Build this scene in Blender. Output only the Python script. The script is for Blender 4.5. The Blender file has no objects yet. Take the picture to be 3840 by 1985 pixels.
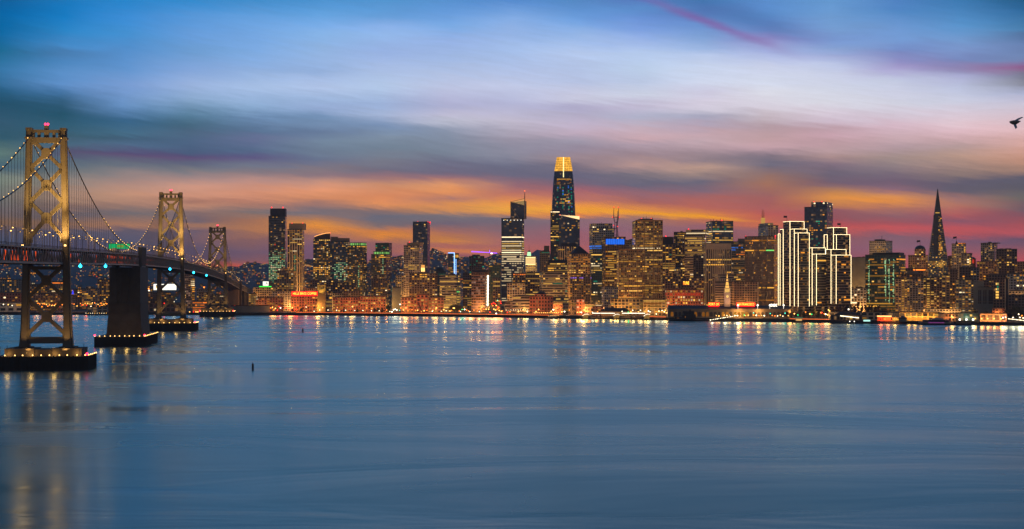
import bpy, bmesh, math, random
from mathutils import Vector, Matrix
random.seed(7)
S = bpy.context.scene
COL = S.collection
# ------------------------------------------------------------------ camera
F, CX, HY, HC = 5430.0, 1920.0, 1048.0, 60.5      # focal length (px of a 3840 px frame), optical centre, horizon row, eye height (m)
cd = bpy.data.cameras.new('camera'); cam = bpy.data.objects.new('camera', cd); COL.objects.link(cam)
cam.location = (0, 0, HC); cam.rotation_euler = (math.radians(90), 0, 0)
cd.sensor_width = 36; cd.lens = F/3840*36; cd.shift_y = (HY-992.5)/3840; cd.clip_start = 1; cd.clip_end = 60000
S.camera = cam
S.render.engine = 'CYCLES'
S.cycles.use_denoising = True
S.cycles.max_bounces = 5; S.cycles.diffuse_bounces = 2; S.cycles.glossy_bounces = 3; S.cycles.transmission_bounces = 2
S.cycles.sample_clamp_indirect = 6; S.cycles.caustics_reflective = False; S.cycles.caustics_refractive = False
S.view_settings.view_transform = 'Standard'; S.view_settings.look = 'None'; S.view_settings.exposure = 0; S.view_settings.gamma = 1

def lin(c):
    return tuple((x/255/12.92 if x/255 <= .04045 else ((x/255+.055)/1.055)**2.4) for x in c[:3])
class NT:                                          # small helper to write node trees
    def __init__(s, t): s.t = t; t.nodes.clear()
    def n(s, typ, **k):
        nd = s.t.nodes.new(typ)
        for a, v in k.items(): setattr(nd, a, v)
        return nd
    def l(s, a, b): s.t.links.new(a, b)
    def put(s, sock, v):
        if isinstance(v, bpy.types.NodeSocket): s.l(v, sock)
        elif v is not None: sock.default_value = v
    def m(s, op, a, b=None, c=None, clamp=False):
        nd = s.n('ShaderNodeMath', operation=op, use_clamp=clamp)
        for i, v in enumerate((a, b, c)): s.put(nd.inputs[i], v)
        return nd.outputs[0]
    def mr(s, v, a, b, c=0.0, d=1.0, smooth=False):
        nd = s.n('ShaderNodeMapRange', interpolation_type='SMOOTHSTEP' if smooth else 'LINEAR')
        for i, x in enumerate((v, a, b, c, d)): s.put(nd.inputs[i], x)
        return nd.outputs[0]
    def mix(s, f, a, b, blend='MIX'):
        nd = s.n('ShaderNodeMix', data_type='RGBA', blend_type=blend)
        s.put(nd.inputs[0], f); s.put(nd.inputs[6], a if isinstance(a, bpy.types.NodeSocket) else (*a[:3], 1)); s.put(nd.inputs[7], b if isinstance(b, bpy.types.NodeSocket) else (*b[:3], 1))
        return nd.outputs[2]
    def xyz(s, x, y, z):
        nd = s.n('ShaderNodeCombineXYZ')
        for i, v in enumerate((x, y, z)): s.put(nd.inputs[i], v)
        return nd.outputs[0]
    def noise(s, vec, scale, detail=2, rough=.5, dist=0.0):
        nd = s.n('ShaderNodeTexNoise'); s.put(nd.inputs['Vector'], vec)
        nd.inputs['Scale'].default_value = scale; nd.inputs['Detail'].default_value = detail
        nd.inputs['Roughness'].default_value = rough; nd.inputs['Distortion'].default_value = dist
        return nd.outputs[0]
# ------------------------------------------------------------------ dusk sky (world), written in azimuth and elevation
SKY = {   # azimuth station (as frame px) : (row, r, g, b) down to the horizon
0: [(0,0,98,160),(65,0,106,168),(130,4,108,165),(195,28,112,152),(260,58,126,175),(325,40,100,137),(390,34,82,106),(455,52,90,112),(520,50,90,106),(578,98,124,116),(625,66,98,112),(668,132,142,126),(715,112,118,112),(793,110,98,100),(832,126,92,62),(871,86,80,100),(902,75,80,105),(960,70,70,100),(1040,80,70,90)],
480: [(0,30,138,210),(65,66,150,222),(130,74,155,220),(195,92,152,212),(260,106,158,215),(325,133,168,220),(390,108,150,198),(455,58,104,138),(500,72,112,136),(520,66,96,118),(545,82,110,138),(580,92,78,115),(620,110,116,126),(650,150,135,132),(690,185,146,130),(730,198,146,120),(770,168,126,110),(802,112,106,110),(845,176,122,92),(870,102,90,105),(910,86,85,110),(975,96,80,105),(1012,150,88,85),(1040,90,65,80)],
960: [(0,58,144,208),(65,108,168,228),(130,124,174,230),(195,135,180,232),(260,152,184,228),(325,178,202,236),(360,168,194,230),(400,148,180,215),(440,114,145,180),(490,94,120,150),(520,106,116,150),(560,90,110,140),(587,98,90,130),(620,120,125,140),(650,142,126,130),(680,200,150,136),(720,216,146,116),(760,186,126,105),(790,122,110,110),(830,176,116,80),(862,186,120,76),(900,142,96,90),(950,116,86,105),(985,140,88,90),(1005,210,85,55),(1040,80,60,80)],
1440: [(0,84,154,214),(65,110,165,222),(100,146,184,236),(130,154,190,236),(195,160,186,232),(260,180,200,235),(325,190,210,238),(390,165,186,222),(430,180,195,225),(470,132,156,190),(520,138,154,172),(560,124,140,156),(600,130,130,142),(640,122,116,132),(665,162,122,126),(700,210,146,112),(735,226,141,95),(765,236,150,92),(790,150,115,105),(812,106,106,122),(845,130,110,110),(862,218,130,60),(884,236,142,34),(908,160,100,90),(950,150,90,95),(990,140,85,98),(1040,90,60,85)],
1920: [(0,90,142,212),(40,120,166,226),(65,140,180,233),(130,160,190,236),(190,175,200,239),(260,186,202,236),(325,205,211,236),(390,192,192,221),(455,207,197,212),(520,168,158,172),(540,155,150,165),(580,146,145,160),(620,116,116,136),(660,115,110,130),(700,152,105,115),(730,192,116,100),(755,240,150,70),(787,252,172,58),(802,222,140,70),(818,120,110,122),(850,130,105,117),(900,172,106,106),(950,192,100,96),(990,208,96,90),(1040,120,70,80)],
2400: [(0,90,118,190),(30,96,145,206),(65,110,150,216),(110,130,165,226),(160,165,190,236),(200,190,210,241),(260,196,213,236),(310,195,206,229),(360,215,218,232),(400,206,196,216),(440,186,186,206),(480,210,182,191),(520,215,176,180),(545,190,165,175),(580,165,140,146),(620,196,156,146),(650,132,120,130),(690,112,106,126),(730,152,100,112),(760,184,96,96),(787,238,142,56),(802,252,162,28),(820,162,110,100),(860,150,100,115),(900,165,100,112),(950,182,96,112),(1040,120,70,90)],
2880: [(0,96,146,211),(60,100,150,211),(110,120,146,206),(150,148,142,200),(190,170,180,226),(220,190,200,236),(250,215,220,241),(300,223,227,241),(350,231,229,236),(400,230,220,229),(430,212,196,202),(470,190,162,167),(520,206,167,167),(550,210,170,175),(585,136,121,131),(620,116,111,126),(660,165,120,106),(690,186,121,90),(730,165,100,96),(770,186,90,96),(800,206,90,80),(842,226,110,62),(862,160,95,100),(900,172,90,102),(960,185,85,100),(1040,120,65,85)],
3360: [(0,84,134,200),(40,90,146,206),(100,116,160,216),(150,125,165,220),(190,126,146,202),(230,150,150,202),(260,175,165,212),(300,206,211,231),(350,216,216,231),(390,221,219,229),(430,223,206,216),(470,226,192,202),(520,212,177,180),(550,192,162,166),(590,175,150,141),(620,156,136,136),(650,132,112,126),(680,126,101,121),(710,152,106,121),(738,236,148,78),(755,246,148,62),(780,192,116,92),(810,152,96,106),(840,182,80,96),(862,230,80,88),(890,142,96,111),(930,152,96,116),(970,190,86,101),(1000,216,80,90),(1040,130,60,80)],
3840: [(0,32,92,136),(50,50,110,160),(110,80,135,180),(130,88,120,162),(170,110,135,180),(220,120,140,182),(252,150,98,142),(280,126,126,146),(310,140,140,152),(350,186,190,216),(390,216,206,219),(430,226,202,209),(480,238,196,196),(520,232,183,177),(560,221,166,147),(600,206,151,126),(640,176,136,116),(670,102,97,112),(700,96,91,106),(740,116,106,101),(790,122,86,101),(840,192,76,90),(870,212,80,95),(900,112,80,106),(940,172,80,96),(980,212,71,86),(1040,130,55,75)],
240: [(0,10,124,194),(65,24,130,200),(120,45,140,205),(170,75,145,205),(200,75,130,180),(230,80,140,195),(265,95,150,205),(310,100,150,205),(350,70,120,165),(390,45,90,116),(430,36,85,106),(470,50,95,115),(510,60,95,110),(545,76,105,125),(575,86,85,111),(600,90,105,120),(640,110,120,120),(670,150,140,130),(710,165,135,120),(745,170,135,115),(780,140,110,100),(810,105,95,105),(840,150,110,85),(870,90,85,105),(920,80,75,105),(1040,80,66,90)],
720: [(0,45,144,214),(65,94,160,224),(130,110,165,225),(195,116,165,216),(260,140,175,225),(320,165,190,230),(370,150,180,215),(400,120,155,186),(430,90,130,156),(470,70,105,126),(500,80,106,130),(530,80,105,134),(575,76,95,125),(592,95,80,120),(615,100,105,125),(640,125,125,130),(670,170,140,135),(700,206,150,130),(735,206,145,120),(752,165,116,100),(765,190,135,110),(800,140,110,105),(830,110,95,105),(850,165,116,90),(870,110,90,105),(900,120,90,100),(940,96,80,105),(980,96,75,100),(998,180,80,60),(1040,80,60,80)],
1200: [(0,75,150,213),(60,105,168,226),(100,130,180,235),(130,140,185,233),(195,155,188,230),(235,160,190,232),(265,154,181,221),(290,175,198,235),(330,188,206,238),(370,165,190,225),(400,160,182,220),(440,125,155,190),(470,124,149,180),(500,110,130,160),(530,125,145,165),(570,115,130,150),(600,110,120,145),(630,140,125,130),(660,150,125,130),(685,215,155,130),(715,236,156,114),(740,214,140,100),(765,165,120,110),(795,115,110,120),(828,200,130,70),(846,244,152,42),(862,232,142,46),(880,150,100,95),(930,125,85,110),(1040,100,66,85)],
1680: [(0,92,150,214),(50,110,163,226),(100,130,178,233),(150,160,188,236),(220,172,195,234),(280,192,206,236),(330,203,208,234),(375,190,190,220),(400,185,185,215),(430,205,200,220),(455,200,200,215),(480,150,160,180),(520,138,148,166),(570,130,140,155),(610,120,120,140),(650,120,110,130),(670,170,120,120),(695,230,155,105),(720,235,150,90),(750,176,120,110),(775,230,150,80),(790,210,140,85),(808,125,115,120),(840,115,100,115),(866,176,110,90),(890,196,122,66),(906,216,136,56),(922,176,100,90),(940,224,130,56),(958,150,86,95),(1040,100,62,82)],
2160: [(0,88,140,200),(35,100,150,212),(70,115,165,226),(110,140,180,232),(160,172,198,238),(200,190,208,240),(250,185,200,230),(310,192,202,230),(335,205,208,230),(370,212,210,228),(400,186,180,208),(430,190,182,205),(460,206,190,210),(500,205,180,195),(530,170,160,175),(560,160,145,160),(590,170,145,150),(620,125,115,130),(660,112,107,128),(690,126,105,122),(720,165,100,110),(750,200,120,95),(775,244,154,60),(795,250,164,46),(812,232,138,60),(826,140,105,115),(860,150,100,115),(900,165,95,105),(940,200,95,95),(1040,125,70,82)],
2640: [(0,65,115,175),(40,90,122,186),(90,110,150,210),(140,135,170,220),(185,165,190,230),(210,195,210,240),(260,212,222,242),(310,220,225,242),(345,215,210,228),(380,225,215,228),(410,222,213,225),(440,180,178,198),(470,190,170,185),(500,210,175,180),(525,205,175,180),(550,195,165,170),(575,170,145,150),(600,150,130,135),(630,200,160,140),(655,170,140,130),(680,116,108,125),(715,130,100,118),(745,186,96,100),(770,200,96,90),(792,216,120,70),(808,244,148,32),(822,200,110,70),(850,160,95,105),(900,165,90,105),(950,180,90,110),(1040,120,66,86)],
3120: [(0,108,160,215),(60,118,165,218),(110,125,165,215),(150,130,160,215),(185,150,175,220),(215,170,180,222),(240,195,205,235),(280,212,216,236),(330,222,224,236),(380,228,225,232),(420,228,212,222),(450,220,198,210),(480,200,165,172),(510,214,172,180),(530,205,165,170),(560,200,165,165),(590,185,150,145),(620,140,118,130),(650,118,105,122),(690,130,100,115),(720,195,130,85),(745,240,150,60),(765,215,130,70),(790,160,90,100),(820,165,80,95),(845,214,76,85),(862,224,86,85),(890,170,85,100),(930,155,85,105),(1040,125,62,84)],
3600: [(0,60,124,180),(50,80,140,195),(100,95,155,210),(150,120,160,210),(190,130,155,205),(225,125,140,190),(260,150,150,190),(290,180,180,215),(330,200,205,228),(380,215,215,230),(420,225,210,220),(460,235,205,210),(490,235,195,200),(520,215,175,175),(550,190,160,155),(590,200,160,140),(620,180,145,130),(650,150,125,118),(680,108,98,115),(710,105,95,112),(740,170,115,110),(770,195,120,100),(800,200,86,95),(830,150,85,105),(860,220,80,90),(885,214,80,90),(905,130,85,110),(940,160,85,110),(980,200,80,95),(1040,130,58,78)],
}
for k_ in SKY: SKY[k_] = [(y, r*.93, g*1.0, b*.93) if (r-g > 70 and b > g*.9) else (y, r*.97, g*.98, b) for y, r, g, b in SKY[k_]]
for k_ in SKY:
    if k_ >= 2400: SKY[k_] = [(y, *[v*.87+(r+g+b)/3*.11 for v in (r, g, b)]) if y > 640 else (y, r, g, b) for y, r, g, b in SKY[k_]]
for k_ in SKY: SKY[k_] = [(y, min(255, r*1.07), g*1.06, b*1.02) if y > 690 else (y, r, g, b) for y, r, g, b in SKY[k_]]
W = bpy.data.worlds.new('World'); S.world = W; W.use_nodes = True
w = NT(W.node_tree)
tc = w.n('ShaderNodeTexCoord').outputs['Generated']
sp = w.n('ShaderNodeSeparateXYZ'); w.l(tc, sp.inputs[0]); dx, dy, dz = sp.outputs
az = w.m('MULTIPLY', w.m('ARCTAN2', dx, dy), 180/math.pi)              # degrees from the view west
el = w.m('MULTIPLY', w.m('ARCSINE', dz), 180/math.pi)
# cirrus drawn out by the wind: the colour layers waver with noise stretched along the streaks
sl = w.m('ADD', el, w.m('MULTIPLY', az, .13))
big = w.noise(w.xyz(w.m('MULTIPLY', az, .09), w.m('MULTIPLY', el, .16), 11.3), 1.3, 3, .5, .4)
sl = w.m('ADD', sl, w.m('MULTIPLY', w.m('SUBTRACT', big, .5), .9))          # the streaks bend instead of running parallel
v1 = w.xyz(w.m('MULTIPLY', az, .07), w.m('MULTIPLY', sl, .6), 3.1)
v2 = w.xyz(w.m('MULTIPLY', az, .30), w.m('MULTIPLY', sl, 2.0), 7.7)
v3 = w.xyz(w.m('MULTIPLY', az, .16), w.m('MULTIPLY', sl, 2.6), 1.3)
n1 = w.noise(v1, 1.6, 4, .55, .6); n2 = w.noise(v2, 1.5, 6, .6, .8); n3 = w.noise(v3, 1.9, 7, .62, 1.0)
warp = w.m('ADD', w.m('MULTIPLY', w.m('SUBTRACT', n1, .5), .22), w.m('MULTIPLY', w.m('SUBTRACT', n2, .5), .38))
warp = w.m('ADD', warp, w.m('MULTIPLY', w.m('SUBTRACT', n3, .5), .26))
n4 = w.noise(w.xyz(w.m('MULTIPLY', az, .45), w.m('MULTIPLY', sl, 5.5), 4.4), 1.7, 5, .6, .5)
warp = w.m('ADD', warp, w.m('MULTIPLY', w.m('SUBTRACT', n4, .5), .12))
EMAX = 12.0
t = w.m('DIVIDE', w.m('ADD', el, warp), EMAX, clamp=True)
cols = []; xs = sorted(SKY)
for x in xs:
    a = math.atan((x-CX)/F); r = w.n('ShaderNodeValToRGB'); cr = r.color_ramp
    pts = sorted((math.degrees(math.atan((HY-y)/F*math.cos(a)))/EMAX, c) for y, *c in SKY[x])
    cr.elements[0].position = pts[0][0]; cr.elements[0].color = (*lin(pts[0][1]), 1)
    cr.elements[1].position = pts[-1][0]; cr.elements[1].color = (*lin(pts[-1][1]), 1)
    for p_, c in pts[1:-1]: cr.elements.new(p_).color = (*lin(c), 1)
    w.l(t, r.inputs[0]); cols.append((math.degrees(a), r.outputs[0]))
azw = w.m('ADD', az, w.m('MULTIPLY', w.m('SUBTRACT', n1, .5), 1.6))
c = cols[0][1]
for (a0, _), (a1, s1) in zip(cols, cols[1:]): c = w.mix(w.mr(azw, a0, a1), c, s1)
def band(azs, els, width, a_in, a_out, soft):       # a long thin streak through (az, el) points
    e0 = w.m('MULTIPLY_ADD', az, (els[1]-els[0])/(azs[1]-azs[0]), els[0]-azs[0]*(els[1]-els[0])/(azs[1]-azs[0])); d = w.m('ABSOLUTE', w.m('SUBTRACT', w.m('ADD', el, w.m('MULTIPLY', w.m('SUBTRACT', n2, .5), .25)), e0))
    f = w.mr(d, 0, width, 1, 0, True)
    return w.m('MULTIPLY', f, w.m('MULTIPLY', w.mr(az, a_in, a_in+soft, 0, 1, True), w.mr(az, a_out-soft, a_out, 1, 0, True)))
def AE(px, py): a = math.atan((px-CX)/F); return math.degrees(a), math.degrees(math.atan((HY-py)/F*math.cos(a)))
def streak(p0, p1, wd, col, amt, over=1.2):
    (a0, e0), (a1, e1) = AE(*p0), AE(*p1); global c
    c = w.mix(w.m('MULTIPLY', band((a0, a1), (e0, e1), wd, a0-over, a1+over, over*2), amt), c, lin(col))
streak((2440,0), (2860,160), .30, (142,84,158), .6, 2.2)
streak((2620,20), (3000,120), .7, (70,110,170), .55, 2)
streak((3560,250), (3840,262), .3, (150,96,142), .45, 3)
streak((300,575), (760,600), .10, (112,80,118), .22)
streak((2240,785), (2800,826), .10, (255,166,14), .75)
streak((3160,742), (3320,754), .15, (254,156,52), .55, 1.0)
# fine wisps
wisp = w.mr(w.m('ADD', w.m('MULTIPLY', n3, .5), w.m('MULTIPLY', n4, .5)), .33, .67, .945, 1.055); wisp2 = w.mr(big, .3, .7, .95, 1.05)
c = w.mix(1.0, c, w.xyz(w.m('MULTIPLY', wisp, wisp2), w.m('MULTIPLY', wisp, wisp2), w.m('MULTIPLY', wisp, wisp2)), 'MULTIPLY')
# above the picture, then the darker eastern half of the sky, then nothing under the horizon
up = w.n('ShaderNodeValToRGB'); cr = up.color_ramp
w.l(w.m('DIVIDE', el, 90, clamp=True), up.inputs[0])
cr.elements[0].position = .12; cr.elements[0].color = (*lin((98,156,208)), 1)
cr.elements[1].position = 1; cr.elements[1].color = (*lin((30,56,92)), 1)
cr.elements.new(.3).color = (*lin((66,124,174)), 1); cr.elements.new(.55).color = (*lin((42,82,124)), 1)
cloudy = w.mr(w.noise(w.xyz(w.m('MULTIPLY', az, .03), w.m('MULTIPLY', el, .12), 5), 1.5, 4), .35, .65, .78, 1.2)
upc = w.mix(1.0, up.outputs[0], w.xyz(cloudy, cloudy, cloudy), 'MULTIPLY')
c = w.mix(w.mr(el, 9.8, 13.5, 0, 1, True), c, upc)
east = w.n('ShaderNodeValToRGB'); cr = east.color_ramp; w.l(w.m('DIVIDE', el, 90, clamp=True), east.inputs[0])
cr.elements[0].position = 0; cr.elements[0].color = (*lin((112,100,96)), 1)
cr.elements[1].position = .6; cr.elements[1].color = (*lin((70,84,112)), 1)
cr.elements.new(.15).color = (*lin((122,114,114)), 1)
c = w.mix(w.mr(w.m('ABSOLUTE', az), 55, 110, 0, 1, True), c, east.outputs[0])
c = w.mix(w.mr(el, -1.5, -.3, 1, 0), c, lin((20,22,30)))
bg = w.n('ShaderNodeBackground'); w.l(c, bg.inputs[0]); bg.inputs[1].default_value = 1.0
out = w.n('ShaderNodeOutputWorld'); w.l(bg.outputs[0], out.inputs[0])
W.cycles.sampling_method = 'MANUAL'; W.cycles.sample_map_resolution = 1024

# ------------------------------------------------------------------ helpers
def wx(px, D): return (px-CX)/F*D
def wz(py, D): return HC-(py-HY)/F*D
def interp(tab, x):
    for (a, b), (c_, d) in zip(tab, tab[1:]):
        if x <= c_: return b+(d-b)*max(0, (x-a))/(c_-a)
    return tab[-1][1]
SHORE_Y = [(-400,1181),(600,1181),(1200,1183),(1600,1187),(2000,1193),(2400,1199),(2700,1206),(3000,1209),(3200,1213),(3500,1217),(3840,1222),(4300,1228)]
def shore(px): return F*HC/(interp(SHORE_Y, px)-HY)        # distance of the sea wall
GZ = 3.6                                                   # ground level behind the sea wall
def tag(o, label=None, cat=None, group=None, kind=None):
    if label: o['label'] = label
    if cat: o['category'] = cat
    if group: o['group'] = group
    if kind: o['kind'] = kind
    return o
def empty(name, loc=(0, 0, 0), rz=0, parent=None):
    o = bpy.data.objects.new(name, None); COL.objects.link(o); o.location = loc; o.rotation_euler = (0, 0, rz); o.parent = parent
    o.empty_display_size = .1
    return o
class MB:                                                  # collects shapes, links them as ONE mesh object
    def __init__(s): s.v = []; s.f = []; s.uv = []; s.mi = []
    def quad(s, pts, uv=None, mi=0):
        i = len(s.v); s.v += [tuple(p) for p in pts]; s.f.append(tuple(range(i, i+len(pts))))
        s.uv += list(uv) if uv else [(0, 0)]*len(pts); s.mi.append(mi); return s
    def box(s, x0, x1, y0, y1, z0, z1, mi=0, uvf=None, uvs=None, tmi=None):
        """front is -y. uvf=(bays,floors) in cells on front/back; uvs the same on the sides"""
        a, b, c_, d = (x0,y0), (x1,y0), (x1,y1), (x0,y1)
        for k, (p, q) in enumerate(((a,b),(b,c_),(c_,d),(d,a))):
            uu = uvf if k % 2 == 0 else uvs
            uv = [(0,0),(uu[0],0),(uu[0],uu[1]),(0,uu[1])] if uu else None
            s.quad([(*p,z0),(*q,z0),(*q,z1),(*p,z1)], uv, mi)
        s.quad([(*a,z1),(*b,z1),(*c_,z1),(*d,z1)], None, mi if tmi is None else tmi)
        s.quad([(*d,z0),(*c_,z0),(*b,z0),(*a,z0)], None, mi if tmi is None else tmi); return s
    def prism(s, poly, z0, z1, mi=0, cap=True, top=None, uvb=None, uvh=1, scale=1.0):
        """poly counter-clockwise (x,y); top poly may differ"""
        tp = top or [(x*scale, y*scale) for x, y in poly]; n = len(poly); u = 0
        z1f = z1 if callable(z1) else (lambda x, y: z1)
        for i in range(n):
            j = (i+1) % n; p, q, P_, Q = poly[i], poly[j], tp[i], tp[j]
            L = math.hypot(q[0]-p[0], q[1]-p[1]); du = L/uvb if uvb else 0
            s.quad([(*p,z0),(*q,z0),(*Q,z1f(*Q)),(*P_,z1f(*P_))], [(u,0),(u+du,0),(u+du,uvh),(u,uvh)] if uvb else None, mi)
            u += du
        if cap:
            s.quad([(x, y, z1f(x, y)) for x, y in tp], None, mi); s.quad([(x, y, z0) for x, y in reversed(poly)], None, mi)
        return s
    def bar(s, p, q, w_, h=None, mi=0, up=(0, 0, 1)):      # square bar from p to q
        p, q = Vector(p), Vector(q); h = h or w_; d = (q-p).normalized(); u = Vector(up)
        if abs(d.dot(u)) > .98: u = Vector((0, 1, 0))
        a = d.cross(u).normalized()*w_/2; b = a.cross(d).normalized()*h/2
        P_ = [p-a-b, p+a-b, p+a+b, p-a+b]; Q = [x+(q-p) for x in P_]
        for i in range(4):
            j = (i+1) % 4; s.quad([P_[i], P_[j], Q[j], Q[i]], None, mi)
        s.quad(P_[::-1], None, mi); s.quad(Q, None, mi); return s
    def tube(s, pts, r, n=6, mi=0):
        rings = []
        for i, p in enumerate(pts):
            p = Vector(p); d = (Vector(pts[min(i+1, len(pts)-1)])-Vector(pts[max(i-1, 0)])).normalized()
            u = Vector((0,0,1)) if abs(d.z) < .95 else Vector((0,1,0)); a = d.cross(u).normalized(); b = a.cross(d)
            rr = r[i] if isinstance(r, (list, tuple)) else r
            rings.append([p+a*math.cos(k*2*math.pi/n)*rr+b*math.sin(k*2*math.pi/n)*rr for k in range(n)])
        for A, B in zip(rings, rings[1:]):
            for k in range(n): s.quad([A[k], B[k], B[(k+1) % n], A[(k+1) % n]], None, mi)
        s.quad(rings[0], None, mi); s.quad(rings[-1][::-1], None, mi); return s
    def ball(s, c_, r, n=8, m=5, mi=0, sz=1.0):
        g = [[(c_[0]+r*math.sin(math.pi*i/m)*math.cos(2*math.pi*k/n), c_[1]+r*math.sin(math.pi*i/m)*math.sin(2*math.pi*k/n), c_[2]+r*sz*math.cos(math.pi*i/m)) for k in range(n)] for i in range(m+1)]
        for i in range(m):
            for k in range(n):
                j = (k+1) % n; q = [g[i][k], g[i+1][k], g[i+1][j], g[i][j]]
                if i == 0: q = q[:3]
                if i == m-1: q = [q[0], q[1], q[3]]
                s.quad(q, None, mi)
        return s
    def mesh(s, name, mats):
        me = bpy.data.meshes.new(name); me.from_pydata(s.v, [], s.f); ul = me.uv_layers.new(name='UVMap')
        flat = [x for p in s.uv for x in p]; ul.data.foreach_set('uv', flat)
        me.polygons.foreach_set('material_index', s.mi)
        for m_ in (mats if isinstance(mats, (list, tuple)) else [mats]): me.materials.append(m_)
        me.update(); return me
    def build(s, name, mats, parent=None, loc=(0,0,0), rz=0):
        o = bpy.data.objects.new(name, s.mesh(name, mats)); COL.objects.link(o); o.parent = parent; o.location = loc; o.rotation_euler = (0, 0, rz)
        return o
def inst(me, name, parent=None, loc=(0,0,0), rot=(0,0,0), sc=(1,1,1)):
    o = bpy.data.objects.new(name, me); COL.objects.link(o); o.parent = parent; o.location = loc; o.rotation_euler = rot; o.scale = sc; return o
def children(o): return CH.get(o.name, [])
def copy_tree(o, parent=None):
    c_ = o.copy(); COL.objects.link(c_); c_.parent = parent
    for ch in [x for x in o.children]: copy_tree(ch, c_)
    return c_
# ------------------------------------------------------------------ materials
MATS = {}
def pmat(name, col, rough=.6, metal=0.0, var=.12, vs=.15, spec=.4, bump=0.0):
    """plain procedural surface with mottled tone"""
    if name in MATS: return MATS[name]
    m_ = bpy.data.materials.new(name); m_.use_nodes = True; n = NT(m_.node_tree)
    tc_ = n.n('ShaderNodeTexCoord').outputs['Object']; nz = n.noise(tc_, vs, 5, .6)
    f = n.mr(nz, .3, .7, 1-var, 1+var); b = n.n('ShaderNodeBsdfPrincipled')
    n.l(n.mix(1, tuple(col)[:3], n.xyz(f, f, f), 'MULTIPLY'), b.inputs['Base Color'])
    b.inputs['Metallic'].default_value = metal; b.inputs['Specular IOR Level'].default_value = spec
    n.l(n.mr(nz, .3, .7, max(.02, rough-.08), rough+.08), b.inputs['Roughness'])
    if bump:
        bp = n.n('ShaderNodeBump'); bp.inputs['Distance'].default_value = bump; n.l(n.noise(tc_, vs*6, 4), bp.inputs['Height']); n.l(bp.outputs[0], b.inputs['Normal'])
    o = n.n('ShaderNodeOutputMaterial'); n.l(b.outputs[0], o.inputs[0]); MATS[name] = m_; return m_
def emat(name, col, st, sample=False):
    if name in MATS: return MATS[name]
    m_ = bpy.data.materials.new(name); m_.use_nodes = True; n = NT(m_.node_tree)
    e = n.n('ShaderNodeEmission'); e.inputs[0].default_value = (*col[:3], 1); e.inputs[1].default_value = st
    o = n.n('ShaderNodeOutputMaterial'); n.l(e.outputs[0], o.inputs[0])
    m_.cycles.emission_sampling = 'FRONT_BACK' if sample else 'NONE'
    MATS[name] = m_; return m_
# ------------------------------------------------------------------ water
wm = bpy.data.materials.new('bay_water'); wm.use_nodes = True; n = NT(wm.node_tree)
pos = n.n('ShaderNodeNewGeometry').outputs['Position']
mp = n.n('ShaderNodeMapping'); n.l(pos, mp.inputs[0]); mp.inputs['Scale'].default_value = (.0035, .011, 1); mp.inputs['Rotation'].default_value = (0, 0, math.radians(4))
wrp = n.n('ShaderNodeMapping'); n.l(pos, wrp.inputs[0]); wrp.inputs['Scale'].default_value = (.0016, .004, 1)
wv = n.n('ShaderNodeTexNoise'); n.l(wrp.outputs[0], wv.inputs['Vector']); wv.inputs['Scale'].default_value = 1; wv.inputs['Detail'].default_value = 3
va = n.n('ShaderNodeVectorMath', operation='MULTIPLY_ADD'); n.l(wv.outputs['Color'], va.inputs[0]); va.inputs[1].default_value = (1.4, 2.4, 0); n.l(mp.outputs[0], va.inputs[2])
cur = n.noise(va.outputs[0], 1.0, 4, .5, .6)                # slow swirling currents that roughen or smooth the surface
mp2 = n.n('ShaderNodeMapping'); n.l(pos, mp2.inputs[0]); mp2.inputs['Scale'].default_value = (.0055, .022, 1); mp2.inputs['Rotation'].default_value = (0, 0, math.radians(-3))
vb = n.n('ShaderNodeVectorMath', operation='MULTIPLY_ADD'); n.l(wv.outputs['Color'], vb.inputs[0]); vb.inputs[1].default_value = (2, 5, 0); n.l(mp2.outputs[0], vb.inputs[2])
rip = n.noise(vb.outputs[0], 1.0, 3, .5, .5)
mp3 = n.n('ShaderNodeMapping'); n.l(pos, mp3.inputs[0]); mp3.inputs['Scale'].default_value = (.12, .35, 1)
fine = n.noise(mp3.outputs[0], 1.0, 3, .6, .2)
rough = n.m('ADD', n.mr(cur, .35, .65, .185, .315), n.mr(rip, .3, .7, -.03, .03))
bp = n.n('ShaderNodeBump'); bp.inputs['Distance'].default_value = 1.0; bp.inputs['Strength'].default_value = 1.0
hgt = n.m('ADD', n.m('MULTIPLY', cur, 1.4), n.m('ADD', n.m('MULTIPLY', rip, .20), n.m('MULTIPLY', fine, .006)))
n.l(hgt, bp.inputs['Height'])
gl = n.n('ShaderNodeBsdfGlossy'); gl.distribution = 'MULTI_GGX'; gl.inputs['Color'].default_value = (.76, .93, .92, 1); n.l(rough, gl.inputs['Roughness']); n.l(bp.outputs[0], gl.inputs['Normal'])
df = n.n('ShaderNodeBsdfDiffuse'); df.inputs['Color'].default_value = (.012, .068, .066, 1)
fz = n.n('ShaderNodeFresnel'); fz.inputs['IOR'].default_value = 1.333; n.l(bp.outputs[0], fz.inputs['Normal'])
b = n.n('ShaderNodeMixShader'); n.l(n.mr(fz.outputs[0], 0, 1, 0, .92), b.inputs[0]); n.l(df.outputs[0], b.inputs[1]); n.l(gl.outputs[0], b.inputs[2])
o = n.n('ShaderNodeOutputMaterial'); n.l(b.outputs[0], o.inputs[0])
q = MB().quad([(-30000,-3000,0),(30000,-3000,0),(30000,30000,0),(-30000,30000,0)]).build('water', wm); tag(q, kind='structure')
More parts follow.
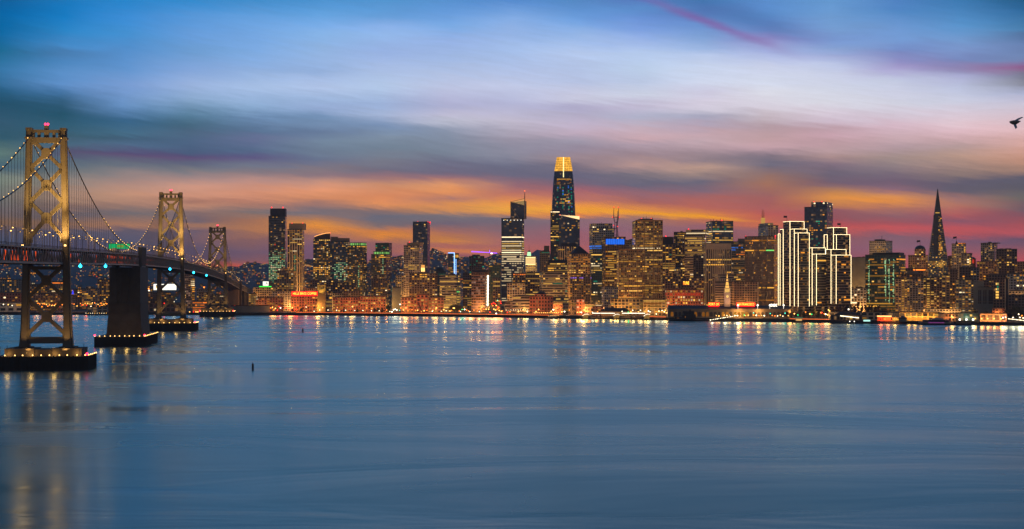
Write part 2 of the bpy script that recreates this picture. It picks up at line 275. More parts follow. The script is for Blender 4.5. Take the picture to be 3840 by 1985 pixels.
# ================================================================== the suspension bridge
steel = pmat('silver_painted_steel', (.10,.094,.08), .6, .05, .07, .2)
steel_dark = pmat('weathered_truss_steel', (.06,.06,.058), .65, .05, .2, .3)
cable_m = pmat('cable_wrapping', (.07,.075,.085), .5)
cheek = pmat('ribbed_pylon_concrete', (.16,.155,.145), .8, 0, .2, .2)
concrete = pmat('pier_concrete', (.085,.078,.068), .85, 0, .25, .12, .2, .1)
fender_m = pmat('tarred_timber_fender', (.025,.022,.02), .9, 0, .3, .3)
asphalt = pmat('asphalt', (.05,.05,.052), .9, 0, .1, .5)
WARM = (1.0, .62, .2)
lamp_warm = emat('lamp_warm', (1, .55, .15), 5); lamp_cable = emat('cable_lamp_glass', (1, .52, .12), 3.0)
lamp_red = emat('lamp_red', (1, .015, .05), 9); lamp_cyan = emat('lamp_cyan', (.02, .62, 1), 7); glow_orange = emat('glowing_orange_post', (1, .09, .008), .95)
road_lamp = emat('road_lamp_glass', (1, .5, .12), 5)
BO = Vector((-314.3, 978.0)); BU = Vector((-.1184, .993)).normalized(); BV = Vector((BU.y, -BU.x))    # origin at the nearest tower, along, to the north
BRZ = math.atan2(BU.y, BU.x)-math.pi/2                      # local frame: x = north side, y = along the bridge towards the city
S5, S4, S3, S2, S1 = 0.0, 385.0, 727.0, 1382.0, 1745.0
DECK = [(-420,80.0),(-200,81.5),(0,82.4),(200,84.2),(385,85.2),(560,85.2),(727,84.0),(900,82.0),(1100,78.2),(1382,70.5),(1560,62.5),(1745,54.0),(2100,40.0)]
def zdeck(s):                                               # smoothed deck height (rail top)
    return sum(interp(DECK, s+d) for d in (-90,-60,-30,0,30,60,90))/7
bridge = empty('suspension_bridge', (BO.x, BO.y, 0), BRZ)
tag(bridge, 'long grey two-deck suspension bridge with light-strung cables crossing the bay', 'bridge')
def tower(s, ztop, scale=1.0, lit=1.0):
    T = empty('tower', (0, s, 0), 0, bridge)
    zd = zdeck(s); zb = 14.0
    k = (ztop-zd)/(160.5-82.4)
    up = lambda z: zd+(z-82.4)*k                             # heights above the deck follow the tall tower
    kd = (zd-zb)/(82.4-14.0); dn = lambda z: zb+(z-14.0)*kd
    hx = lambda z: 11.3+(156-z)/(156-14)*3.0 if z > 14 else 14.3
    for sx in (-1, 1):                                       # legs: stepped cellular section, flared at the foot
        m = MB()
        zs = [(14, 7.4, 8.6), (18, 6.4, 7.6), (28, 5.5, 6.8), (48, 5.0, 6.2), (72, 4.7, 5.9), (156, 4.2, 5.2), (161, 4.2, 5.2)]
        for (z0, a0, b0), (z1, a1, b1) in zip(zs, zs[1:]):
            for ia, ib in ((1.0, .55), (.62, 1.0)):
                c0, c1 = sx*hx(z0), sx*hx(z1)
                p0 = [(c0-a0*ia/2, -b0*ib/2), (c0+a0*ia/2, -b0*ib/2), (c0+a0*ia/2, b0*ib/2), (c0-a0*ia/2, b0*ib/2)]
                p1 = [(c1-a1*ia/2, -b1*ib/2), (c1+a1*ia/2, -b1*ib/2), (c1+a1*ia/2, b1*ib/2), (c1-a1*ia/2, b1*ib/2)]
                f = lambda z: up(z) if z > 82 else dn(z)
                m.prism(p0, f(z0), f(z1), top=p1)
        m.box(sx*11.2-2.6, sx*11.2+2.6, -3.1, 3.1, up(155), up(156.4)); m.box(sx*11.2-2.0, sx*11.2+2.0, -3.4, 3.4, up(161), up(162.6))
        m.build('leg', steel, T)
    def xbrace(z0, z1, zc, th, below=False):
        f = dn if below else up
        m = MB(); x0, x1 = hx(z0)-1.6, hx(z1)-1.6
        for sx in (-1, 1):
            m.bar((sx*x0, -.4, f(z0)), (0, -.4, f(zc)), 2.4, th, up=(0,1,0)); m.bar((sx*x1, .4, f(z1)), (0, .4, f(zc)), 2.4, th, up=(0,1,0))
            for zz, xx in ((z0, x0), (z1, x1)): m.prism([(sx*xx-1.9, -1.6), (sx*xx+1.9, -1.6), (sx*xx+1.9, 1.6), (sx*xx-1.9, 1.6)], f(zz)-3.2*k, f(zz)+3.2*k)
        r = 3.6; oc = [(r*.42, -r), (r*.9, -r*.55), (r*.9, r*.55), (r*.42, r), (-r*.42, r), (-r*.9, r*.55), (-r*.9, -r*.55), (-r*.42, -r)]
        fr = [(x, -1.7, f(zc)+z) for x, z in oc]; bk = [(x, 1.7, f(zc)+z) for x, z in oc]
        m.quad(fr); m.quad(bk[::-1])
        for i in range(8): j = (i+1) % 8; m.quad([fr[i], bk[i], bk[j], fr[j]])
        m.build('cross_brace', steel, T)
    xbrace(135.6, 155.0, 145.4, 2.5); xbrace(112.6, 135.2, 123.9, 2.6); xbrace(88.2, 112.2, 101.8, 2.8)
    xbrace(48.2, 70.5, 59.6, 3.0, True); xbrace(23.5, 47.6, 35.2, 3.2, True)
    MB().box(-12.5, 12.5, -2.0, 2.0, dn(17.2), dn(21.6)).build('strut', steel, T)
    MB().box(-13, 13, -2.4, 2.4, zd-15.5, zd-13.2).build('strut', steel, T)
    m = MB(); m.box(-9.2, 9.2, -1.8, 1.8, up(152.6), up(156.2)); m.box(-9.2, 9.2, -1.5, 1.5, up(159.6), up(161.4))
    for x in (-8.6, -4.9, 0, 4.9, 8.6): m.box(x-(.9 if x else 1.5), x+(.9 if x else 1.5), -1.2, 1.2, up(156.2), up(159.6))
    m.box(-1.4, 1.4, -1.2, 1.2, up(161.4), up(164.2)); m.build('portal', steel, T)
    bc = MB(); bc.ball((-.8, 0, up(165.3)), .75, 8, 5); bc.ball((.8, 0, up(165.3)), .75, 8, 5); bc.build('beacon', lamp_red, T)
    # floodlights on the deck that wash the legs from below
    for sx in (-1, 1):
        fl = MB().box(sx*13.8-.6, sx*13.8+.6, -9.6, -8.8, zd+.2, zd+1.2).build('floodlight', lamp_warm, T)
        for dy, dx, zt, e, ang in ((-26, 7, 60, 1.0, 46), (-16, 3.5, 16, .17 if sx > 0 else .05, 60), (16, 4, 45, .3, 60)):
            L = bpy.data.lights.new('flood', 'SPOT'); L.energy = (620000 if sx > 0 else 190000)*e*lit; L.color = (1, .50, .11); L.spot_size = math.radians(ang); L.spot_blend = .9; L.shadow_soft_size = .6
            o = bpy.data.objects.new('floodlight_lamp', L); COL.objects.link(o); o.parent = T
            o.location = (sx*(11.3+dx), dy, zd+1.0)
            tgt = Vector((sx*11.6-sx*2, 0, zd+zt*k)); o.rotation_euler = (tgt-o.location).to_track_quat('-Z', 'Y').to_euler()
    L = bpy.data.lights.new('wash', 'SPOT'); L.energy = 210000*lit; L.color = (1, .56, .14); L.spot_size = math.radians(60); L.spot_blend = .9; L.shadow_soft_size = .5
    o = bpy.data.objects.new('floodlight_lamp', L); COL.objects.link(o); o.parent = T; o.location = (0, -30, zd+2.5)
    o.rotation_euler = (Vector((0, 0, zd+50*k))-o.location).to_track_quat('-Z', 'Y').to_euler()
    for j in range(2):                                        # warm spill from the lamps on the fender onto the legs
        L = bpy.data.lights.new('base_wash', 'SPOT'); L.energy = 22000; L.color = (1, .5, .13); L.spot_size = math.radians(70); L.spot_blend = 1; L.shadow_soft_size = .6
        o = bpy.data.objects.new('base_lamp', L); COL.objects.link(o); o.parent = T; o.location = (14.5 if j else -9, -16, 11)
        o.rotation_euler = (Vector((14.2 if j else -12, 0, 34))-o.location).to_track_quat('-Z', 'Y').to_euler()
    return T
tower(S5, 160.5); tower(S3, 160.5, lit=1.1); tower(S2, 143.5, lit=.22)
# piers: concrete base on a dark timber fender with a string of lamps
lampme = MB().ball((0,0,0), .42, 6, 4).mesh('pier_lamp', lamp_warm)
def pier(s, hw, hd, zf, ped=True, red=True, hd2=None):
    P = empty('pier', (0, s, 0), 0, bridge)
    m = MB(); hd2 = hd2 or hd
    m.box(-hw, hw, -hd, hd2, -3, zf); 
    for i in range(int(hw*2/2.6)): x = -hw+1.3+i*2.6; m.box(x-.35, x+.35, -hd-.35, -hd+.05, -2, zf+.5)
    for i in range(int((hd+hd2)/2.6)): y = -hd+1.3+i*2.6; m.box(hw-.05, hw+.35, y-.35, y+.35, -2, zf+.5)
    m.build('fender', fender_m, P)
    if ped:
        m = MB(); m.box(-24.6, 24.6, -11, 11, zf-.5, zf+4.4)
        for sx in (-1, 1): m.box(sx*15.4-9.6, sx*15.4+9.6, -11.6, 11.6, zf-.6, 14.3); m.box(sx*14.6-5.2, sx*14.6+5.2, -6.4, 6.4, 14.3, 15.2)
        m.build('pedestal', concrete, P)
    for i in range(11):
        x = -hw+1.2+i*(2*hw-2.4)/10+random.uniform(-.7, .7)
        inst(lampme, 'lamp', P, (x, -hd-.2, zf+.9))
    for i in range(5 if ped else 9): inst(lampme, 'lamp', P, (hw+.2, -hd+2+i*(hd+hd2-4)/(4 if ped else 8), zf+.9))
    for sx in (-1, 1): MB().ball((sx*(hw-.6), -hd, zf+1.6), .85, 8, 5).build('beacon', lamp_red, P)
    for x, h in ((-hw+3, 7), (-hw+7.5, 7.5), (hw-6, 6), (hw-3, 9), (-10, 3)): MB().bar((x, -hd+2, zf), (x, -hd+2, zf+h), .28).build('mast', steel_dark, P)
    for i in range(4):
        L = bpy.data.lights.new('pier_glow', 'POINT'); L.energy = 1100; L.color = (1, .5, .13); L.shadow_soft_size = 1.2
        o = bpy.data.objects.new('pier_glow_lamp', L); COL.objects.link(o); o.parent = P; o.location = (-hw*.75+i*hw*.5, -hd+3, zf+1.5)
    return P
pier(S5, 30, 17, 9.2); pier(S3, 30, 17, 9.2); pier(S2, 27, 17, 8.2)
# central anchorage: huge concrete block with ribbed cheeks rising past the deck
P4 = pier(S4-12, 22.5, 45, 8.6, ped=False, hd2=45)
A = empty('anchorage', (0, S4, 0), 0, bridge); zd4 = zdeck(S4)
m = MB(); m.prism([(-16.5,-28),(15.6,-28),(15.6,30),(-16.5,30)], 8, 30, top=[(-14.6,-27),(14.2,-27),(14.2,29),(-14.6,29)])
m.box(-13.6, 13.2, -26, 28, 30, zd4-13.5); m.box(-14.6, 14.2, -27, 29, 30, 38)
m.box(-13.9, -7.5, -26.8, -20, 38, zd4-14); m.box(6.4, 13.9, -26.8, 28.6, 38, zd4-13.2)
for z_ in (22, 30, 38): m.box(-14.9 if z_ > 29 else -15.6, 14.5 if z_ > 29 else 15.0, -27.6, 29.4, z_-.5, z_+.5)
for x_ in (-11, -4, 3): m.box(x_-.5, x_+.5, -26.9, -25.6, 38, zd4-14)
m.build('block', concrete, A)
for sx in (-1, 1):
    m = MB(); x = sx*12.1; m.box(x-1.6, x+1.6, -14, 14, zd4-13.2, zd4+4.5); m.box(x-2.0, x+2.0, -15, 15, zd4+4.5, zd4+5.6)
    for i in range(7): y = -13+i*4.3; m.box(x+sx*1.6-.5, x+sx*1.6+.5, y-.7, y+.7, zd4-12, zd4+4.2)
    for i in range(3): m.box(x-1.2+i*1.0, x-.7+i*1.0, -14.5, -13.9, zd4-12, zd4+4.2)
    m.build('pylon', cheek, A)
# western anchorage piers near the shore
A1 = empty('anchorage', (0, S1, 0), 0, bridge)
MB().box(-13, -6, -60, 10, -2, zdeck(S1)-13).box(3.5, 13, -60, -50, -2, zdeck(S1)-13).box(3, 13, -6, 10, -2, zdeck(S1)-13).box(-6, 3.5, -58, 8, -2, zdeck(S1)-15).build('block', pmat('ochre_concrete', (.34,.24,.15), .85), A1)
MB().box(12, 15, -8, 8, 0, zdeck(S1)+3).box(-15, -12, -8, 8, 0, zdeck(S1)+3).build('pylon', concrete, A1)
A0 = empty('approach_pier', (0, S1+110, 0), 0, bridge)
for i in range(7): MB().box(-12, 12, i*42, i*42+5, 0, zdeck(S1+110+i*42)-12).build('column', concrete, A0)
# decks and stiffening trusses, one piece per span
spans = [(-405, S5), (S5, S4), (S4, S3), (S3, S2), (S2, S1), (S1, S1+400)]
for a, b_ in spans:
    D_ = empty('deck', (0, 0, 0), 0, bridge); n_ = max(1, round((b_-a)/9.0)); st = (b_-a)/n_
    TD = 11.3                                                 # rail top to the bottom chord
    slab, low, rail = MB(), MB(), MB()
    for i in range(0, n_, 3):
        s0, s1 = a+i*st, min(b_, a+(i+3)*st); z0, z1 = zdeck(s0), zdeck(s1)
        slab.prism([(-10.6,s0),(10.6,s0),(10.6,s1),(-10.6,s1)], 0, 1, cap=False); slab.v[-16:] = []; slab.f[-4:] = []; slab.uv[-16:] = []; slab.mi[-4:] = []
        for bb, w_, d0, d1 in ((slab, 10.6, 1.4, 2.3), (low, 10.4, 10.2, 11.0)):
            q = [(-w_,s0,z0-d1),(w_,s0,z0-d1),(w_,s1,z1-d1),(-w_,s1,z1-d1)]; u = [(x,y,z+(d1-d0)) for x,y,z in q]
            bb.quad(q[::-1]); bb.quad(u); bb.quad([q[1],q[2],u[2],u[1]]); bb.quad([q[3],q[0],u[0],u[3]])
        for sx in (-1, 1):
            rail.bar((sx*10.7,s0,z0-.1), (sx*10.7,s1,z1-.1), .25); rail.bar((sx*10.7,s0,z0-.75), (sx*10.7,s1,z1-.75), .18)
            for j in range(6): y = s0+(s1-s0)*j/6; rail.bar((sx*10.7,y,zdeck(y)-1.5), (sx*10.7,y,zdeck(y)), .22)
    slab.build('upper_roadway', asphalt, D_); low.build('lower_roadway', asphalt, D_); rail.build('railing', steel, D_)
    for sx in (-1, 1):
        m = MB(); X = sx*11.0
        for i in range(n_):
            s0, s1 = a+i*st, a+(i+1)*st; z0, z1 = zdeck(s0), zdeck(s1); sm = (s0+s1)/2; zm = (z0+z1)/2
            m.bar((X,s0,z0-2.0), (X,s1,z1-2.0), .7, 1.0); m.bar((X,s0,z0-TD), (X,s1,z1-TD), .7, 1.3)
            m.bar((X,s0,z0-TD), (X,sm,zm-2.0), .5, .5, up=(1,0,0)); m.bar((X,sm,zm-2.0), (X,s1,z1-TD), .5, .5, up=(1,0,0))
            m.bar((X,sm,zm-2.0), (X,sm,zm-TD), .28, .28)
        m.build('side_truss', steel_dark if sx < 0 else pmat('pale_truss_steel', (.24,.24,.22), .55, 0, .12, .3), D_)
    m = MB()                                                  # floor beams under the lower deck
    for i in range(n_+1): s0 = a+i*st; m.box(-10.6, 10.6, s0-.25, s0+.25, zdeck(s0)-12.2, zdeck(s0)-11.0)
    m.build('floor_beams', steel_dark, D_)
    for i in range(0, n_, 1):                                 # lower-deck posts glow by emission, in place of light falling on steel
        s0 = a+i*st+st*.5
        if random.random() < (.24 if b_ > 10 else .34):
            MB().box(-6.5, -5.9, s0-1.7, s0-1.0, zdeck(s0)-9.6, zdeck(s0)-3.2).box(-6.5, -5.9, s0+.4, s0+1.3, zdeck(s0)-9.9, zdeck(s0)-3.6).build('glowing_post', glow_orange, D_)
    for i in range(3):
        s0 = a+(i+.5)*(b_-a)/3; L = bpy.data.lights.new('tunnel_glow', 'POINT'); L.energy = 320; L.color = (1, .3, .08); L.shadow_soft_size = .5
        o = bpy.data.objects.new('lower_deck_lamp', L); COL.objects.link(o); o.parent = D_; o.location = (0, s0, zdeck(s0)-4)
# main cables with their lamps and suspenders
susp_me = MB().box(-.09, .09, -.09, .09, -1, 0).mesh('suspender', cable_m)
clamp_me = MB().ball((0,0,0), .33, 6, 4).mesh('cable_lamp', lamp_cable)
small_me = MB().ball((0,0,0), .38, 6, 4).mesh('cable_lamp_small', lamp_cable)
def parab(s0, z0, s1, z1, sag):
    return lambda s: z0+(z1-z0)*(s-s0)/(s1-s0)-4*sag*((s-s0)/(s1-s0))*(1-(s-s0)/(s1-s0))
TZ5, TZ2 = 157.0, 140.0
cspans = [(-420, 0, parab(-704, 157, 0, TZ5, 69)), (0, S4-14, parab(0, TZ5, S4-14, zd4+1.2, 17)), (S4+14, S3, parab(S4+14, zd4+1.2, S3, TZ5, 17)),
          (S3, S2, parab(S3, TZ5, S2, TZ2, 66)), (S2, S1, parab(S2, TZ2, S1, zdeck(S1)+2, 17))]
for ci, (a, b_, fz) in enumerate(cspans):
    for sx in (-1, 1):
        n_ = max(8, int((b_-a)/18)); pts = [(sx*10.9, a+(b_-a)*i/n_, fz(a+(b_-a)*i/n_)) for i in range(n_+1)]
        cb = MB().tube(pts, .42, 6).build('main_cable', cable_m, bridge)
        st = 9.0 if ci < 3 else 14.0; s = a+st*.5
        while s < b_-4:
            h = fz(s)-zdeck(s)+1.0
            if h > 2 and s > -330: inst(susp_me, 'suspender', cb, (sx*10.9, s, fz(s)), (0,0,0), (1.0 if ci < 2 else 1.6, 1, h))
            s += st
        st = (12 if ci < 1 else 11 if ci < 3 else 18); s = a+5
        while s < b_-6:
            fr = (s-a)/(b_-a)
            skip = (ci == 1 and fr < .45 and random.random() < .62) or (ci == 2 and sx > 0 and fr > .2 and random.random() < .25) or (ci == 4 and random.random() < .2) or (ci == 3 and fr < .35 and random.random() < .45)
            if (ci == 2 and sx > 0): skip = fr > .55 or random.random() < .5
            if s > -330 and not skip: inst(clamp_me if ci < 3 else clamp_me, 'lamp', cb, (sx*10.9, s, fz(s)+.9), (0,0,0), (random.uniform(.7,1.15),)*3 if ci < 3 else (random.uniform(1.2,1.7),)*3)
            s += st
# lamp posts on the upper deck
pole = MB().bar((0,0,-1.5), (0,0,8.6), .26).bar((0,0,8.6), (-1.9,0,9.2), .2).mesh('post', steel)
head = MB().box(-2.9, -1.6, -.3, .3, 9.0, 9.4).mesh('lamp_head', steel); glass = MB().ball((-2.2,0,8.85), .52, 6, 4, sz=.7).mesh('lamp_glass', road_lamp)
deadglass = MB().ball((-2.2,0,8.85), .35, 6, 4, sz=.6).mesh('lamp_glass_dim', emat('road_lamp_dim', (1,.5,.12), 1.6))
ORD = ['zeroth','first','second','third','fourth','fifth','sixth','seventh','eighth','ninth','tenth','eleventh','twelfth','thirteenth','fourteenth','fifteenth','sixteenth','seventeenth','eighteenth','nineteenth','twentieth','twenty-first','twenty-second','twenty-third','twenty-fourth','twenty-fifth','twenty-sixth']+['twenty-seventh','twenty-eighth','twenty-ninth','thirtieth']+[f'{t}-{u}' for t in ('thirty','forty','fifty') for u in ('first','second','third','fourth','fifth','sixth','seventh','eighth','ninth')]
cnt = {}; s = -165
while s < S1+330:
    for sx in (-1, 1):
        ss = s+(12 if sx < 0 else 0)
        R_ = empty('deck_street_lamp', (BO.x+BU.x*ss+BV.x*sx*9.9, BO.y+BU.y*ss+BV.y*sx*9.9, zdeck(ss)), BRZ+(0 if sx > 0 else math.pi))
        where = ('span before nearest tower', 0) if ss < 0 else ('span from nearest tower to anchorage', 1) if ss < S4 else ('span from anchorage to middle tower', 2) if ss < S3 else ('span from middle to farthest tower', 3) if ss < S2 else ('slope past farthest tower', 4)
        cnt[(sx, where[1])] = cnt.get((sx, where[1]), 0)+1
        tag(R_, f"{ORD[cnt[(sx, where[1])]]} lamp post on the deck's {'near' if sx > 0 else 'far'} edge, {where[0]}", 'street lamp', 'street lamps on the bridge deck')
        inst(pole, 'post', R_); inst(head, 'lamp_head', R_); inst(glass if random.random() < .4 else deadglass, 'lamp_glass', R_)
    s += 27 if s < S3 else 38
for i in range(38):                                          # light pools of the roadway lamps
    s_ = -170+i*52; sx = 1 if i % 2 else -1
    L = bpy.data.lights.new('roadway_glow', 'POINT'); L.energy = 5200; L.color = (1, .52, .14); L.shadow_soft_size = .7
    o = bpy.data.objects.new('roadway_lamp', L); COL.objects.link(o); o.parent = bridge; o.location = (sx*8.0, s_, zdeck(s_)+8.6)
# navigation lights under the deck
for s in (62, 175, S3-110, S3+150, S3+330):
    MB().ball((11.4, s, zdeck(s)-13.0), 1.15 if s < 300 else 1.3, 10, 6).bar((11.4,s,zdeck(s)-12), (11.4,s,zdeck(s)-11), .3).build('navigation_light', [lamp_cyan], bridge)
# green overhead sign on the deck
def text_mesh(txt, size, mat, ext=.05, parent=None, loc=(0,0,0), rz=0, name='lettering', sx=1.0, offs=0.0):
    cu = bpy.data.curves.new('txt', 'FONT'); cu.body = txt; cu.size = size; cu.extrude = ext; cu.align_x = 'CENTER'; cu.align_y = 'CENTER'; cu.resolution_u = 2; cu.offset = offs
    o = bpy.data.objects.new('txt', cu); COL.objects.link(o); bpy.context.view_layer.update()
    me = bpy.data.meshes.new_from_object(o.evaluated_get(bpy.context.evaluated_depsgraph_get())); bpy.data.objects.remove(o)
    me.materials.clear(); me.materials.append(mat)
    me.transform(Matrix.Rotation(math.pi/2, 4, 'X')); me.transform(Matrix.Diagonal((sx, 1, 1, 1)))
    ob = bpy.data.objects.new(name, me); COL.objects.link(ob); ob.parent = parent; ob.location = loc; ob.rotation_euler = (0, 0, rz); return ob
sg = empty('road_sign_gantry', (BO.x+BU.x*330, BO.y+BU.y*330, zdeck(330)), BRZ)
tag(sg, 'green lit overhead road sign spanning the deck just before the concrete anchorage', 'road sign')
MB().box(-9.8, 8.6, -.3, 0, 3.2, 7.6).build('panel', emat('sign_green', (.0,.42,.12), 1.1), sg)
MB().box(-2.6, 3.4, -.42, -.32, 4.4, 6.6).build('centre_panel', emat('sign_olive', (.25,.36,.04), .9), sg)
MB().bar((-10.2,0,-1.4), (-10.2,0,8), .5).bar((10.2,0,-1.4), (10.2,0,8), .5).bar((-10.2,0,7.8), (10.2,0,7.8), .4).build('gantry_frame', steel, sg)
tr = empty('box_truck', (BO.x+BU.x*272+BV.x*4, BO.y+BU.y*272+BV.y*4, zdeck(272)-1.4), BRZ); tag(tr, 'white box truck on the upper deck below the green sign', 'truck')
MB().box(-1.3, 1.3, -5, 3.2, 1.1, 4.2).build('cargo_box', pmat('white_truck_paint', (.7,.66,.56), .5), tr); MB().box(-1.2, 1.2, 3.3, 5.4, .7, 3.2).build('cab', pmat('white_truck_paint', (.7,.66,.56)), tr)
for x in (-1.15, 1.15):
    for y in (-3.4, 4.2): MB().tube([(x-.15,y,.55),(x+.15,y,.55)], .55, 10).build('wheel', fender_m, tr)
# ================================================================== land
def shore_pts(off=0.0, n=60, a=-500, b=4400):
    out_ = []
    for i in range(n+1):
        px = a+(b-a)*i/n; D = shore(px)+off; out_.append((wx(px, D), D))
    return out_
sea = pmat('sea_wall_stone', (.05,.042,.036), .95, 0, .3, .3)
m = MB(); sp_ = shore_pts(0, 90)
for (x0, y0), (x1, y1) in zip(sp_, sp_[1:]):
    m.quad([(x0,y0,-2),(x1,y1,-2),(x1,y1,GZ-.02),(x0,y0,GZ-.02)]); m.quad([(x0,y0,GZ-.02),(x1,y1,GZ-.02),(x1,y1+4,GZ-.02),(x0,y0+4,GZ-.02)])
    m.quad([(x0,y0,GZ-.02),(x1,y1,GZ-.02),(x1,y1,GZ+.75),(x0,y0,GZ+.75)]); m.quad([(x0,y0+.4,GZ+.75),(x0,y0,GZ+.75),(x1,y1,GZ+.75),(x1,y1+.4,GZ+.75)])
tag(m.build('sea_wall', sea), kind='structure')
ground_m = pmat('city_ground', (.055,.05,.045), .9, 0, .3, .02)
m = MB(); back = 9000
for (x0, y0), (x1, y1) in zip(sp_, sp_[1:]): m.quad([(x0,y0+3.9,GZ-.03),(x1,y1+3.9,GZ-.03),(x1*back/y1,back,GZ-.03),(x0*back/y0,back,GZ-.03)])
tag(m.build('ground', ground_m), kind='structure')
m = MB()
for (x0, y0), (x1, y1) in zip(shore_pts(14, 90), shore_pts(14, 90)[1:]): m.quad([(x0,y0,GZ+.02),(x1,y1,GZ+.02),(x1,y1+26,GZ+.02),(x0,y0+26,GZ+.02)])
tag(m.build('waterfront_road', asphalt), kind='structure')
# hills behind the city: ridge rows from the photograph's skyline at their distances
HILLS = [(-500,975),(0,978),(300,985),(480,1000),(800,1004),(880,1003),(905,991),(940,985),(970,987),(1010,990),(1060,984),(1145,977),(1175,979),(1260,992),(1370,985),(1420,976),(1490,962),(1510,957),(1540,960),(1585,950),(1610,940),(1630,936),(1655,943),(1690,960),(1715,968),(1735,961),(1765,964),(1800,968),(1840,962),(1876,951),(1905,955),(1960,962),(1990,952),(2010,938),(2025,934),(2045,944),(2075,960),(2200,985),(2600,1000),(3100,1005),(3300,1010),(4400,1010)]
def ridge(px, D, row_drop=0): return max(GZ, wz(interp(HILLS, px)+row_drop, D))
hill_m = pmat('hillside', (.06,.055,.075), .95, 0, .35, .006)  # purplish tint puts some distance haze into the hill colour
ROWS = [(3700, 1.0), (4300, .72), (5000, .46), (5700, .24), (6300, .07), (6600, 0.0), (7400, .25), (8800, 1.0)]
def hz(px, D):
    k = interp([(d, f) for d, f in ROWS], D); top = wz(interp(HILLS, px), 6600)
    z = GZ+(top-GZ)*(1-k)
    if D > 4000: z += 9*math.sin(px*.021+D*.004)*math.sin(px*.0063+1+D*.0023)*min(1, k*4)
    return max(GZ-1, z)
m = MB(); nx = 150
for r in range(14):
    for i in range(nx):
        def pt(i_, r_):
            px = -450+4800*i_/nx; D = 3700+(8800-3700)*r_/14 if r_ != 8 else 6600
            jit = (math.sin(i_*3.7)+math.sin(i_*8.3+1))*3.2 if r_ == 8 else 0
            return (wx(px, D), D, hz(px, D)+jit)
        m.quad([pt(i, r), pt(i+1, r), pt(i+1, r+1), pt(i, r+1)])
tag(m.build('hills', hill_m), kind='structure')
# ================================================================== facades
def facade(name, wall, glass, pf, sf, rough=.75, grough=.22, dim=.12, dimcol=(1,.5,.16), gspec=.5, mull=None):
    """cells come from the UV map: one cell per bay and storey; pf/sf = share of pier/spandrel"""
    m_ = bpy.data.materials.new('facade_'+name); m_.use_nodes = True; n = NT(m_.node_tree)
    uv = n.n('ShaderNodeUVMap'); s_ = n.n('ShaderNodeSeparateXYZ'); n.l(uv.outputs[0], s_.inputs[0]); u, v, _ = s_.outputs
    fu, fv = n.m('FRACT', u), n.m('FRACT', v)
    a = n.m('MULTIPLY', n.m('GREATER_THAN', fu, pf/2), n.m('LESS_THAN', fu, 1-pf/2)) if pf > 0 else 1.0
    b_ = n.m('MULTIPLY', n.m('GREATER_THAN', fv, sf*.6), n.m('LESS_THAN', fv, 1-sf*.4)) if sf > 0 else 1.0
    win = n.m('MULTIPLY', a, b_); win = n.m('MULTIPLY', win, n.m('GREATER_THAN', n.m('ADD', n.m('ABSOLUTE', u), n.m('ABSOLUTE', v)), .0001))
    if mull:                                                     # thin mullion lines inside the glass
        fm = n.m('FRACT', n.m('MULTIPLY', u, mull)); win = n.m('MULTIPLY', win, n.m('GREATER_THAN', fm, .16))
    wn = n.n('ShaderNodeTexWhiteNoise', noise_dimensions='3D'); n.l(n.xyz(n.m('FLOOR', u), n.m('FLOOR', v), 0), wn.inputs['Vector'])
    wn2 = n.n('ShaderNodeTexWhiteNoise', noise_dimensions='3D'); n.l(n.xyz(n.m('FLOOR', u), n.m('FLOOR', v), 9), wn2.inputs['Vector'])
    tc_ = n.n('ShaderNodeTexCoord').outputs['Object']; nz = n.noise(tc_, .06, 5, .6); st = n.mr(nz, .3, .7, .8, 1.2)
    wall = tuple(min(.62, x*3.0) for x in wall); wc = n.mix(1, wall, n.xyz(st, st, st), 'MULTIPLY'); gl = n.mix(n.m('MULTIPLY', wn.outputs[0], .6), tuple(x*1.8 for x in glass), tuple(x*3.6 for x in glass))
    B = n.n('ShaderNodeBsdfPrincipled'); n.l(n.mix(win, wc, gl), B.inputs['Base Color'])
    n.l(n.mr(win, 0, 1, rough, grough), B.inputs['Roughness']); B.inputs['Specular IOR Level'].default_value = gspec
    lit = n.m('MULTIPLY', win, n.m('LESS_THAN', wn2.outputs[0], dim)); n.l(n.m('MULTIPLY', lit, n.mr(wn.outputs[0], 0, 1, .03, .28)), B.inputs['Emission Strength'])
    B.inputs['Emission Color'].default_value = (*dimcol, 1)
    o = n.n('ShaderNodeOutputMaterial'); n.l(B.outputs[0], o.inputs[0]); m_.cycles.emission_sampling = 'NONE'
    return m_
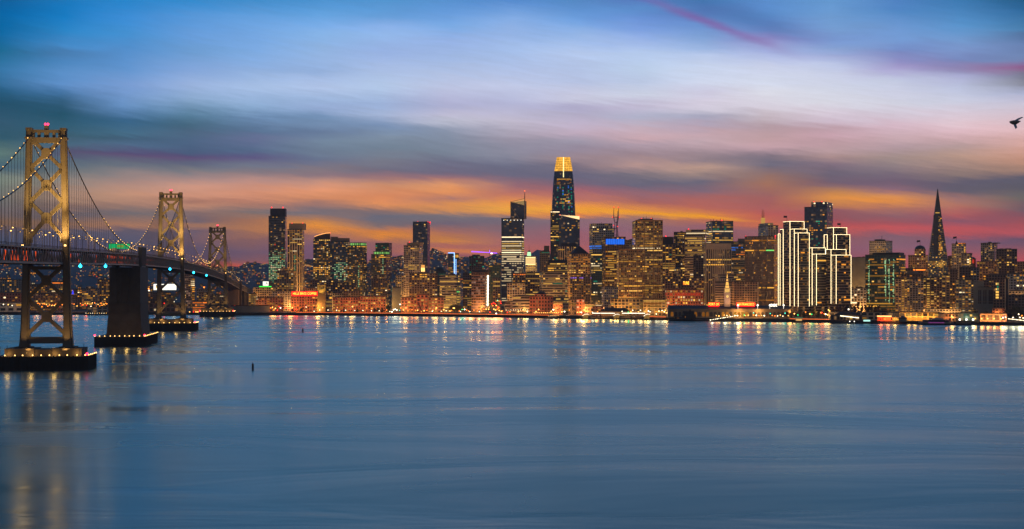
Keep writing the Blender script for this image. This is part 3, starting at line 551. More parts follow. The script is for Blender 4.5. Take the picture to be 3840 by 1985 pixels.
FM = {
 'tan': facade('tan', (.15,.105,.06), (.012,.014,.014), .30, .34), 'beige': facade('beige', (.19,.14,.085), (.012,.013,.012), .3, .36, dim=.2),
 'goldgrid': facade('goldgrid', (.26,.155,.065), (.012,.011,.009), .22, .26, dim=.35), 'brown': facade('brown', (.085,.058,.038), (.01,.01,.01), .34, .36, dim=.16),
 'darkbrown': facade('darkbrown', (.045,.034,.028), (.008,.009,.01), .3, .3, dim=.1), 'grey': facade('grey', (.095,.095,.088), (.012,.015,.016), .3, .36),
 'palegrey': facade('palegrey', (.16,.155,.14), (.014,.017,.018), .32, .4), 'glass': facade('glass', (.022,.026,.028), (.012,.018,.022), .1, .18, grough=.14, mull=2),
 'navy': facade('navy', (.022,.03,.045), (.024,.046,.080), .08, .16, grough=.14, mull=2), 'teal': facade('teal', (.025,.04,.036), (.010,.026,.026), .12, .18, grough=.15, mull=2),
 'bands': facade('bands', (.13,.115,.09), (.010,.011,.011), .0, .48, dim=.14), 'darkbands': facade('darkbands', (.05,.056,.06), (.012,.018,.026), .0, .26, grough=.16),
 'ribs': facade('ribs', (.22,.17,.11), (.008,.009,.009), .46, .0), 'fineribs': facade('fineribs', (.17,.12,.07), (.006,.008,.008), .5, .06), 'darkribs': facade('darkribs', (.075,.06,.045), (.006,.007,.009), .35, .12),
 'brick': facade('brick', (.20,.065,.03), (.012,.01,.008), .45, .45, dim=.12), 'brickdark': facade('brickdark', (.12,.05,.03), (.01,.008,.007), .45, .45, dim=.1),
 'white': facade('white', (.26,.23,.17), (.014,.015,.015), .4, .45), 'whitegrid': facade('whitegrid', (.17,.15,.125), (.012,.013,.014), .25, .3, dim=.25), 'constr': facade('constr', (.05,.048,.045), (.006,.006,.006), .2, .2, dim=.05),
 'ecbands': facade('ecbands', (.085,.068,.045), (.008,.008,.007), .0, .34, dim=.22), 'ochre': facade('ochre', (.085,.062,.024), (.03,.02,.01), .98, .98), 'blank': facade('blank', (.055,.064,.06), (.02,.024,.022), .97, .97),
 'brownbands': facade('brownbands', (.12,.07,.045), (.02,.014,.012), .12, .42, dim=.3, dimcol=(1,.55,.35)),
}
mech_m = pmat('rooftop_plant', (.22,.18,.13), .8); mech_tan = pmat('rooftop_screen_tan', (.42,.31,.18), .8); mech_dark = pmat('rooftop_dark', (.04,.04,.045), .7)
roof_m = pmat('flat_roof', (.06,.056,.05), .9); pyr_m = pmat('slate_pyramid_roof', (.02,.018,.025), .7)
WCOL = {'o': (1,.345,.028), 'a': (1,.455,.05), 'y': (1,.54,.10), 'w': (1,.74,.40), 'W': (.95,.97,.9), 't': (0,.75,.45), 'g': (.25,1,.2), 'b': (.05,.25,1), 'r': (1,.06,.02), 'p': (.45,.2,1), 'G': (.55,.95,.45), 'O': (1,.22,.02)}
WL = {'o': (.22,.5,1.1), 'a': (.22,.5,1.15), 'y': (.25,.6,1.3), 'w': (.55,.95,2.0), 'W': (.5,1.0,2.2), 't': (.14,.28,.55), 'g': (.4,.7,1), 'b': (.5,.9,1.4), 'r': (.5,1,1.6), 'p': (.5,.9,1.4), 'G': (.35,.65,1.0), 'O': (.6,1.2,2.2)}
PAL = {'warm': 'ooooaaaaaayyyw', 'office': 'oaaaaayyyyyyw', 'officet': 'oaaaayyyyytw', 'resi': 'oooooaaaaay', 'white': 'wwwwyyW', 'green': 'GGGwytG', 'tealish': 'aayytttG', 'navyt': 'aayttttw', 'gold': 'aaayyyyo', 'cool': 'yyyGtwy'}
WIN_M = {}; WIN_ME = {}
def wmat(ch, lv):
    k = (ch, lv)
    if k not in WIN_M: WIN_M[k] = emat(f'window_light_{ch}_{lv}', WCOL[ch], WL[ch][lv])
    return WIN_M[k]
def wme(ch, lv):
    k = (ch, lv)
    if k not in WIN_ME: WIN_ME[k] = MB().box(-.5, .5, -.12, 0, -.5, .5).mesh('window', wmat(ch, lv))
    return WIN_ME[k]
SPECS = []; OCC = []
class Frame: pass
def Bd(name, label, cat, tiers, off, **k): SPECS.append(dict(name=name, label=label, cat=cat, tiers=tiers, off=off, **k))
WCAP = 100
def visible(px, py, D):
    for a, b_, yt, d in OCC:
        if d < D-1 and a < px < b_ and py > yt: return False
    return py < 1172
def make(sp):
    t0 = sp['tiers'][0]; x0, x1, yt = t0[:3]; xc = sp.get('xc'); pm = (x0+x1)/2
    D = sp.get('D') or shore(pm)+sp['off']; k = F/D
    dep = sp.get('dep', 28.0); fr = Frame(); fr.D = D; fr.k = k
    phi = math.atan((pm-CX)/F)
    if xc is None:
        th = 0.0; Wd = (x1-x0)/k; C0 = Vector((wx(pm, D), D)); al = -phi+th; ex = Vector((math.cos(al), math.sin(al))); ey = Vector((-math.sin(al), math.cos(al)))
        cen = C0+ey*dep/2
    else:
        right = (x1-xc) >= (xc-x0); small = ((xc-x0) if right else (x1-xc))/k; big = ((x1-xc) if right else (xc-x0))/k
        th = min(math.radians(50), max(math.radians(5), math.asin(min(.8, small/dep)))); dep = small/math.sin(th); Wd = big/math.cos(th)
        if not right: th = -th
        al = -phi+th; ex = Vector((math.cos(al), math.sin(al))); ey = Vector((-math.sin(al), math.cos(al)))
        C0 = Vector((wx(xc, D), D)); cen = C0+ex*(Wd/2 if right else -Wd/2)+ey*dep/2
    R_ = empty(sp['name'], (cen.x, cen.y, GZ), al); tag(R_, sp['label'], sp['cat'], sp.get('group'))
    sc = Wd/((x1-x0) if xc is None else max(x1-xc, xc-x0)); pc = pm if xc is None else ((xc+x1)/2 if (x1-xc) >= (xc-x0) else (xc+x0)/2)
    fr.root = R_; fr.W = Wd; fr.dep = dep; fr.fy = -dep/2
    fr.lx = lambda px: (px-pc)*sc; fr.z = lambda py: wz(py, D)-GZ; fr.ex = ex; fr.ey = ey; fr.cen = cen; fr.side = 0 if xc is None else (-1 if (x1-xc) >= (xc-x0) else 1)
    fr.sx0, fr.sx1 = -Wd/2, Wd/2
    body = MB(); wins = []
    fl = sp.get('fl', 3.9); bay = sp.get('bay', 4.2); p = sp.get('lit', .2); rows = sp.get('rows', 0.0); pal = PAL.get(sp.get('pal', 'warm'), sp.get('pal', 'warm'))
    seed = random.Random(hash(sp['label']) & 0xffff if False else sum(ord(ch)*(i+1) for i, ch in enumerate(sp['label'])))
    zb = 0.0
    for ti, t in enumerate(sp['tiers']):
        a, b_, y = t[:3]; kind = t[3] if len(t) > 3 else 'body'
        if ti == 0: l0, l1, d0, d1, z0 = -Wd/2, Wd/2, -dep/2, dep/2, 0.0
        else:
            l0, l1 = max(fr.lx(a), -Wd/2) if kind != 'wide' else fr.lx(a), fr.lx(b_); z0 = fr.z(t[4]) if len(t) > 4 else zb; ins = dep*.12 if kind == 'mech' else dep*.04
            d0, d1 = -dep/2+ins, dep/2-ins
            if len(t) > 5: d0, d1 = -dep/2+t[5], dep/2-t[5]
        z1 = fr.z(y); H = z1-z0
        if ti == 0: zb = z1
        if kind == 'mech':
            MB().box(l0, l1, d0, d1, z0, z1).build('rooftop_box', sp.get('mechm', mech_m), R_); continue
        nb = max(1, round((l1-l0)/bay)); nf = max(1, round(H/fl)); ns = max(1, round((d1-d0)/bay))
        body.box(l0, l1, d0, d1, z0, z1, 0, (nb, nf), (ns, nf), tmi=1)
        if ti == 0 and sp.get('parapet', True):
            for q in ((l0-.25,l1+.25,d0-.25,d0+.4),(l0-.25,l1+.25,d1-.4,d1+.25),(l0-.25,l0+.4,d0+.4,d1-.4),(l1-.4,l1+.25,d0+.4,d1-.4)): body.box(*q, z1, z1+1.0, 1)
        if sp.get('nowin'): continue
        # lit windows on the front, and on the side that shows
        bw, fh = (l1-l0)/nb, H/nf; pf = sp.get('gap', .3)
        faces = [(nb, bw, lambda u: (l0+u, d0), 0)]
        if fr.side < 0: faces.append((ns, (d1-d0)/ns, lambda u: (l0, d1-u), -math.pi/2))
        if fr.side > 0: faces.append((ns, (d1-d0)/ns, lambda u: (l1, d0+u), math.pi/2))
        for fi, (nbb, bww, fp, ro) in enumerate(faces):
            cf = [seed.random() for _ in range(nbb)]
            for f_ in range(nf):
                zc = z0+(f_+.5)*fh; pyc = HY-(zc+GZ-HC)*k
                zone = None
                for zn in sp.get('zones', ()):                    # (y0, y1, p, palette, level, x0, x1)
                    if zn[0] <= pyc <= zn[1]: zone = zn
                pp = p*seed.uniform(.35, 1.6); pl = pal; lvb = None; zr = (None, None)
                if rows and seed.random() < rows: pp = seed.uniform(.6, .95)
                if zone: pp = zone[2]; pl = PAL.get(zone[3], zone[3]); lvb = zone[4]; zr = zone[5:7] if len(zone) > 5 else zr
                rowc = seed.choice([c_ for c_ in pl if c_ not in 'tgpb'] or pl); i = 0
                while i < nbb:
                    X_, Y_ = fp((i+.5)*bww); wpos = cen+ex*X_+ey*Y_; px = CX+F*wpos.x/wpos.y
                    q = pp
                    if zr[0] is not None and not (zr[0] <= px <= zr[1]): q = p*.7
                    if sp.get('colvar'): q *= .3+1.5*cf[i]
                    if seed.random() < q:
                        run = 1
                        if sp.get('merge', True):
                            while i+run < nbb and run < 9 and seed.random() < min(.9, q*1.1): run += 1
                        X_, Y_ = fp((i+run/2)*bww); wpos = cen+ex*X_+ey*Y_; px = CX+F*wpos.x/wpos.y
                        if visible(px, pyc, D):
                            ch = rowc if (rows and seed.random() < .7) else seed.choice(pl)
                            lv = lvb if lvb is not None else seed.choices((0, 1, 2), (.45, .4, .15))[0]
                            if lvb is not None and seed.random() < .3: lv = max(0, lv-1)
                            wins.append((run*bww-bww*pf, fh*sp.get('wh', .46), X_, Y_, zc, ro, ch, lv))
                        i += run
                    else: i += 1
    fr.body = body.build('walls', [FM[sp.get('mat', 'tan')], roof_m], R_)
    wins.sort(key=lambda w_: -(w_[0]*(1+w_[7]))); rest = {}
    for j, (ww, hh, X_, Y_, zc, ro, ch, lv) in enumerate(wins):
        ox = (0, -.05) if ro == 0 else ((-.05, 0) if ro < 0 else (.05, 0))
        if j < WCAP:
            inst(wme(ch, lv), 'window', R_, (X_+ox[0], Y_+ox[1], zc), (0, 0, ro), (ww, 1, hh))
        else: rest.setdefault((ch, lv), []).append((ww, hh, X_, Y_, zc, ro))
    if rest:
        mbx = MB(); mats = []
        for mi, (key, lst) in enumerate(rest.items()):
            mats.append(wmat(*key))
            for ww, hh, X_, Y_, zc, ro in lst:
                if ro == 0: mbx.box(X_-ww/2, X_+ww/2, Y_-.2, Y_-.05, zc-hh/2, zc+hh/2, mi)
                elif ro < 0: mbx.box(X_-.2, X_-.05, Y_-ww/2, Y_+ww/2, zc-hh/2, zc+hh/2, mi)
                else: mbx.box(X_+.05, X_+.2, Y_-ww/2, Y_+ww/2, zc-hh/2, zc+hh/2, mi)
        tag(mbx.build('lit_windows', mats, R_), kind='stuff')
    # rooftop clutter and beacons
    t0z = fr.z(sp['tiers'][0][2])
    if sp.get('clutter', True):
        m_ = MB()
        for _ in range(seed.randint(1, 3)):
            w_ = seed.uniform(3, max(4, Wd*.25)); xx = seed.uniform(-Wd/2+w_, Wd/2-w_) if Wd > 3*w_ else 0; hh = seed.uniform(1.2, 3.0); m_.box(xx-w_/2, xx+w_/2, -dep*.2, dep*.15, t0z, t0z+hh)
        m_.build('roof_unit', mech_m, R_)
    for px, py in sp.get('beacons', ()):
        MB().ball((fr.lx(px), -dep*.3, fr.z(py)), 1.15*D/2600, 6, 4).box(fr.lx(px)-.15, fr.lx(px)+.15, -dep*.3-.15, -dep*.3+.15, fr.z(py)-5, fr.z(py)).build('beacon', [emat('beacon_red', (1,.02,.03), 3.2)], R_)
    for px, y0, y1 in sp.get('masts', ()):
        MB().bar((fr.lx(px), 0, fr.z(y1)), (fr.lx(px), 0, fr.z(y0)), .55).build('antenna', mech_dark, R_)
    if sp.get('fx'): sp['fx'](fr)
    return fr
# ================================================================== special rooftops, signs and features
gold_c = facade('crown', (.02,.015,.01), (.02,.015,.01), .0, .0, dim=0)
def crown_mat(name, col, st, fu, fv, vary=.35):
    m_ = bpy.data.materials.new(name); m_.use_nodes = True; n = NT(m_.node_tree)
    uv = n.n('ShaderNodeUVMap'); s_ = n.n('ShaderNodeSeparateXYZ'); n.l(uv.outputs[0], s_.inputs[0]); u, v, _ = s_.outputs
    g = n.m('MULTIPLY', n.m('GREATER_THAN', n.m('FRACT', u), fu), n.m('GREATER_THAN', n.m('FRACT', v), fv))
    wn = n.n('ShaderNodeTexWhiteNoise', noise_dimensions='3D'); n.l(n.xyz(n.m('FLOOR', u), n.m('FLOOR', v), 0), wn.inputs['Vector'])
    e = n.n('ShaderNodeEmission'); e.inputs[0].default_value = (*col, 1)
    n.l(n.m('MULTIPLY', n.m('MULTIPLY', n.mr(g, 0, 1, .22, 1), st), n.mr(wn.outputs[0], 0, 1, 1-vary, 1+vary)), e.inputs[1])
    o = n.n('ShaderNodeOutputMaterial'); n.l(e.outputs[0], o.inputs[0]); m_.cycles.emission_sampling = 'NONE'; return m_
M_CROWN = crown_mat('gold_lit_crown', (1,.47,.05), 1.15, .10, .14, .25); M_GREENC = crown_mat('green_lit_crown', (.30,.72,.16), .75, .35, 0, .5)
M_STRIP = emat('outline_lights', (1,.78,.42), 4.6, True); M_BLUE = emat('blue_strip', (.25,.5,1), 3.0); M_BPANEL = crown_mat('blue_panel', (.02,.18,1), 1.0, .12, 0, .12)
M_WHITE = emat('white_light', (1,.9,.7), 3); M_ORS = emat('orange_strip', (1,.40,.10), 2.2); M_PURP = emat('purple_led', (.32,.08,1), 2.4)
def strip(fr, name, mat, p, q, w_=1.0): return MB().bar(p, q, w_).build(name, mat, fr.root)
def fx_curve(fr):                                            # rising curved roof edge picked out in light
    m = MB(); n_ = 14; y0 = fr.fy
    P = [(fr.lx(1179+59*i/n_), fr.z(888-14*math.sin(i/n_*math.pi/2))) for i in range(n_+1)]; zb = fr.z(898)
    for (a, za), (b_, zb_) in zip(P, P[1:]):
        m.quad([(a,y0,zb),(b_,y0,zb),(b_,y0,zb_),(a,y0,za)]); m.quad([(b_,-y0,zb),(a,-y0,zb),(a,-y0,za),(b_,-y0,zb_)]); m.quad([(a,y0,za),(b_,y0,zb_),(b_,-y0,zb_),(a,-y0,za)])
    m.quad([(P[-1][0],y0,zb),(P[-1][0],-y0,zb),(P[-1][0],-y0,P[-1][1]),(P[-1][0],y0,P[-1][1])])
    m.build('curved_crown', mech_dark, fr.root); MB().tube([(a, y0-.4, z) for a, z in P], .55, 5).build('roof_light_strip', M_ORS, fr.root)
def fx_green(a, b_, y0, y1):
    def f(fr):
        l0, l1 = fr.lx(a), fr.lx(b_); d = -fr.fy-2; nb = round((l1-l0)/4.6)
        MB().box(l0, l1, -d, d, fr.z(y1), fr.z(y0), 0, (nb, 1), (nb, 1), tmi=1).build('lit_crown', [M_GREENC, roof_m], fr.root)
        MB().box(l0-.8, l1+.8, -d-.8, d+.8, fr.z(y0), fr.z(y0)+1.2).build('crown_cornice', mech_dark, fr.root)
    return f
def fx_vline(px, y0, y1, ch='G', lv=1, name='lit_stair_column', w_=2.0):
    def f(fr):
        m = MB(); z0, z1 = fr.z(y1), fr.z(y0); n_ = int((z1-z0)/3.9); x = fr.lx(px)
        for i in range(n_):
            if (i*7) % 5: m.box(x-w_/2, x+w_/2, fr.fy-.25, fr.fy-.1, z0+i*3.9, z0+i*3.9+2.6)
        m.build(name, wmat(ch, lv), fr.root)
    return f
def fxs(*fs):
    def f(fr):
        for g in fs: g(fr)
    return f
def fx_lantern(fr):
    R_ = fr.root; m = MB(); x = fr.lx(1586); y = fr.fy+6
    m.box(x-4.6, x+4.6, y-4.6, y+4.6, fr.z(1024), fr.z(1019)); m.box(x-3.6, x+3.6, y-3.6, y+3.6, fr.z(994), fr.z(992.5)); m.box(x-4.2, x+4.2, y-4.2, y+4.2, fr.z(1004), fr.z(1002.5)); m.build('lantern_cornice', FM['tan'], R_)
    m = MB()
    for sx in (-1, 1):
        for sy in (-1, 1): m.box(x+sx*3.6-.5, x+sx*3.6+.5, y+sy*3.6-.5, y+sy*3.6+.5, fr.z(1019), fr.z(993))
    m.box(x-.4, x+.4, y-4.1, y-3.7, fr.z(1019), fr.z(993)); m.build('lantern_post', FM['tan'], R_)
    MB().box(x-3.2, x+3.2, y-3.2, y+3.2, fr.z(1019), fr.z(1004)).build('lantern_glow', emat('lantern_glow', (1,.55,.15), 2.6), R_)
    MB().box(x-2.9, x+2.9, y-2.9, y+2.9, fr.z(1003), fr.z(994)).build('lantern_glow', emat('lantern_glow_dim', (1,.42,.08), 1.3), R_)
def fx_dome(pxc, r_px, ybase, mat=None, lit=None, sz=1.0, name='dome'):
    def f(fr):
        r = r_px/fr.k; x = fr.lx(pxc); n_ = 16; m = MB(); g = []
        for i in range(7): a = math.pi/2*i/6; g.append([(x+r*math.cos(a)*math.cos(2*math.pi*j/n_), r*math.cos(a)*math.sin(2*math.pi*j/n_), fr.z(ybase)+r*sz*math.sin(a)) for j in range(n_)])
        for A_, B_ in zip(g, g[1:]):
            for j in range(n_): m.quad([A_[j], A_[(j+1) % n_], B_[(j+1) % n_], B_[j]])
        m.build(name, mat or pmat('dark_copper_dome', (.03,.04,.035), .5), fr.root)
        if lit: MB().tube([(x+r*1.02*math.cos(2*math.pi*j/16), r*1.02*math.sin(2*math.pi*j/16), fr.z(ybase)+.5) for j in range(17)], .5, 4).build('rim_light', lit, fr.root)
    return f
def fx_pyr(a, b_, y0, y1, mat=None):
    def f(fr):
        l0, l1 = fr.lx(a), fr.lx(b_); d = min(-fr.fy, (l1-l0)/2); x = (l0+l1)/2
        MB().prism([(l0,-d),(l1,-d),(l1,d),(l0,d)], fr.z(y1), fr.z(y0), top=[(x-.5,-.5),(x+.5,-.5),(x+.5,.5),(x-.5,.5)]).build('pyramid_roof', mat or pyr_m, fr.root)
    return f
def fx_flag(px, y0, y1, mat=None):
    def f(fr):
        x = fr.lx(px); m = MB().bar((x,0,fr.z(y1)), (x,0,fr.z(y0)), .45); m.build('flagpole', mech_dark, fr.root)
        z = fr.z(y0); m = MB(); L = 5.5
        for i in range(4): a, b_ = x-L*i/4, x-L*(i+1)/4; m.quad([(a,.5*math.sin(i*1.6),z),(b_,.5*math.sin(i*1.6+1.6),z-.5*(i+1)/2),(b_,.5*math.sin(i*1.6+1.6),z-3.2-.5*(i+1)/2),(a,.5*math.sin(i*1.6),z-3.0-.5*i/2)])
        m.build('flag', mat or pmat('flag_cloth', (.08,.06,.09), .9), fr.root)
    return f
def fx_park(fr):
    R_ = fr.root; y = fr.fy+5
    l0, l1 = fr.lx(1914), fr.lx(1966.5); zt0, zt1, zb = fr.z(757), fr.z(745), fr.z(820)
    nb, nf = 8, 14; m = MB(); d = -fr.fy-2
    m.quad([(l0,y,zb),(l1,y,zb),(l1,y,zt1-4),(l0,y,zt0-1)], [(0,0),(nb,0),(nb,nf),(0,nf)]); m.quad([(l1,y,zb),(l1,d,zb),(l1,d,zt1-4),(l1,y,zt1-4)], [(0,0),(nb,0),(nb,nf),(0,nf)])
    m.quad([(l0,d,zb),(l0,y,zb),(l0,y,zt0-1),(l0,d,zt0-1)], [(0,0),(nb,0),(nb,nf),(0,nf)]); m.quad([(l1,d,zb),(l0,d,zb),(l0,d,zt0-1),(l1,d,zt1-4)])
    m.quad([(l0,y,zt0-1),(l1,y,zt1-4),(l1,d,zt1-4),(l0,d,zt0-1)]); m.build('upper_tower', [FM['navy']], R_)
    m = MB().bar((l0,y-.5,zt0), (l1,y-.5,fr.z(771)), .9).bar((l0,y-.5,zt0), (l1,y-.5,zt1), .8).bar((l0,y-.5,zt0+1), (l0,y-.5,zb), 1.1).bar((l1,y-.5,zb), (l1,y-.5,zt1), 1.4)
    m.bar((l0+1,y-.5,fr.z(775)), (fr.lx(1946),y-.5,zb), .9); m.build('exposed_frame', mech_tan, R_)
    m = MB()
    for i in range(13):
        t = (i+1)/14; x = l0+(l1-l0)*t; za = zt0+(fr.z(771)-zt0)*t; zb2 = zt0+(zt1-zt0)*t; m.box(x-.3, x+.3, y-.3, y-.1, za+.5, max(za+.8, zb2-.5))
    m.build('lit_screen_slat', emat('screen_glow', (1,.62,.20), .9), R_)
    MB().tube([(l1,y,zt1), (l1,y,fr.z(726)), (l1,y,fr.z(717))], [.9, .5, .2], 6).build('spire', mech_dark, R_); MB().ball((l1,y,fr.z(716)), 1.0, 6, 4).build('beacon', emat('beacon_orange', (1,.16,.03), 3), R_)
    m = MB()
    for i in range(6): m.box(fr.lx(1889+13*i)-.6, fr.lx(1889+13*i)+.6, fr.fy-.5, fr.fy-.1, fr.z(827), fr.z(825))
    m.build('roof_spotlight', M_WHITE, R_)
def fx_wedge(fr):
    y0, y1 = fr.fy, -fr.fy; l0, l1 = fr.sx0, fr.sx1; zb = fr.z(826); za, zc = fr.z(807), fr.z(811); m = MB()
    m.quad([(l0,y0,zb),(l1,y0,zb),(l1,y0,fr.z(824)),(l0,y0,za)], [(0,0),(18,0),(18,2),(0,5)]); m.quad([(l1,y0,zb),(l1,y1,zb),(l1,y1,zc),(l1,y0,fr.z(824))]); m.quad([(l1,y1,zb),(l0,y1,zb),(l0,y1,za),(l1,y1,zc)]); m.quad([(l0,y1,zb),(l0,y0,zb),(l0,y0,za),(l0,y1,za)]); m.quad([(l0,y0,za),(l1,y0,fr.z(824)),(l1,y1,zc),(l0,y1,za)])
    m.build('wedge_roof', [FM['navy']], fr.root)
    MB().quad([(fr.lx(2110),y0-.3,fr.z(809)),(fr.lx(2173),y0-.3,fr.z(824)),(fr.lx(2173),y0-.3,fr.z(812))]).quad([(l0,y0-.35,fr.z(807.5)),(fr.lx(2173),y0-.35,fr.z(812.5)),(fr.lx(2173),y0-.35,fr.z(811.5)),(l0,y0-.35,fr.z(806.5))]).build('lit_roof_edge', emat('roof_edge_glow', (1,.62,.28), 1.7), fr.root)
def fx_blue(fr):
    l0, l1 = fr.lx(2271.5), fr.lx(2341); z0, z1 = fr.z(917), fr.z(896.5)
    MB().quad([(l0,fr.fy-.3,z0),(l1,fr.fy-.3,z0),(l1,fr.fy-.3,z1),(l0,fr.fy-.3,z1)], [(0,0),(8,0),(8,1),(0,1)]).build('blue_lit_panel', M_BPANEL, fr.root)
def fx_sign(txt, pxa, pxb, y0, y1, size, back=True, tcol=(1,.62,.05), bcol=(1,.0,.004), bst=6.0, yo=0):
    def f(fr):
        xm = (fr.lx(pxa)+fr.lx(pxb))/2; zm = (fr.z(y0)+fr.z(y1))/2; W_ = fr.lx(pxb)-fr.lx(pxa); H_ = fr.z(y0)-fr.z(y1)
        if back: MB().box(xm-W_/2, xm+W_/2, fr.fy-.6+yo, fr.fy-.2+yo, zm-H_/2, zm+H_/2).build('sign_board', emat('neon_red' if bst > 1 else 'neon_dim', bcol, bst, True), fr.root)
        t = text_mesh(txt, size, emat('neon_yellow', tcol, 3.0), .1, fr.root, (xm, fr.fy-.9+yo, zm), 0, 'sign_letters', 1.0, .02)
        bb = [v.co.x for v in t.data.vertices]; s_ = W_*.92/(max(bb)-min(bb)); t.scale.x = s_
        m = MB()
        for i in range(6): x = xm-W_*.45+W_*.18*i; m.bar((x, fr.fy+.2+yo, zm-H_/2-4), (x, fr.fy-.1+yo, zm+H_/2), .3)
        m.build('sign_frame', mech_dark, fr.root)
    return f
def fx_arch_tower(fr):                                      # tall brick tower with lit arcade and low tiled roof
    R_ = fr.root; l0, l1 = fr.sx0, fr.sx1; m = MB()
    m.prism([(l0-1.2,-(-fr.fy)-1.2),(l1+1.2,fr.fy-1.2),(l1+1.2,-fr.fy+1.2),(l0-1.2,-fr.fy+1.2)], fr.z(1068), fr.z(1063), top=[(-2,-2),(2,-2),(2,2),(-2,2)]); m.build('tiled_roof', pmat('roof_tile', (.06,.03,.02)), R_)
    m = MB()
    for i in range(4): x = l0+(l1-l0)*(.26+.16*i); m.box(x-.8, x+.8, fr.fy-.1, fr.fy+.4, fr.z(1086), fr.z(1077)); m.ball((x, fr.fy-.02, fr.z(1077)), .8, 8, 6)
    m.build('arched_opening', mech_dark, R_)
    L = bpy.data.lights.new('uplight', 'SPOT'); L.energy = 26000; L.color = (1,.62,.12); L.spot_size = 1.3; L.spot_blend = 1; o = bpy.data.objects.new('tower_uplight', L); COL.objects.link(o); o.parent = R_
    o.location = (0, fr.fy-9, fr.z(1110)); o.rotation_euler = (Vector((0, fr.fy, fr.z(1078)))-o.location).to_track_quat('-Z', 'Y').to_euler()
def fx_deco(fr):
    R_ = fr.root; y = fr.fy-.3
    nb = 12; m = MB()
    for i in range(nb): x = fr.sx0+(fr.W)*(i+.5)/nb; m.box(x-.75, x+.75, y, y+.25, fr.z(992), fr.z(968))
    m.build('glowing_bay', emat('glowing_bay', (1,.66,.26), 1.05), R_)  # bays glow by emission in place of floodlighting
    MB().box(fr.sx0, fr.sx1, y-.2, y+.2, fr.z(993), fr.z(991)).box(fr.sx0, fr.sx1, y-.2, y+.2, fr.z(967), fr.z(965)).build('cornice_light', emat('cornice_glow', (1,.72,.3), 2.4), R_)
    x = fr.lx(1981); MB().prism([(x-3.6,-3.6),(x+3.6,-3.6),(x+3.6,3.6),(x-3.6,3.6)], fr.z(962), fr.z(945), top=[(x-2.6,-2.6),(x+2.6,-2.6),(x+2.6,2.6),(x-2.6,2.6)]).build('lit_cupola', emat('cupola_glow', (.55,1,.5), 1.3), R_)
    MB().prism([(x-3,-3),(x+3,-3),(x+3,3),(x-3,3)], fr.z(945), fr.z(938), top=[(x-.2,-.2),(x+.2,-.2),(x+.2,.2),(x-.2,.2)]).bar((x,0,fr.z(940)), (x,0,fr.z(917)), .4).build('cupola_roof', mech_dark, R_)
def fx_edges(fr):                                           # pencil-thin blue-white edges
    z1 = fr.z(948); MB().box(fr.sx0, fr.lx(1703), fr.fy-.5, fr.fy-.1, z1-1.2, z1).box(fr.lx(1702.5), fr.lx(1705), fr.fy-.5, fr.fy-.1, fr.z(1026), z1).box(fr.lx(1709), fr.lx(1710.6), fr.fy-.5, fr.fy-.1, fr.z(1033), fr.z(972)).build('blue_edge_light', M_BLUE, fr.root)
    MB().box(fr.lx(1706), fr.lx(1719), fr.fy, fr.fy+8, fr.z(966), fr.z(954)).build('lit_penthouse', emat('penthouse_glow', (1,.45,.06), .9), fr.root)
def fx_string(fr):                                          # bright white light column down the corner
    m = MB(); x = fr.sx1+.3
    for i in range(26):
        py = 1036+i*4.4; z = fr.z(py); yy = fr.fy+fr.dep*.55+(i-13)*-.12; m.ball((x+.4, yy, z), 1.25 if i % 3 else 1.6, 6, 4)
    m.build('string_light', emat('string_white', (1,.76,.50), 5, True), fr.root)
def fx_triton(fr):                                          # slim twin masts on a plinth whose gold light is its own emission
    x = fr.lx(2880); m = MB().box(x-3, x+3, -3, 3, fr.z(836), fr.z(815)); m.build('mast_plinth', emat('glowing_plinth', (1,.55,.12), .55), fr.root)
    for px in (2877, 2883): MB().tube([(fr.lx(px),0,fr.z(816)), (fr.lx(px),0,fr.z(784))], [.9, .35], 6).build('mast', pmat('gilded_mast', (.5,.28,.12), .5), fr.root)
def fx_ribs(fr, n_=20, w_=.7, dp=1.0, y0=None, y1=1150):
    m = MB(); z1 = fr.z(y0); z0 = max(0, fr.z(y1))
    for i in range(n_+1): x = fr.sx0+fr.W*i/n_; m.box(x-w_/2, x+w_/2, fr.fy-dp, fr.fy, z0, z1)
    m.build('vertical_fins', fr.body.data.materials[0] if False else mech_tan, fr.root)
def fx_frame(y0, y1, nv, nh, w_=.9, mat=None):              # real projecting grid of piers and spandrels
    def f(fr):
        m = MB(); z0, z1 = max(0, fr.z(y1)), fr.z(y0)
        for i in range(nv+1): x = fr.sx0+fr.W*i/nv; m.box(x-w_/2, x+w_/2, fr.fy-.7, fr.fy, z0, z1)
        for i in range(nh+1): z = z0+(z1-z0)*i/nh; m.box(fr.sx0, fr.sx1, fr.fy-.55, fr.fy, z-.4, z+.4)
        m.box(fr.sx0-.3, fr.sx1+.3, fr.fy-.8, fr.fy, z1, z1+2.2)
        m.build('facade_frame', mat or mech_tan, fr.root)
    return f
def fx_tower_strings(xs_):
    def f(fr):
        for px in xs_:
            m = MB(); r = random.Random(px); x = fr.lx(px)
            for i in range(46):
                py = 974+i*3.6
                if r.random() < .8 and visible(px, py, fr.D): m.box(x+r.uniform(-1.6,1.6)-.45, x+.45, fr.fy-.4, fr.fy-.1, fr.z(py)-.7, fr.z(py)+.7)
            if m.v: m.build('light_string', wmat('G', 1), fr.root)
    return f
def fx_slots(fr):
    m = MB()
    for px in (3672,3678,3690,3697,3709,3713,3717,3721): m.box(fr.lx(px)-.8, fr.lx(px)+.8, fr.fy-.25, fr.fy-.05, fr.z(1140), fr.z(1088))
    m.build('tall_slot_window', mech_dark, fr.root)
    for i in range(3): MB().box(fr.sx0-.4, fr.sx1+.4, fr.fy-.5, fr.fy, fr.z(1084+i*24), fr.z(1082.5+i*24)).build('concrete_ledge', mech_m, fr.root)
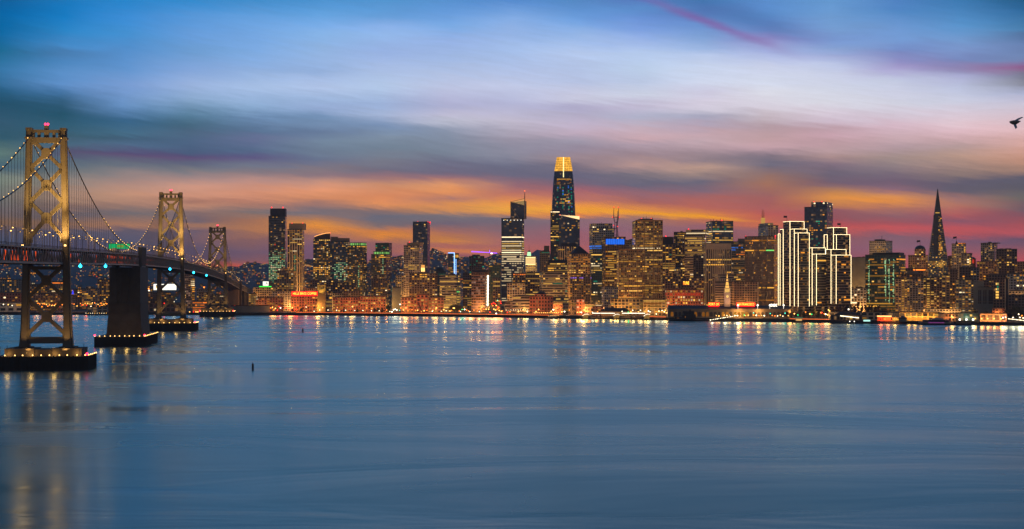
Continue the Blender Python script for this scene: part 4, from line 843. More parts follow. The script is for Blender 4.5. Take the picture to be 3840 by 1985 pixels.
# ================================================================== the buildings (frame px: left, right, top row; distance behind the sea wall)
T = 'office tower'; A_ = 'apartment tower'; O_ = 'office building'
# --- far left, seen under the bridge
Bd('pier_shed', 'pale pink pier shed with dark loading doors on the far left waterfront', 'warehouse', [(-60,82,1136)], 60, mat='white', fl=7, bay=14, lit=.05, dep=40, clutter=False)
Bd('warehouse', 'long red-brown brick warehouse behind the pale pink pier shed', 'warehouse', [(-60,84,1100)], 150, mat='brickdark', fl=5, bay=5, lit=.12, dep=40, zones=[(1098,1104,.6,'warm',1)])
Bd('apartment_block', 'dark grid-fronted apartment block left of the nearest bridge tower', 'apartment block', [(-40,84,1050)], 330, mat='grey', lit=.16, pal='resi', merge=False)
Bd('apartment_block', 'brown apartment block with crowded orange windows framed by the nearest tower legs', 'apartment block', [(112,176,1068)], 260, mat='brown', lit=.5, pal='resi', merge=False)
Bd('apartment_block', 'wide apartment block with bright orange top row right of the nearest tower brace', 'apartment block', [(178,250,1058)], 330, mat='tan', lit=.42, pal='warm', zones=[(1056,1068,.85,'O',1)])
Bd('apartment_block', 'low brown block with scattered lamps between the tower legs', 'apartment block', [(118,232,1102)], 160, mat='brown', lit=.36, pal='resi', merge=False)
Bd('office_block', 'broad terraced office block left of the concrete anchorage', O_, [(308,372,1084),(322,350,1074)], 300, mat='grey', lit=.26, rows=.2)
Bd('apartment_block', 'tall dotted apartment block hugging the left side of the anchorage', 'apartment block', [(366,412,1050)], 360, mat='brown', lit=.5, pal='resi', merge=False)
Bd('apartment_block', 'narrow block with orange windows just right of the nearest tower', 'apartment block', [(258,306,1086)], 300, mat='brown', lit=.36, pal='warm', merge=False)
Bd('church_spire', 'slender church with a blue-lit steeple under the bridge deck', 'church', [(264,282,1110)], 240, mat='grey', lit=.1, dep=12, fx=fxs(fx_pyr(269,277,1088,1104,emat('blue_steeple', (.05,.06,1), 1.2))), clutter=False)
Bd('pier_building', 'dark pier building with shuttered front beside the concrete anchorage', 'pier building', [(328,402,1152)], 12, mat='grey', fl=6, bay=9, lit=.0, dep=26, clutter=False)
Bd('office_block', 'low office block behind the billboard between anchorage and middle tower', O_, [(540,640,1098)], 260, mat='darkbrown', lit=.3, rows=.25)
Bd('warehouse', 'long dark shed at the foot of the middle bridge tower', 'warehouse', [(530,700,1138)], 60, mat='darkbrown', fl=6, bay=7, lit=.1, dep=30, clutter=False)
Bd('apartment_tower', 'pinkish slab with close horizontal stripes right of the middle bridge tower', A_, [(682,722,1030)], 380, mat='brownbands', lit=.12, merge=False)
Bd('apartment_tower', 'slim apartment tower with one very bright bay beside the striped slab', A_, [(714,731,1044)], 370, mat='tan', lit=.55, pal='warm', xc=719, merge=False, zones=[(1050,1072,.9,'w',2)])
Bd('apartment_block', 'mid-rise block lit orange left of the farthest bridge tower', 'apartment block', [(746,782,1098)], 330, mat='tan', lit=.5, pal='resi', merge=False)
Bd('office_block', 'pale grey office block with few lights behind the farthest tower', O_, [(738,800,1086)], 420, mat='palegrey', lit=.15)
Bd('apartment_block', 'cream block with glowing orange base seen through the farthest tower', 'apartment block', [(792,846,1108)], 300, mat='tan', lit=.3, pal='warm')
Bd('parking_garage', 'low orange-washed parking garage between the middle and farthest towers', 'garage', [(722,786,1131)], 110, mat='bands', lit=.55, pal='O', fl=4, dep=30)
Bd('apartment_block', 'yellow-lit corner block where the bridge comes ashore', 'apartment block', [(932,960,1102)], 170, mat='tan', lit=.75, pal='gold', merge=False)
Bd('condo_building', 'broad pale condo building with a billboard on its roof', 'apartment building', [(950,1040,1079)], 240, mat='beige', lit=.3, pal='warm', merge=False)
Bd('condo_building', 'red-framed low condo building below the billboard roof', 'apartment building', [(960,1062,1118)], 110, mat='brickdark', lit=.35, pal='warm', merge=False, bay=5)
Bd('condo_building', 'grey condo building left of the red neon sign', 'apartment building', [(1022,1096,1094)], 170, mat='palegrey', lit=.3, pal='resi', merge=False)
Bd('pier_building', 'low mauve pier building with plain wall at the water left of the red lights', 'pier building', [(868,1010,1148)], 14, mat='blank', fl=8, bay=20, lit=0, dep=24, clutter=False)
# --- first cluster of towers
Bd('residential_tower', 'tallest dark striped glass tower of the left cluster, glowing green-white near its base', A_, [(1008,1075,812),(1013,1070,782,'mech')], 520, xc=1069, mat='darkbands', lit=.13, fl=3.3, bay=3.6, merge=False, dep=34, mechm=pmat('navy_crown', (.03,.035,.05), .5),
   zones=[(1000,1046,.93,'green',1,1005,1056),(965,1000,.85,'green',1,1005,1066),(935,965,.6,'GtwyG',0),(915,940,.25,'rryt',1),(1046,1062,.5,'t',1,1005,1050)], beacons=[(1018,778),(1060,778)])  # green-white zones build a reflection in the glass as lit windows
Bd('condo_tower', 'slender ribbed tower with a tan blank crown right of the tallest dark tower', A_, [(1078,1141,862),(1083,1141,838,'mech')], 430, xc=1133, mat='ribs', lit=.3, fl=3.4, bay=5.2, merge=True, mechm=mech_tan, beacons=[(1094,838),(1134,838)], fx=fx_vline(1106,950,1030,'t',1))
Bd('apartment_tower', 'stepped ochre apartment block in front of the two left towers', A_, [(1040,1112,1017),(1043,1078,1006,'body')], 300, mat='brown', lit=.42, pal='warm', merge=False, xc=1100)
Bd('hotel_block', 'plain olive block between the ochre apartments and the brick tower', 'building', [(1144,1192,1082)], 200, mat='tan', lit=.08)
Bd('curved_roof_tower', 'glass tower with a rising curved roof edged in orange light', A_, [(1175,1238,898)], 460, mat='glass', lit=.33, fl=3.4, bay=3.6, pal='warm', merge=False, clutter=False, zones=[(896,903,.9,'y',2,1200,1236),(1000,1030,.7,'warm',2)], fx=fx_curve, beacons=[(1237,874)])
Bd('glass_tower', 'dark glass tower with a tan roof box beside the curved-roof tower', A_, [(1238,1311,908),(1240,1268,888,'mech',908),(1267,1311,893,'mech',908)], 520, mat='navy', lit=.28, fl=3.4, bay=3.8, merge=False, mechm=mech_m, zones=[(985,1050,.75,'GGtyw',1,1256,1300)])
Bd('green_crown_tower', 'glass tower with a green-lit crown next to the tan roof box', A_, [(1303,1376,922)], 420, xc=1358, mat='glass', lit=.3, fl=3.5, bay=3.8, merge=False, clutter=False, fx=fxs(fx_green(1311,1357,912,922), fx_vline(1345,990,1085,'G',0)), zones=[(921,930,.8,'a',2)])
Bd('glass_tower', 'plain dark glass tower behind the second green crown', A_, [(1408,1470,913)], 560, xc=1458, mat='teal', lit=.1, fl=3.5, bay=3.8, pal='tealish', merge=False)
Bd('green_crown_tower', 'glass tower with the lower green-lit crown in front of a plain dark tower', A_, [(1392,1463,955)], 430, xc=1447, mat='glass', lit=.32, fl=3.5, bay=3.8, merge=True, clutter=False, fx=fxs(fx_green(1400,1446,945,955), fx_vline(1436,965,1035,'G',0)), zones=[(960,968,.9,'a',2,1418,1456)])
Bd('midrise_block', 'dark stepped residential block in front of the lower green crown', 'apartment block', [(1393,1452,1046),(1405,1440,1032)], 260, mat='darkbrown', lit=.3, pal='warm', merge=False)
Bd('midrise_block', 'row of dim flats below the curved-roof tower', 'apartment block', [(1163,1250,1052)], 300, mat='darkbrown', lit=.42, pal='warm', merge=False)
Bd('midrise_block', 'dark mid-rise with scattered white windows right of the brick arcade tower', O_, [(1240,1335,1062)], 260, mat='darkbrown', lit=.3, pal='office', merge=False)
Bd('podium_block', 'low black podium behind the brick wharf buildings', 'building', [(1288,1352,1092)], 200, mat='darkbrown', lit=.0)
Bd('podium_block', 'flat-roofed grey podium right of the brick arcade tower', 'building', [(1221,1290,1101)], 190, mat='grey', lit=.05)
Bd('brick_building', 'brick coffee works under the long red neon roof sign', 'building', [(1092,1191,1112)], 95, mat='brick', fl=4.6, bay=4.6, lit=.45, pal='gold', merge=False, clutter=False, fx=fx_sign('HILLS BROS COFFEE', 1095, 1190, 1094, 1110, 6.2))
Bd('arcade_tower', 'yellow-lit square brick tower with arched openings beside the red neon sign', 'tower', [(1190,1221,1068)], 85, mat='ochre', lit=0, nowin=True, dep=14, clutter=False, parapet=False, fx=fx_arch_tower)
Bd('glass_building', 'small building with tall lit glass bays between brick tower and brick wharf', O_, [(1221,1246,1110)], 100, mat='grey', fl=8, bay=5, lit=.3, zones=[(1128,1150,.95,'y',1)], clutter=False)
Bd('brick_building', 'nearer half of the long orange-lit brick wharf building with rows of windows', 'building', [(1248,1352,1117)], 95, mat='brick', fl=4.8, bay=4.4, lit=.45, pal='gold', merge=False, zones=[(1140,1152,.6,'y',1)])
Bd('brick_building', 'right end of the long brick wharf building, taller and reddish orange', 'building', [(1352,1446,1113)], 105, mat='brick', fl=4.8, bay=4.4, lit=.4, pal='gold', merge=False, zones=[(1128,1136,.85,'y',1)])
Bd('silo_building', 'windowless pale silo-like block between glass tower and beige flats', 'building', [(1470,1503,1080)], 230, mat='blank', lit=0, nowin=True)
Bd('midrise_block', 'small dim tower with a few orange windows behind the pale silo block', O_, [(1484,1514,1034)], 420, mat='grey', lit=.3, pal='resi', merge=False)
Bd('beige_tower', 'beige residential tower with stepped roof box and red beacon', A_, [(1514,1586,922),(1525,1575,910,'mech')], 420, xc=1572, mat='whitegrid', lit=.2, fl=3.6, bay=4.4, pal='warm', mechm=mech_tan, beacons=[(1533,909)], merge=True, zones=[(990,1010,.5,'y',1),(1078,1084,.8,'y',2)])
Bd('dark_tower', 'tall dark tower with a pink-reflecting right side behind the beige tower', A_, [(1548,1613,833)], 620, xc=1603, mat='navy', lit=.03, fl=3.5, bay=4, merge=False, clutter=False, beacons=[(1565,832),(1602,832),(1611,834),(1591,940)], zones=[(838,846,.4,'y',2,1565,1600),(900,906,.75,'a',2),(910,918,.6,'a',2,1580,1603)])
Bd('lantern_tower', 'stepped brown office block topped by a glowing lantern', O_, [(1535,1640,1026),(1570,1601,1021)], 230, mat='brown', lit=.26, fl=4, bay=4.6, pal='warm', merge=False, clutter=False, zones=[(1024,1040,.95,'a',2,1570,1600)], fx=fx_lantern)
Bd('dome_building', 'dark domed building right of the glowing lantern', O_, [(1626,1672,1018)], 330, mat='teal', lit=.4, pal='tealish', clutter=False, fx=fx_dome(1649,19,1018,sz=.95))
Bd('edge_lit_tower', 'slim tower with blue-white edge lights and an orange penthouse', T, [(1680,1721,952)], 640, mat='navy', lit=.12, clutter=False, zones=[(1005,1020,.8,'a',1,1680,1700)], fx=fx_edges)
Bd('banded_office', 'wide pale-banded office building with yellow and green lights', O_, [(1648,1726,1032)], 240, xc=1712, mat='bands', lit=.34, fl=4.6, bay=5, rows=.3, pal='yyyyatyg', zones=[(1110,1145,.9,'y',1,1660,1715)])
Bd('brick_courtyard', 'low brick office range left of the bow sculpture', O_, [(1505,1563,1117)], 95, mat='brickdark', fl=5, bay=5, lit=.5, pal='gold', merge=False, clutter=False)
Bd('brick_courtyard', 'tall orange-lit brick gatehouse behind the bow sculpture', O_, [(1562,1606,1106)], 85, mat='brick', fl=6, bay=6, lit=.2, merge=False, clutter=False, zones=[(1115,1150,.75,'y',1,1570,1598)])
Bd('brick_courtyard', 'low brick office range right of the bow sculpture', O_, [(1606,1664,1117)], 95, mat='brickdark', fl=5, bay=5, lit=.5, pal='gold', merge=False, clutter=False)
Bd('construction_tower', 'unlit tower under construction beneath the purple crane', 'construction site', [(1760,1816,962),(1770,1800,955,'mech')], 700, mat='constr', lit=.08, pal='t', merge=False)
Bd('ribbed_office', 'dark narrow office building left of the brown banded tower', O_, [(1736,1776,1025)], 330, mat='darkbrown', lit=.16, rows=.2, zones=[(1050,1060,.9,'a',1),(1075,1081,.95,'y',1)])
Bd('brown_banded_tower', 'brown tower of close window rows with a black cap and bright corner light string', O_, [(1768,1836,1023),(1772,1826,1012,'mech')], 210, xc=1818, mat='brownbands', lit=.0, fl=5, bay=4, dep=30, mechm=mech_dark, clutter=False, fx=fx_string)
Bd('glass_tower', 'pale blue-green glass tower left of the white-lit tower', A_, [(1832,1878,996),(1856,1878,986,'body')], 500, mat='teal', lit=.12, fl=3.6)
Bd('slim_office', 'narrow tan office with a lit upper row left of the white-lit tower', O_, [(1848,1876,1045)], 330, mat='tan', lit=.3, pal='warm', zones=[(1050,1058,.9,'y',1),(1072,1080,.7,'y',1)])
Bd('white_lit_tower', 'tall dark tower with a brilliant white block of floors and slanted glowing top', T, [(1880,1966,820)], 560, xc=1957, mat='navy', lit=.10, fl=4.3, bay=4.8, dep=34, pal='office', clutter=False, fx=fx_park,
   zones=[(886,895,1.0,'w',2),(899,906,1.0,'w',2),(906,940,.97,'yw',1),(941,951,.95,'w',2),(951,984,.75,'ww',1),(994,1005,.95,'w',1,1908,1960),(984,1140,.4,'w',0)])
Bd('floodlit_deco_building', 'floodlit cream deco building with a green-lit cupola', O_, [(1971,2014,962)], 470, xc=2008, mat='white', lit=.3, pal='gold', dep=26, clutter=False, zones=[(995,1015,.7,'y',1)], fx=fx_deco)
Bd('midrise_office', 'office with a glowing orange upper floor right of the white-lit tower', O_, [(1924,1973,1026)], 330, mat='brown', lit=.36, pal='warm', merge=False, zones=[(1027,1036,1.0,'O',1)])
Bd('midrise_office', 'white-gridded office block in front of the white-lit tower base', O_, [(1902,1968,1063)], 230, mat='whitegrid', lit=.4, pal='warm', merge=False)
Bd('midrise_office', 'dark office with banded yellow floors right of the orange-floored one', O_, [(1970,2024,1024)], 290, mat='darkbrown', lit=.3, rows=.35, pal='yyayy')
Bd('terraced_building', 'ziggurat-stepped terrace building washed in orange light', O_, [(1922,1986,1112),(1940,1984,1106,'mech')], 80, mat='bands', fl=5, bay=5, lit=.05, pal='gold', clutter=False, zones=[(1114,1124,.5,'y',2)])
Bd('terraced_building', 'low left wing of the orange-washed terrace building', O_, [(1893,1924,1132)], 78, mat='bands', fl=5, bay=5, lit=.05, dep=20, clutter=False)
Bd('brick_warehouse', 'large brick building with arched front and rounded gable over the esplanade', 'building', [(1986,2074,1113),(2004,2050,1104,'body')], 90, mat='brick', fl=5.5, bay=4.6, lit=.03, pal='gold', dep=34, clutter=False, fx=fx_dome(2030,18,1104,mat=pmat('roof_tile', (.06,.03,.02)),sz=.6,name='rounded_roof'))
Bd('hill_tower', 'tan tower with a green-lit roof left of the tallest skyscraper', T, [(2024,2062,944),(2040,2060,922,'mech')], 640, mat='tan', lit=.12, zones=[(938,950,.6,'t',1)])
Bd('dark_capped_office', 'office building with a wide black cap and bright yellow floors', O_, [(2053,2128,986),(2056,2128,975,'mech')], 360, mat='brown', lit=.35, rows=.35, pal='yyyaay', mechm=mech_dark)
Bd('banded_office', 'grey office of long horizontal bands below the black-capped one', O_, [(2022,2128,1022)], 250, xc=2036, mat='bands', lit=.24, rows=.15, fl=4.4, pal='yyyyatgt', dep=40)
Bd('ring_lit_tower', 'rounded residential tower crowned by a white ring of light', A_, [(2064,2099,792)], 600, mat='glass', lit=.2, fl=3.5, bay=3.4, pal='yyyatt', merge=True, zones=[(788,797,1.0,'w',2),(845,862,.95,'y',1),(885,889,1.0,'y',2)], clutter=False)
Bd('wedge_top_tower', 'dark blue glass tower with a slanting bright roof edge', T, [(2096,2174,826)], 560, mat='navy', lit=.12, fl=4.3, bay=4.2, pal='office', clutter=False, fx=fx_wedge, beacons=[(2100,807),(2171,809)], zones=[(850,862,.35,'a',1),(905,925,.5,'a',2)])
Bd('crenellated_office', 'office block with a black roof crown before the wedge-topped tower', O_, [(2092,2160,925),(2103,2165,913,'mech')], 470, mat='ribs', lit=.2, mechm=mech_dark)
Bd('pyramid_roof_office', 'tall office building under a dark pyramid roof', T, [(2127,2213,953)], 420, xc=2142, mat='tan', lit=.3, bay=4.6, pal='warm', merge=False, clutter=False, dep=38, fx=fx_pyr(2146,2212,921,953), zones=[(958,985,.6,'o',1),(995,1003,.7,'y',1),(1010,1025,.6,'y',2)])
Bd('brown_office', 'reddish dark office block below the pyramid roof', O_, [(2138,2218,1030)], 250, xc=2213, mat='darkbrown', lit=.36, bay=4, pal='resi', merge=False, zones=[(1040,1048,.9,'p',1,2138,2156)])
Bd('octagonal_top_tower', 'pale tower with chamfered stepped top and a blue floor', T, [(2209,2303,857),(2214,2297,838,'body')], 520, xc=2222, mat='palegrey', lit=.2, bay=4, pal='office', dep=40, zones=[(862,872,.55,'y',1),(918,934,.7,'b',1),(938,950,.8,'y',1)], masts=[(2262,832,838)])
Bd('glass_office', 'dark glass office with teal floors left of the blue-topped tower', O_, [(2216,2258,952)], 380, mat='teal', lit=.3, rows=.2, pal='yywt')
Bd('blue_top_tower', 'dark tower with a row of vivid blue panels across its top', T, [(2255,2346,890)], 440, xc=2270, mat='darkbrown', lit=.2, bay=4, fl=4, pal='gold', dep=40, clutter=False, fx=fx_blue, zones=[(936,1042,.62,'gold',1,2270,2314),(920,936,0,'y',0)])
Bd('fluted_midrise', 'pale fluted mid-rise at the foot of the blue-topped tower', O_, [(2256,2318,1078)], 150, xc=2266, mat='palegrey', lit=.15, bay=3.4, pal='office', merge=False)
Bd('link_tower', 'dark office with a blue strip between blue-topped and gridded towers', O_, [(2343,2384,902)], 480, mat='grey', lit=.2, pal='yyt', zones=[(902,918,.8,'b',1,2366,2384)])
Bd('gridded_tower', 'tallest golden gridded tower with antennas and red beacons', T, [(2370,2484,830),(2402,2450,820,'mech',830)], 330, xc=2383, mat='goldgrid', lit=.34, bay=3.3, fl=4.05, pal='gold', dep=46, clutter=False, rows=.15, fx=fx_frame(830,1160,6,40,1.0,pmat('golden_precast', (.42,.25,.10), .8)),
   zones=[(924,932,.9,'w',2,2378,2412),(970,980,.85,'y',2,2410,2480),(933,945,.6,'y',2),(836,845,0,'y',0)], beacons=[(2408,820),(2445,820)], masts=[(2420,812,820),(2430,808,820),(2452,812,822)])
Bd('gridded_tower', 'shorter golden gridded tower in front of the tallest gridded one', T, [(2313,2408,940)], 180, xc=2321, mat='goldgrid', lit=.30, bay=3.3, fl=4.05, pal='gold', dep=42, clutter=False, rows=.15, fx=fx_frame(940,1125,5,30,.9,pmat('golden_precast', (.42,.25,.10), .8)),
   zones=[(966,972,.7,'yg',2),(975,990,.7,'a',2),(1086,1096,.6,'y',2),(1116,1124,1.0,'y',2),(943,960,0,'y',0)])
Bd('ribbed_tower', 'dark tower of strong vertical ribs right of the tallest gridded tower', T, [(2483,2533,918),(2483,2526,888,'mech',918)], 430, mat='darkribs', lit=.3, bay=5.6, fl=4, pal='yaayt', rows=.15, mechm=mech_dark, beacons=[(2497,886)])
Bd('fin_tower', 'slim charcoal tower with tight vertical fins', T, [(2527,2572,872)], 470, mat='darkribs', lit=.22, bay=3.2, pal='office', rows=.1)
Bd('pale_roof_tower', 'wide tower with blank pale top and horizontal bands', T, [(2568,2646,880),(2572,2646,861,'wide')], 420, xc=2634, mat='bands', lit=.2, rows=.3, fl=4.2, pal='yyyaw', dep=40, beacons=[(2580,859),(2589,872)], zones=[(880,886,.0,'y',0),(900,916,.75,'y',1,2580,2630),(948,954,.95,'y',1)], nowin=False)
Bd('dark_brown_tower', 'near-black brown tower in front of the pale-roofed one', T, [(2600,2638,960)], 350, mat='darkbrown', lit=.1, pal='warm')
Bd('antenna_tower', 'tall black glass tower bristling with rooftop antennas', T, [(2647,2749,831)], 480, xc=2672, mat='navy', lit=.24, rows=.2, bay=4, pal='officet', dep=50, clutter=False, masts=[(2678,820,831),(2688,818,831),(2700,822,831),(2714,818,831),(2724,821,831)], beacons=[(2711,826),(2646,869)], zones=[(868,874,1.0,'w',1),(858,864,.4,'t',1)])
def fx_bank(fr):
    text_mesh('us bank', 5.2, pmat('sign_dark', (.02,.02,.035)), .1, fr.root, (fr.lx(2676), fr.fy-.5, fr.z(917.5)), 0, 'sign_letters')
    MB().prism([(fr.lx(2655.5), fr.fy-.6),(fr.lx(2663), fr.fy-.6),(fr.lx(2663), fr.fy-.1),(fr.lx(2655.5), fr.fy-.1)], fr.z(921), fr.z(912)).build('shield_logo', pmat('sign_red', (.22,.02,.02)), fr.root)
    m = MB(); n_ = 11
    for i in range(n_+1): x = fr.sx0+fr.W*i/n_; m.box(x-.6, x+.6, fr.fy-.9, fr.fy, 0, fr.z(936))
    m.build('vertical_fins', pmat('white_precast', (.60,.48,.33), .8), fr.root); MB().box(fr.sx0, fr.sx1, fr.fy-1.1, fr.fy-.05, fr.z(936), fr.z(913.5)).build('blank_crown', pmat('white_precast', (.60,.48,.33), .8), fr.root)
Bd('fluted_white_tower', 'white fluted tower with a bank sign on its blank crown', T, [(2637,2741,913)], 300, xc=2648, mat='ribs', lit=.16, bay=3.3, fl=4.1, pal='office', dep=44, clutter=False, rows=.05, fx=fx_bank, zones=[(930,937,0,'y',0),(910,936,0,'y',0),(994,1000,.9,'y',1)])
Bd('old_hotel', 'old masonry building with a small belfry behind the brick post office', 'building', [(2484,2572,1038),(2528,2552,1008,'body')], 250, mat='brown', lit=.2, pal='warm', merge=False, clutter=False, fx=fx_dome(2540,11,1008,sz=.5))
Bd('plain_block', 'plain brown block behind the brick post office roof', 'building', [(2556,2640,1044)], 230, mat='brown', lit=.22, pal='gold')
def fx_tune(fr):
    fx_sign('TUNE', 2561, 2585, 1056, 1069, 7.2, tcol=(1,.5,.12), bcol=(1,.04,.0), bst=.7)(fr)
Bd('sign_block', 'small dark block carrying a short red-orange neon sign', 'building', [(2552,2600,1080)], 190, mat='darkbrown', lit=0, nowin=True, clutter=False, fx=fx_tune)
Bd('brick_post_office', 'orange brick block with even rows of bright windows', 'building', [(2494,2636,1088)], 120, xc=2502, mat='brick', fl=4.6, bay=4.0, gap=1.6, lit=.75, pal='yyyaw', merge=False, wh=.6, clutter=False, zones=[(1088,1092,0,'y',0),(1104,1109,.9,'r',0,2516,2620)], dep=40)
Bd('arcaded_low_rise', 'low golden arcaded building at the foot of the gridded towers', O_, [(2290,2412,1122)], 95, mat='goldgrid', lit=.25, fl=5, bay=6, pal='gold', clutter=False)
Bd('arcaded_low_rise', 'low lit office wing left of the brick post office', O_, [(2412,2496,1124)], 100, mat='goldgrid', lit=.6, fl=4.6, bay=6, rows=.3, pal='gold', clutter=False, zones=[(1124,1130,.7,'y',1)])
Bd('tan_house', 'small tan corner building with lit bays left of the red-brick one', 'building', [(2132,2162,1125)], 90, mat='tan', lit=.3, fl=5, bay=5, pal='gold', clutter=False)
Bd('red_brick_house', 'narrow vivid red-brick building above the esplanade', 'building', [(2162,2192,1123)], 88, mat='brick', lit=.12, fl=5, bay=4, pal='w', clutter=False)
Bd('low_pavilion', 'small beige pavilion with a glowing roof edge', 'building', [(2193,2234,1141)], 86, mat='beige', lit=.2, fl=5, clutter=False, dep=16, zones=[(1141,1148,.8,'y',1)])
Bd('low_glass_hall', 'low grey hall behind the small brown houses', 'building', [(2073,2134,1117)], 130, mat='bands', lit=.5, fl=4.5, pal='gold', clutter=False)
Bd('brown_house', 'small brown house right of the large brick building', 'building', [(2074,2110,1135)], 80, mat='brickdark', lit=.25, pal='gold', clutter=False, dep=16)
Bd('low_brown_block', 'low rusty block between pavilion and fluted mid-rise', 'building', [(2222,2262,1150)], 84, mat='brickdark', lit=.2, pal='gold', clutter=False, dep=16)
# --- hotel and ferry building group
Bd('terrace_hotel', 'hotel slab with a long flat roof box above the fluted tower base', 'hotel', [(2682,2752,1057),(2672,2752,1028,'wide',1046)], 190, mat='bands', lit=.0, nowin=True, clutter=False)
Bd('office_block', 'dark office with reddish upper floors left of the finely ribbed tower', O_, [(2742,2796,908),(2767,2796,895,'mech')], 430, mat='darkbands', lit=.3, rows=.2, pal='yaow', zones=[(920,960,.7,'O',0,2766,2796),(925,945,.5,'b',0,2742,2764)])
Bd('fine_ribbed_tower', 'broad brown tower of fine vertical ribs with orange window dashes', T, [(2794,2916,888)], 320, xc=2903, mat='fineribs', lit=.08, bay=1.9, fl=4.1, gap=.3, wh=.45, pal='ooaag', dep=44, clutter=False, rows=.22, beacons=[(2795,886),(2905,885)], zones=[(888,896,0,'y',0)])
Bd('twin_mast_tower', 'stone tower with two gilded masts behind the ribbed tower', T, [(2843,2918,847),(2858,2901,836,'body')], 620, xc=2880, mat='palegrey', lit=.1, bay=4.4, dep=60, pal='y', clutter=False, merge=False, fx=fx_triton)
def fx_hotel(fr):                                           # one big sloping side: terraces stepping back to the right
    m = MB(); n_ = 16; z0, z1 = 0, fr.z(1060)
    for i in range(n_):
        za = z0+(z1-z0)*i/n_; xa = fr.sx0+1.5; xb = fr.lx(2815)-(fr.lx(2815)-fr.lx(2762))*(i/n_); m.box(xa, xb, fr.fy-1.2, fr.fy, za+.8, za+1.8)
    m.build('balcony_rows', mech_tan, fr.root)
    m = MB()
    for i in range(20): z = fr.z(1062+i*4.6); m.box(fr.sx1-1, fr.sx1+2.0, fr.fy-.8, fr.fy+4, z, z+1.2)
    m.build('balcony_stack', pmat('white_precast', (.60,.48,.33), .8), fr.root)
Bd('terrace_hotel', 'large blank-walled hotel with sloping terraces right of the clock tower', 'hotel', [(2740,2840,1058)], 170, xc=2753, mat='blank' if False else 'tan', lit=.0, nowin=True, dep=40, clutter=False, fx=fx_hotel)
# --- towers right of the light-outlined group
Bd('black_tower', 'massive near-black tower rising behind the light-outlined towers', T, [(3018,3124,777),(3042,3101,757,'body')], 680, xc=3101, mat='navy', lit=.2, bay=4.2, fl=4.1, pal='oaaattt', dep=60, merge=False, clutter=False, beacons=[(3049,756),(3078,756)], zones=[(845,866,.75,'oa',2,3020,3070),(845,860,.5,'oa',1,3085,3124),(757,776,.06,'w',2)])
Bd('blank_concrete_tower', 'blank grey-green concrete building with no windows', 'building', [(3192,3250,967)], 420, mat='blank', lit=0, nowin=True)
Bd('civic_block', 'small pale building with a green-lit roofline behind the trees', 'building', [(3192,3248,1082)], 190, mat='palegrey', lit=.12, pal='w', zones=[(1082,1086,.6,'G',1)])
Bd('string_light_office', 'dark glass office hung with vertical strings of greenish lights', O_, [(3248,3396,957),(3272,3370,947,'mech')], 260, xc=3372, mat='teal', lit=.22, rows=.45, bay=4.6, fl=4.3, pal='oaaaoy', dep=44, mechm=pmat('green_black_cap', (.03,.045,.04)), zones=[(957,972,.03,'a',1)], fx=fx_tower_strings([3262,3323,3336,3352]))
Bd('pale_top_tower', 'cream tower top with a gridded attic behind the string-lit office', T, [(3261,3346,905),(3278,3300,897,'mech')], 520, xc=3323, mat='white', lit=.1, bay=3.4, pal='office', zones=[(922,946,.5,'a',1,3280,3330)], masts=[(3296,884,897)])
Bd('domed_tower', 'rounded tower with a dark domed cap and a flag', T, [(3407,3478,959),(3430,3470,934,'body')], 480, mat='brown', lit=.2, bay=3.6, pal='warm', merge=False, clutter=False, fx=fxs(fx_dome(3450,19,934,sz=.75), fx_flag(3450,900,922)), zones=[(940,960,.7,'y',2,3445,3462)])
Bd('neon_roof_block', 'low office with an orange neon roofline below the domed tower', O_, [(3396,3470,1008)], 400, mat='brown', lit=.2, pal='gold', zones=[(1006,1014,.95,'O',2,3432,3462)])
Bd('white_apartment_slab', 'pale apartment slab with bright yellow window columns', A_, [(3358,3402,1048)], 150, mat='beige', lit=.28, bay=4.4, fl=3.4, pal='gold', merge=False, colvar=True, zones=[(1060,1165,.8,'a',1,3377,3394)])
Bd('apartment_slab', 'wide grey-brown apartment slab with scattered orange windows', A_, [(3402,3462,1047)], 165, mat='whitegrid', lit=.28, bay=3.8, fl=3.2, pal='resi', merge=False)
Bd('apartment_slab', 'dark roof-terraced office between the string-lit office and apartment slabs', O_, [(3370,3462,1030),(3402,3440,1018,'mech')], 260, mat='darkbrown', lit=.3, pal='resi', merge=False)
Bd('apartment_slab', 'dark apartment tower with one column of yellow windows left of the pyramid base', A_, [(3459,3503,1042)], 190, mat='darkbrown', lit=.22, bay=5, fl=3.3, pal='gold', merge=False, colvar=True, zones=[(1058,1160,.75,'y',1,3474,3484)])
Bd('apartment_slab', 'apartment tower with a bright window column below the pyramid skyscraper', A_, [(3503,3532,1040)], 185, mat='brown', lit=.25, bay=4.5, fl=3.3, pal='gold', merge=False, colvar=True, zones=[(1055,1155,.7,'y',1,3508,3516)])
Bd('apartment_slab', 'tan apartment tower right below the pyramid skyscraper', A_, [(3532,3562,1033)], 180, mat='tan', lit=.4, bay=4.8, fl=3.4, pal='gold', merge=False, zones=[(1054,1058,.9,'y',1)])
Bd('apartment_slab', 'very dark thin apartment block right of the tan one', A_, [(3562,3590,1012)], 260, mat='darkbrown', lit=.3, pal='resi', merge=False)
Bd('apartment_slab', 'broad apartment block with many orange windows left of the blank stepped building', A_, [(3586,3652,1050)], 170, mat='grey', lit=.42, bay=4.6, fl=3.4, pal='warm', merge=False, colvar=True)
Bd('gold_edged_tower', 'tower with gold-lit roof edge and a small flagged spire', T, [(3570,3621,916),(3591,3620,911,'body')], 520, mat='palegrey', lit=.22, bay=3.8, pal='warm', merge=False, clutter=False, zones=[(911,915,1.0,'O',2,3592,3620)], fx=fxs(fx_pyr(3582,3592,904,916), fx_flag(3587,886,906), fx_vline(3617,916,958,'a',2,'edge_light',1.6)))
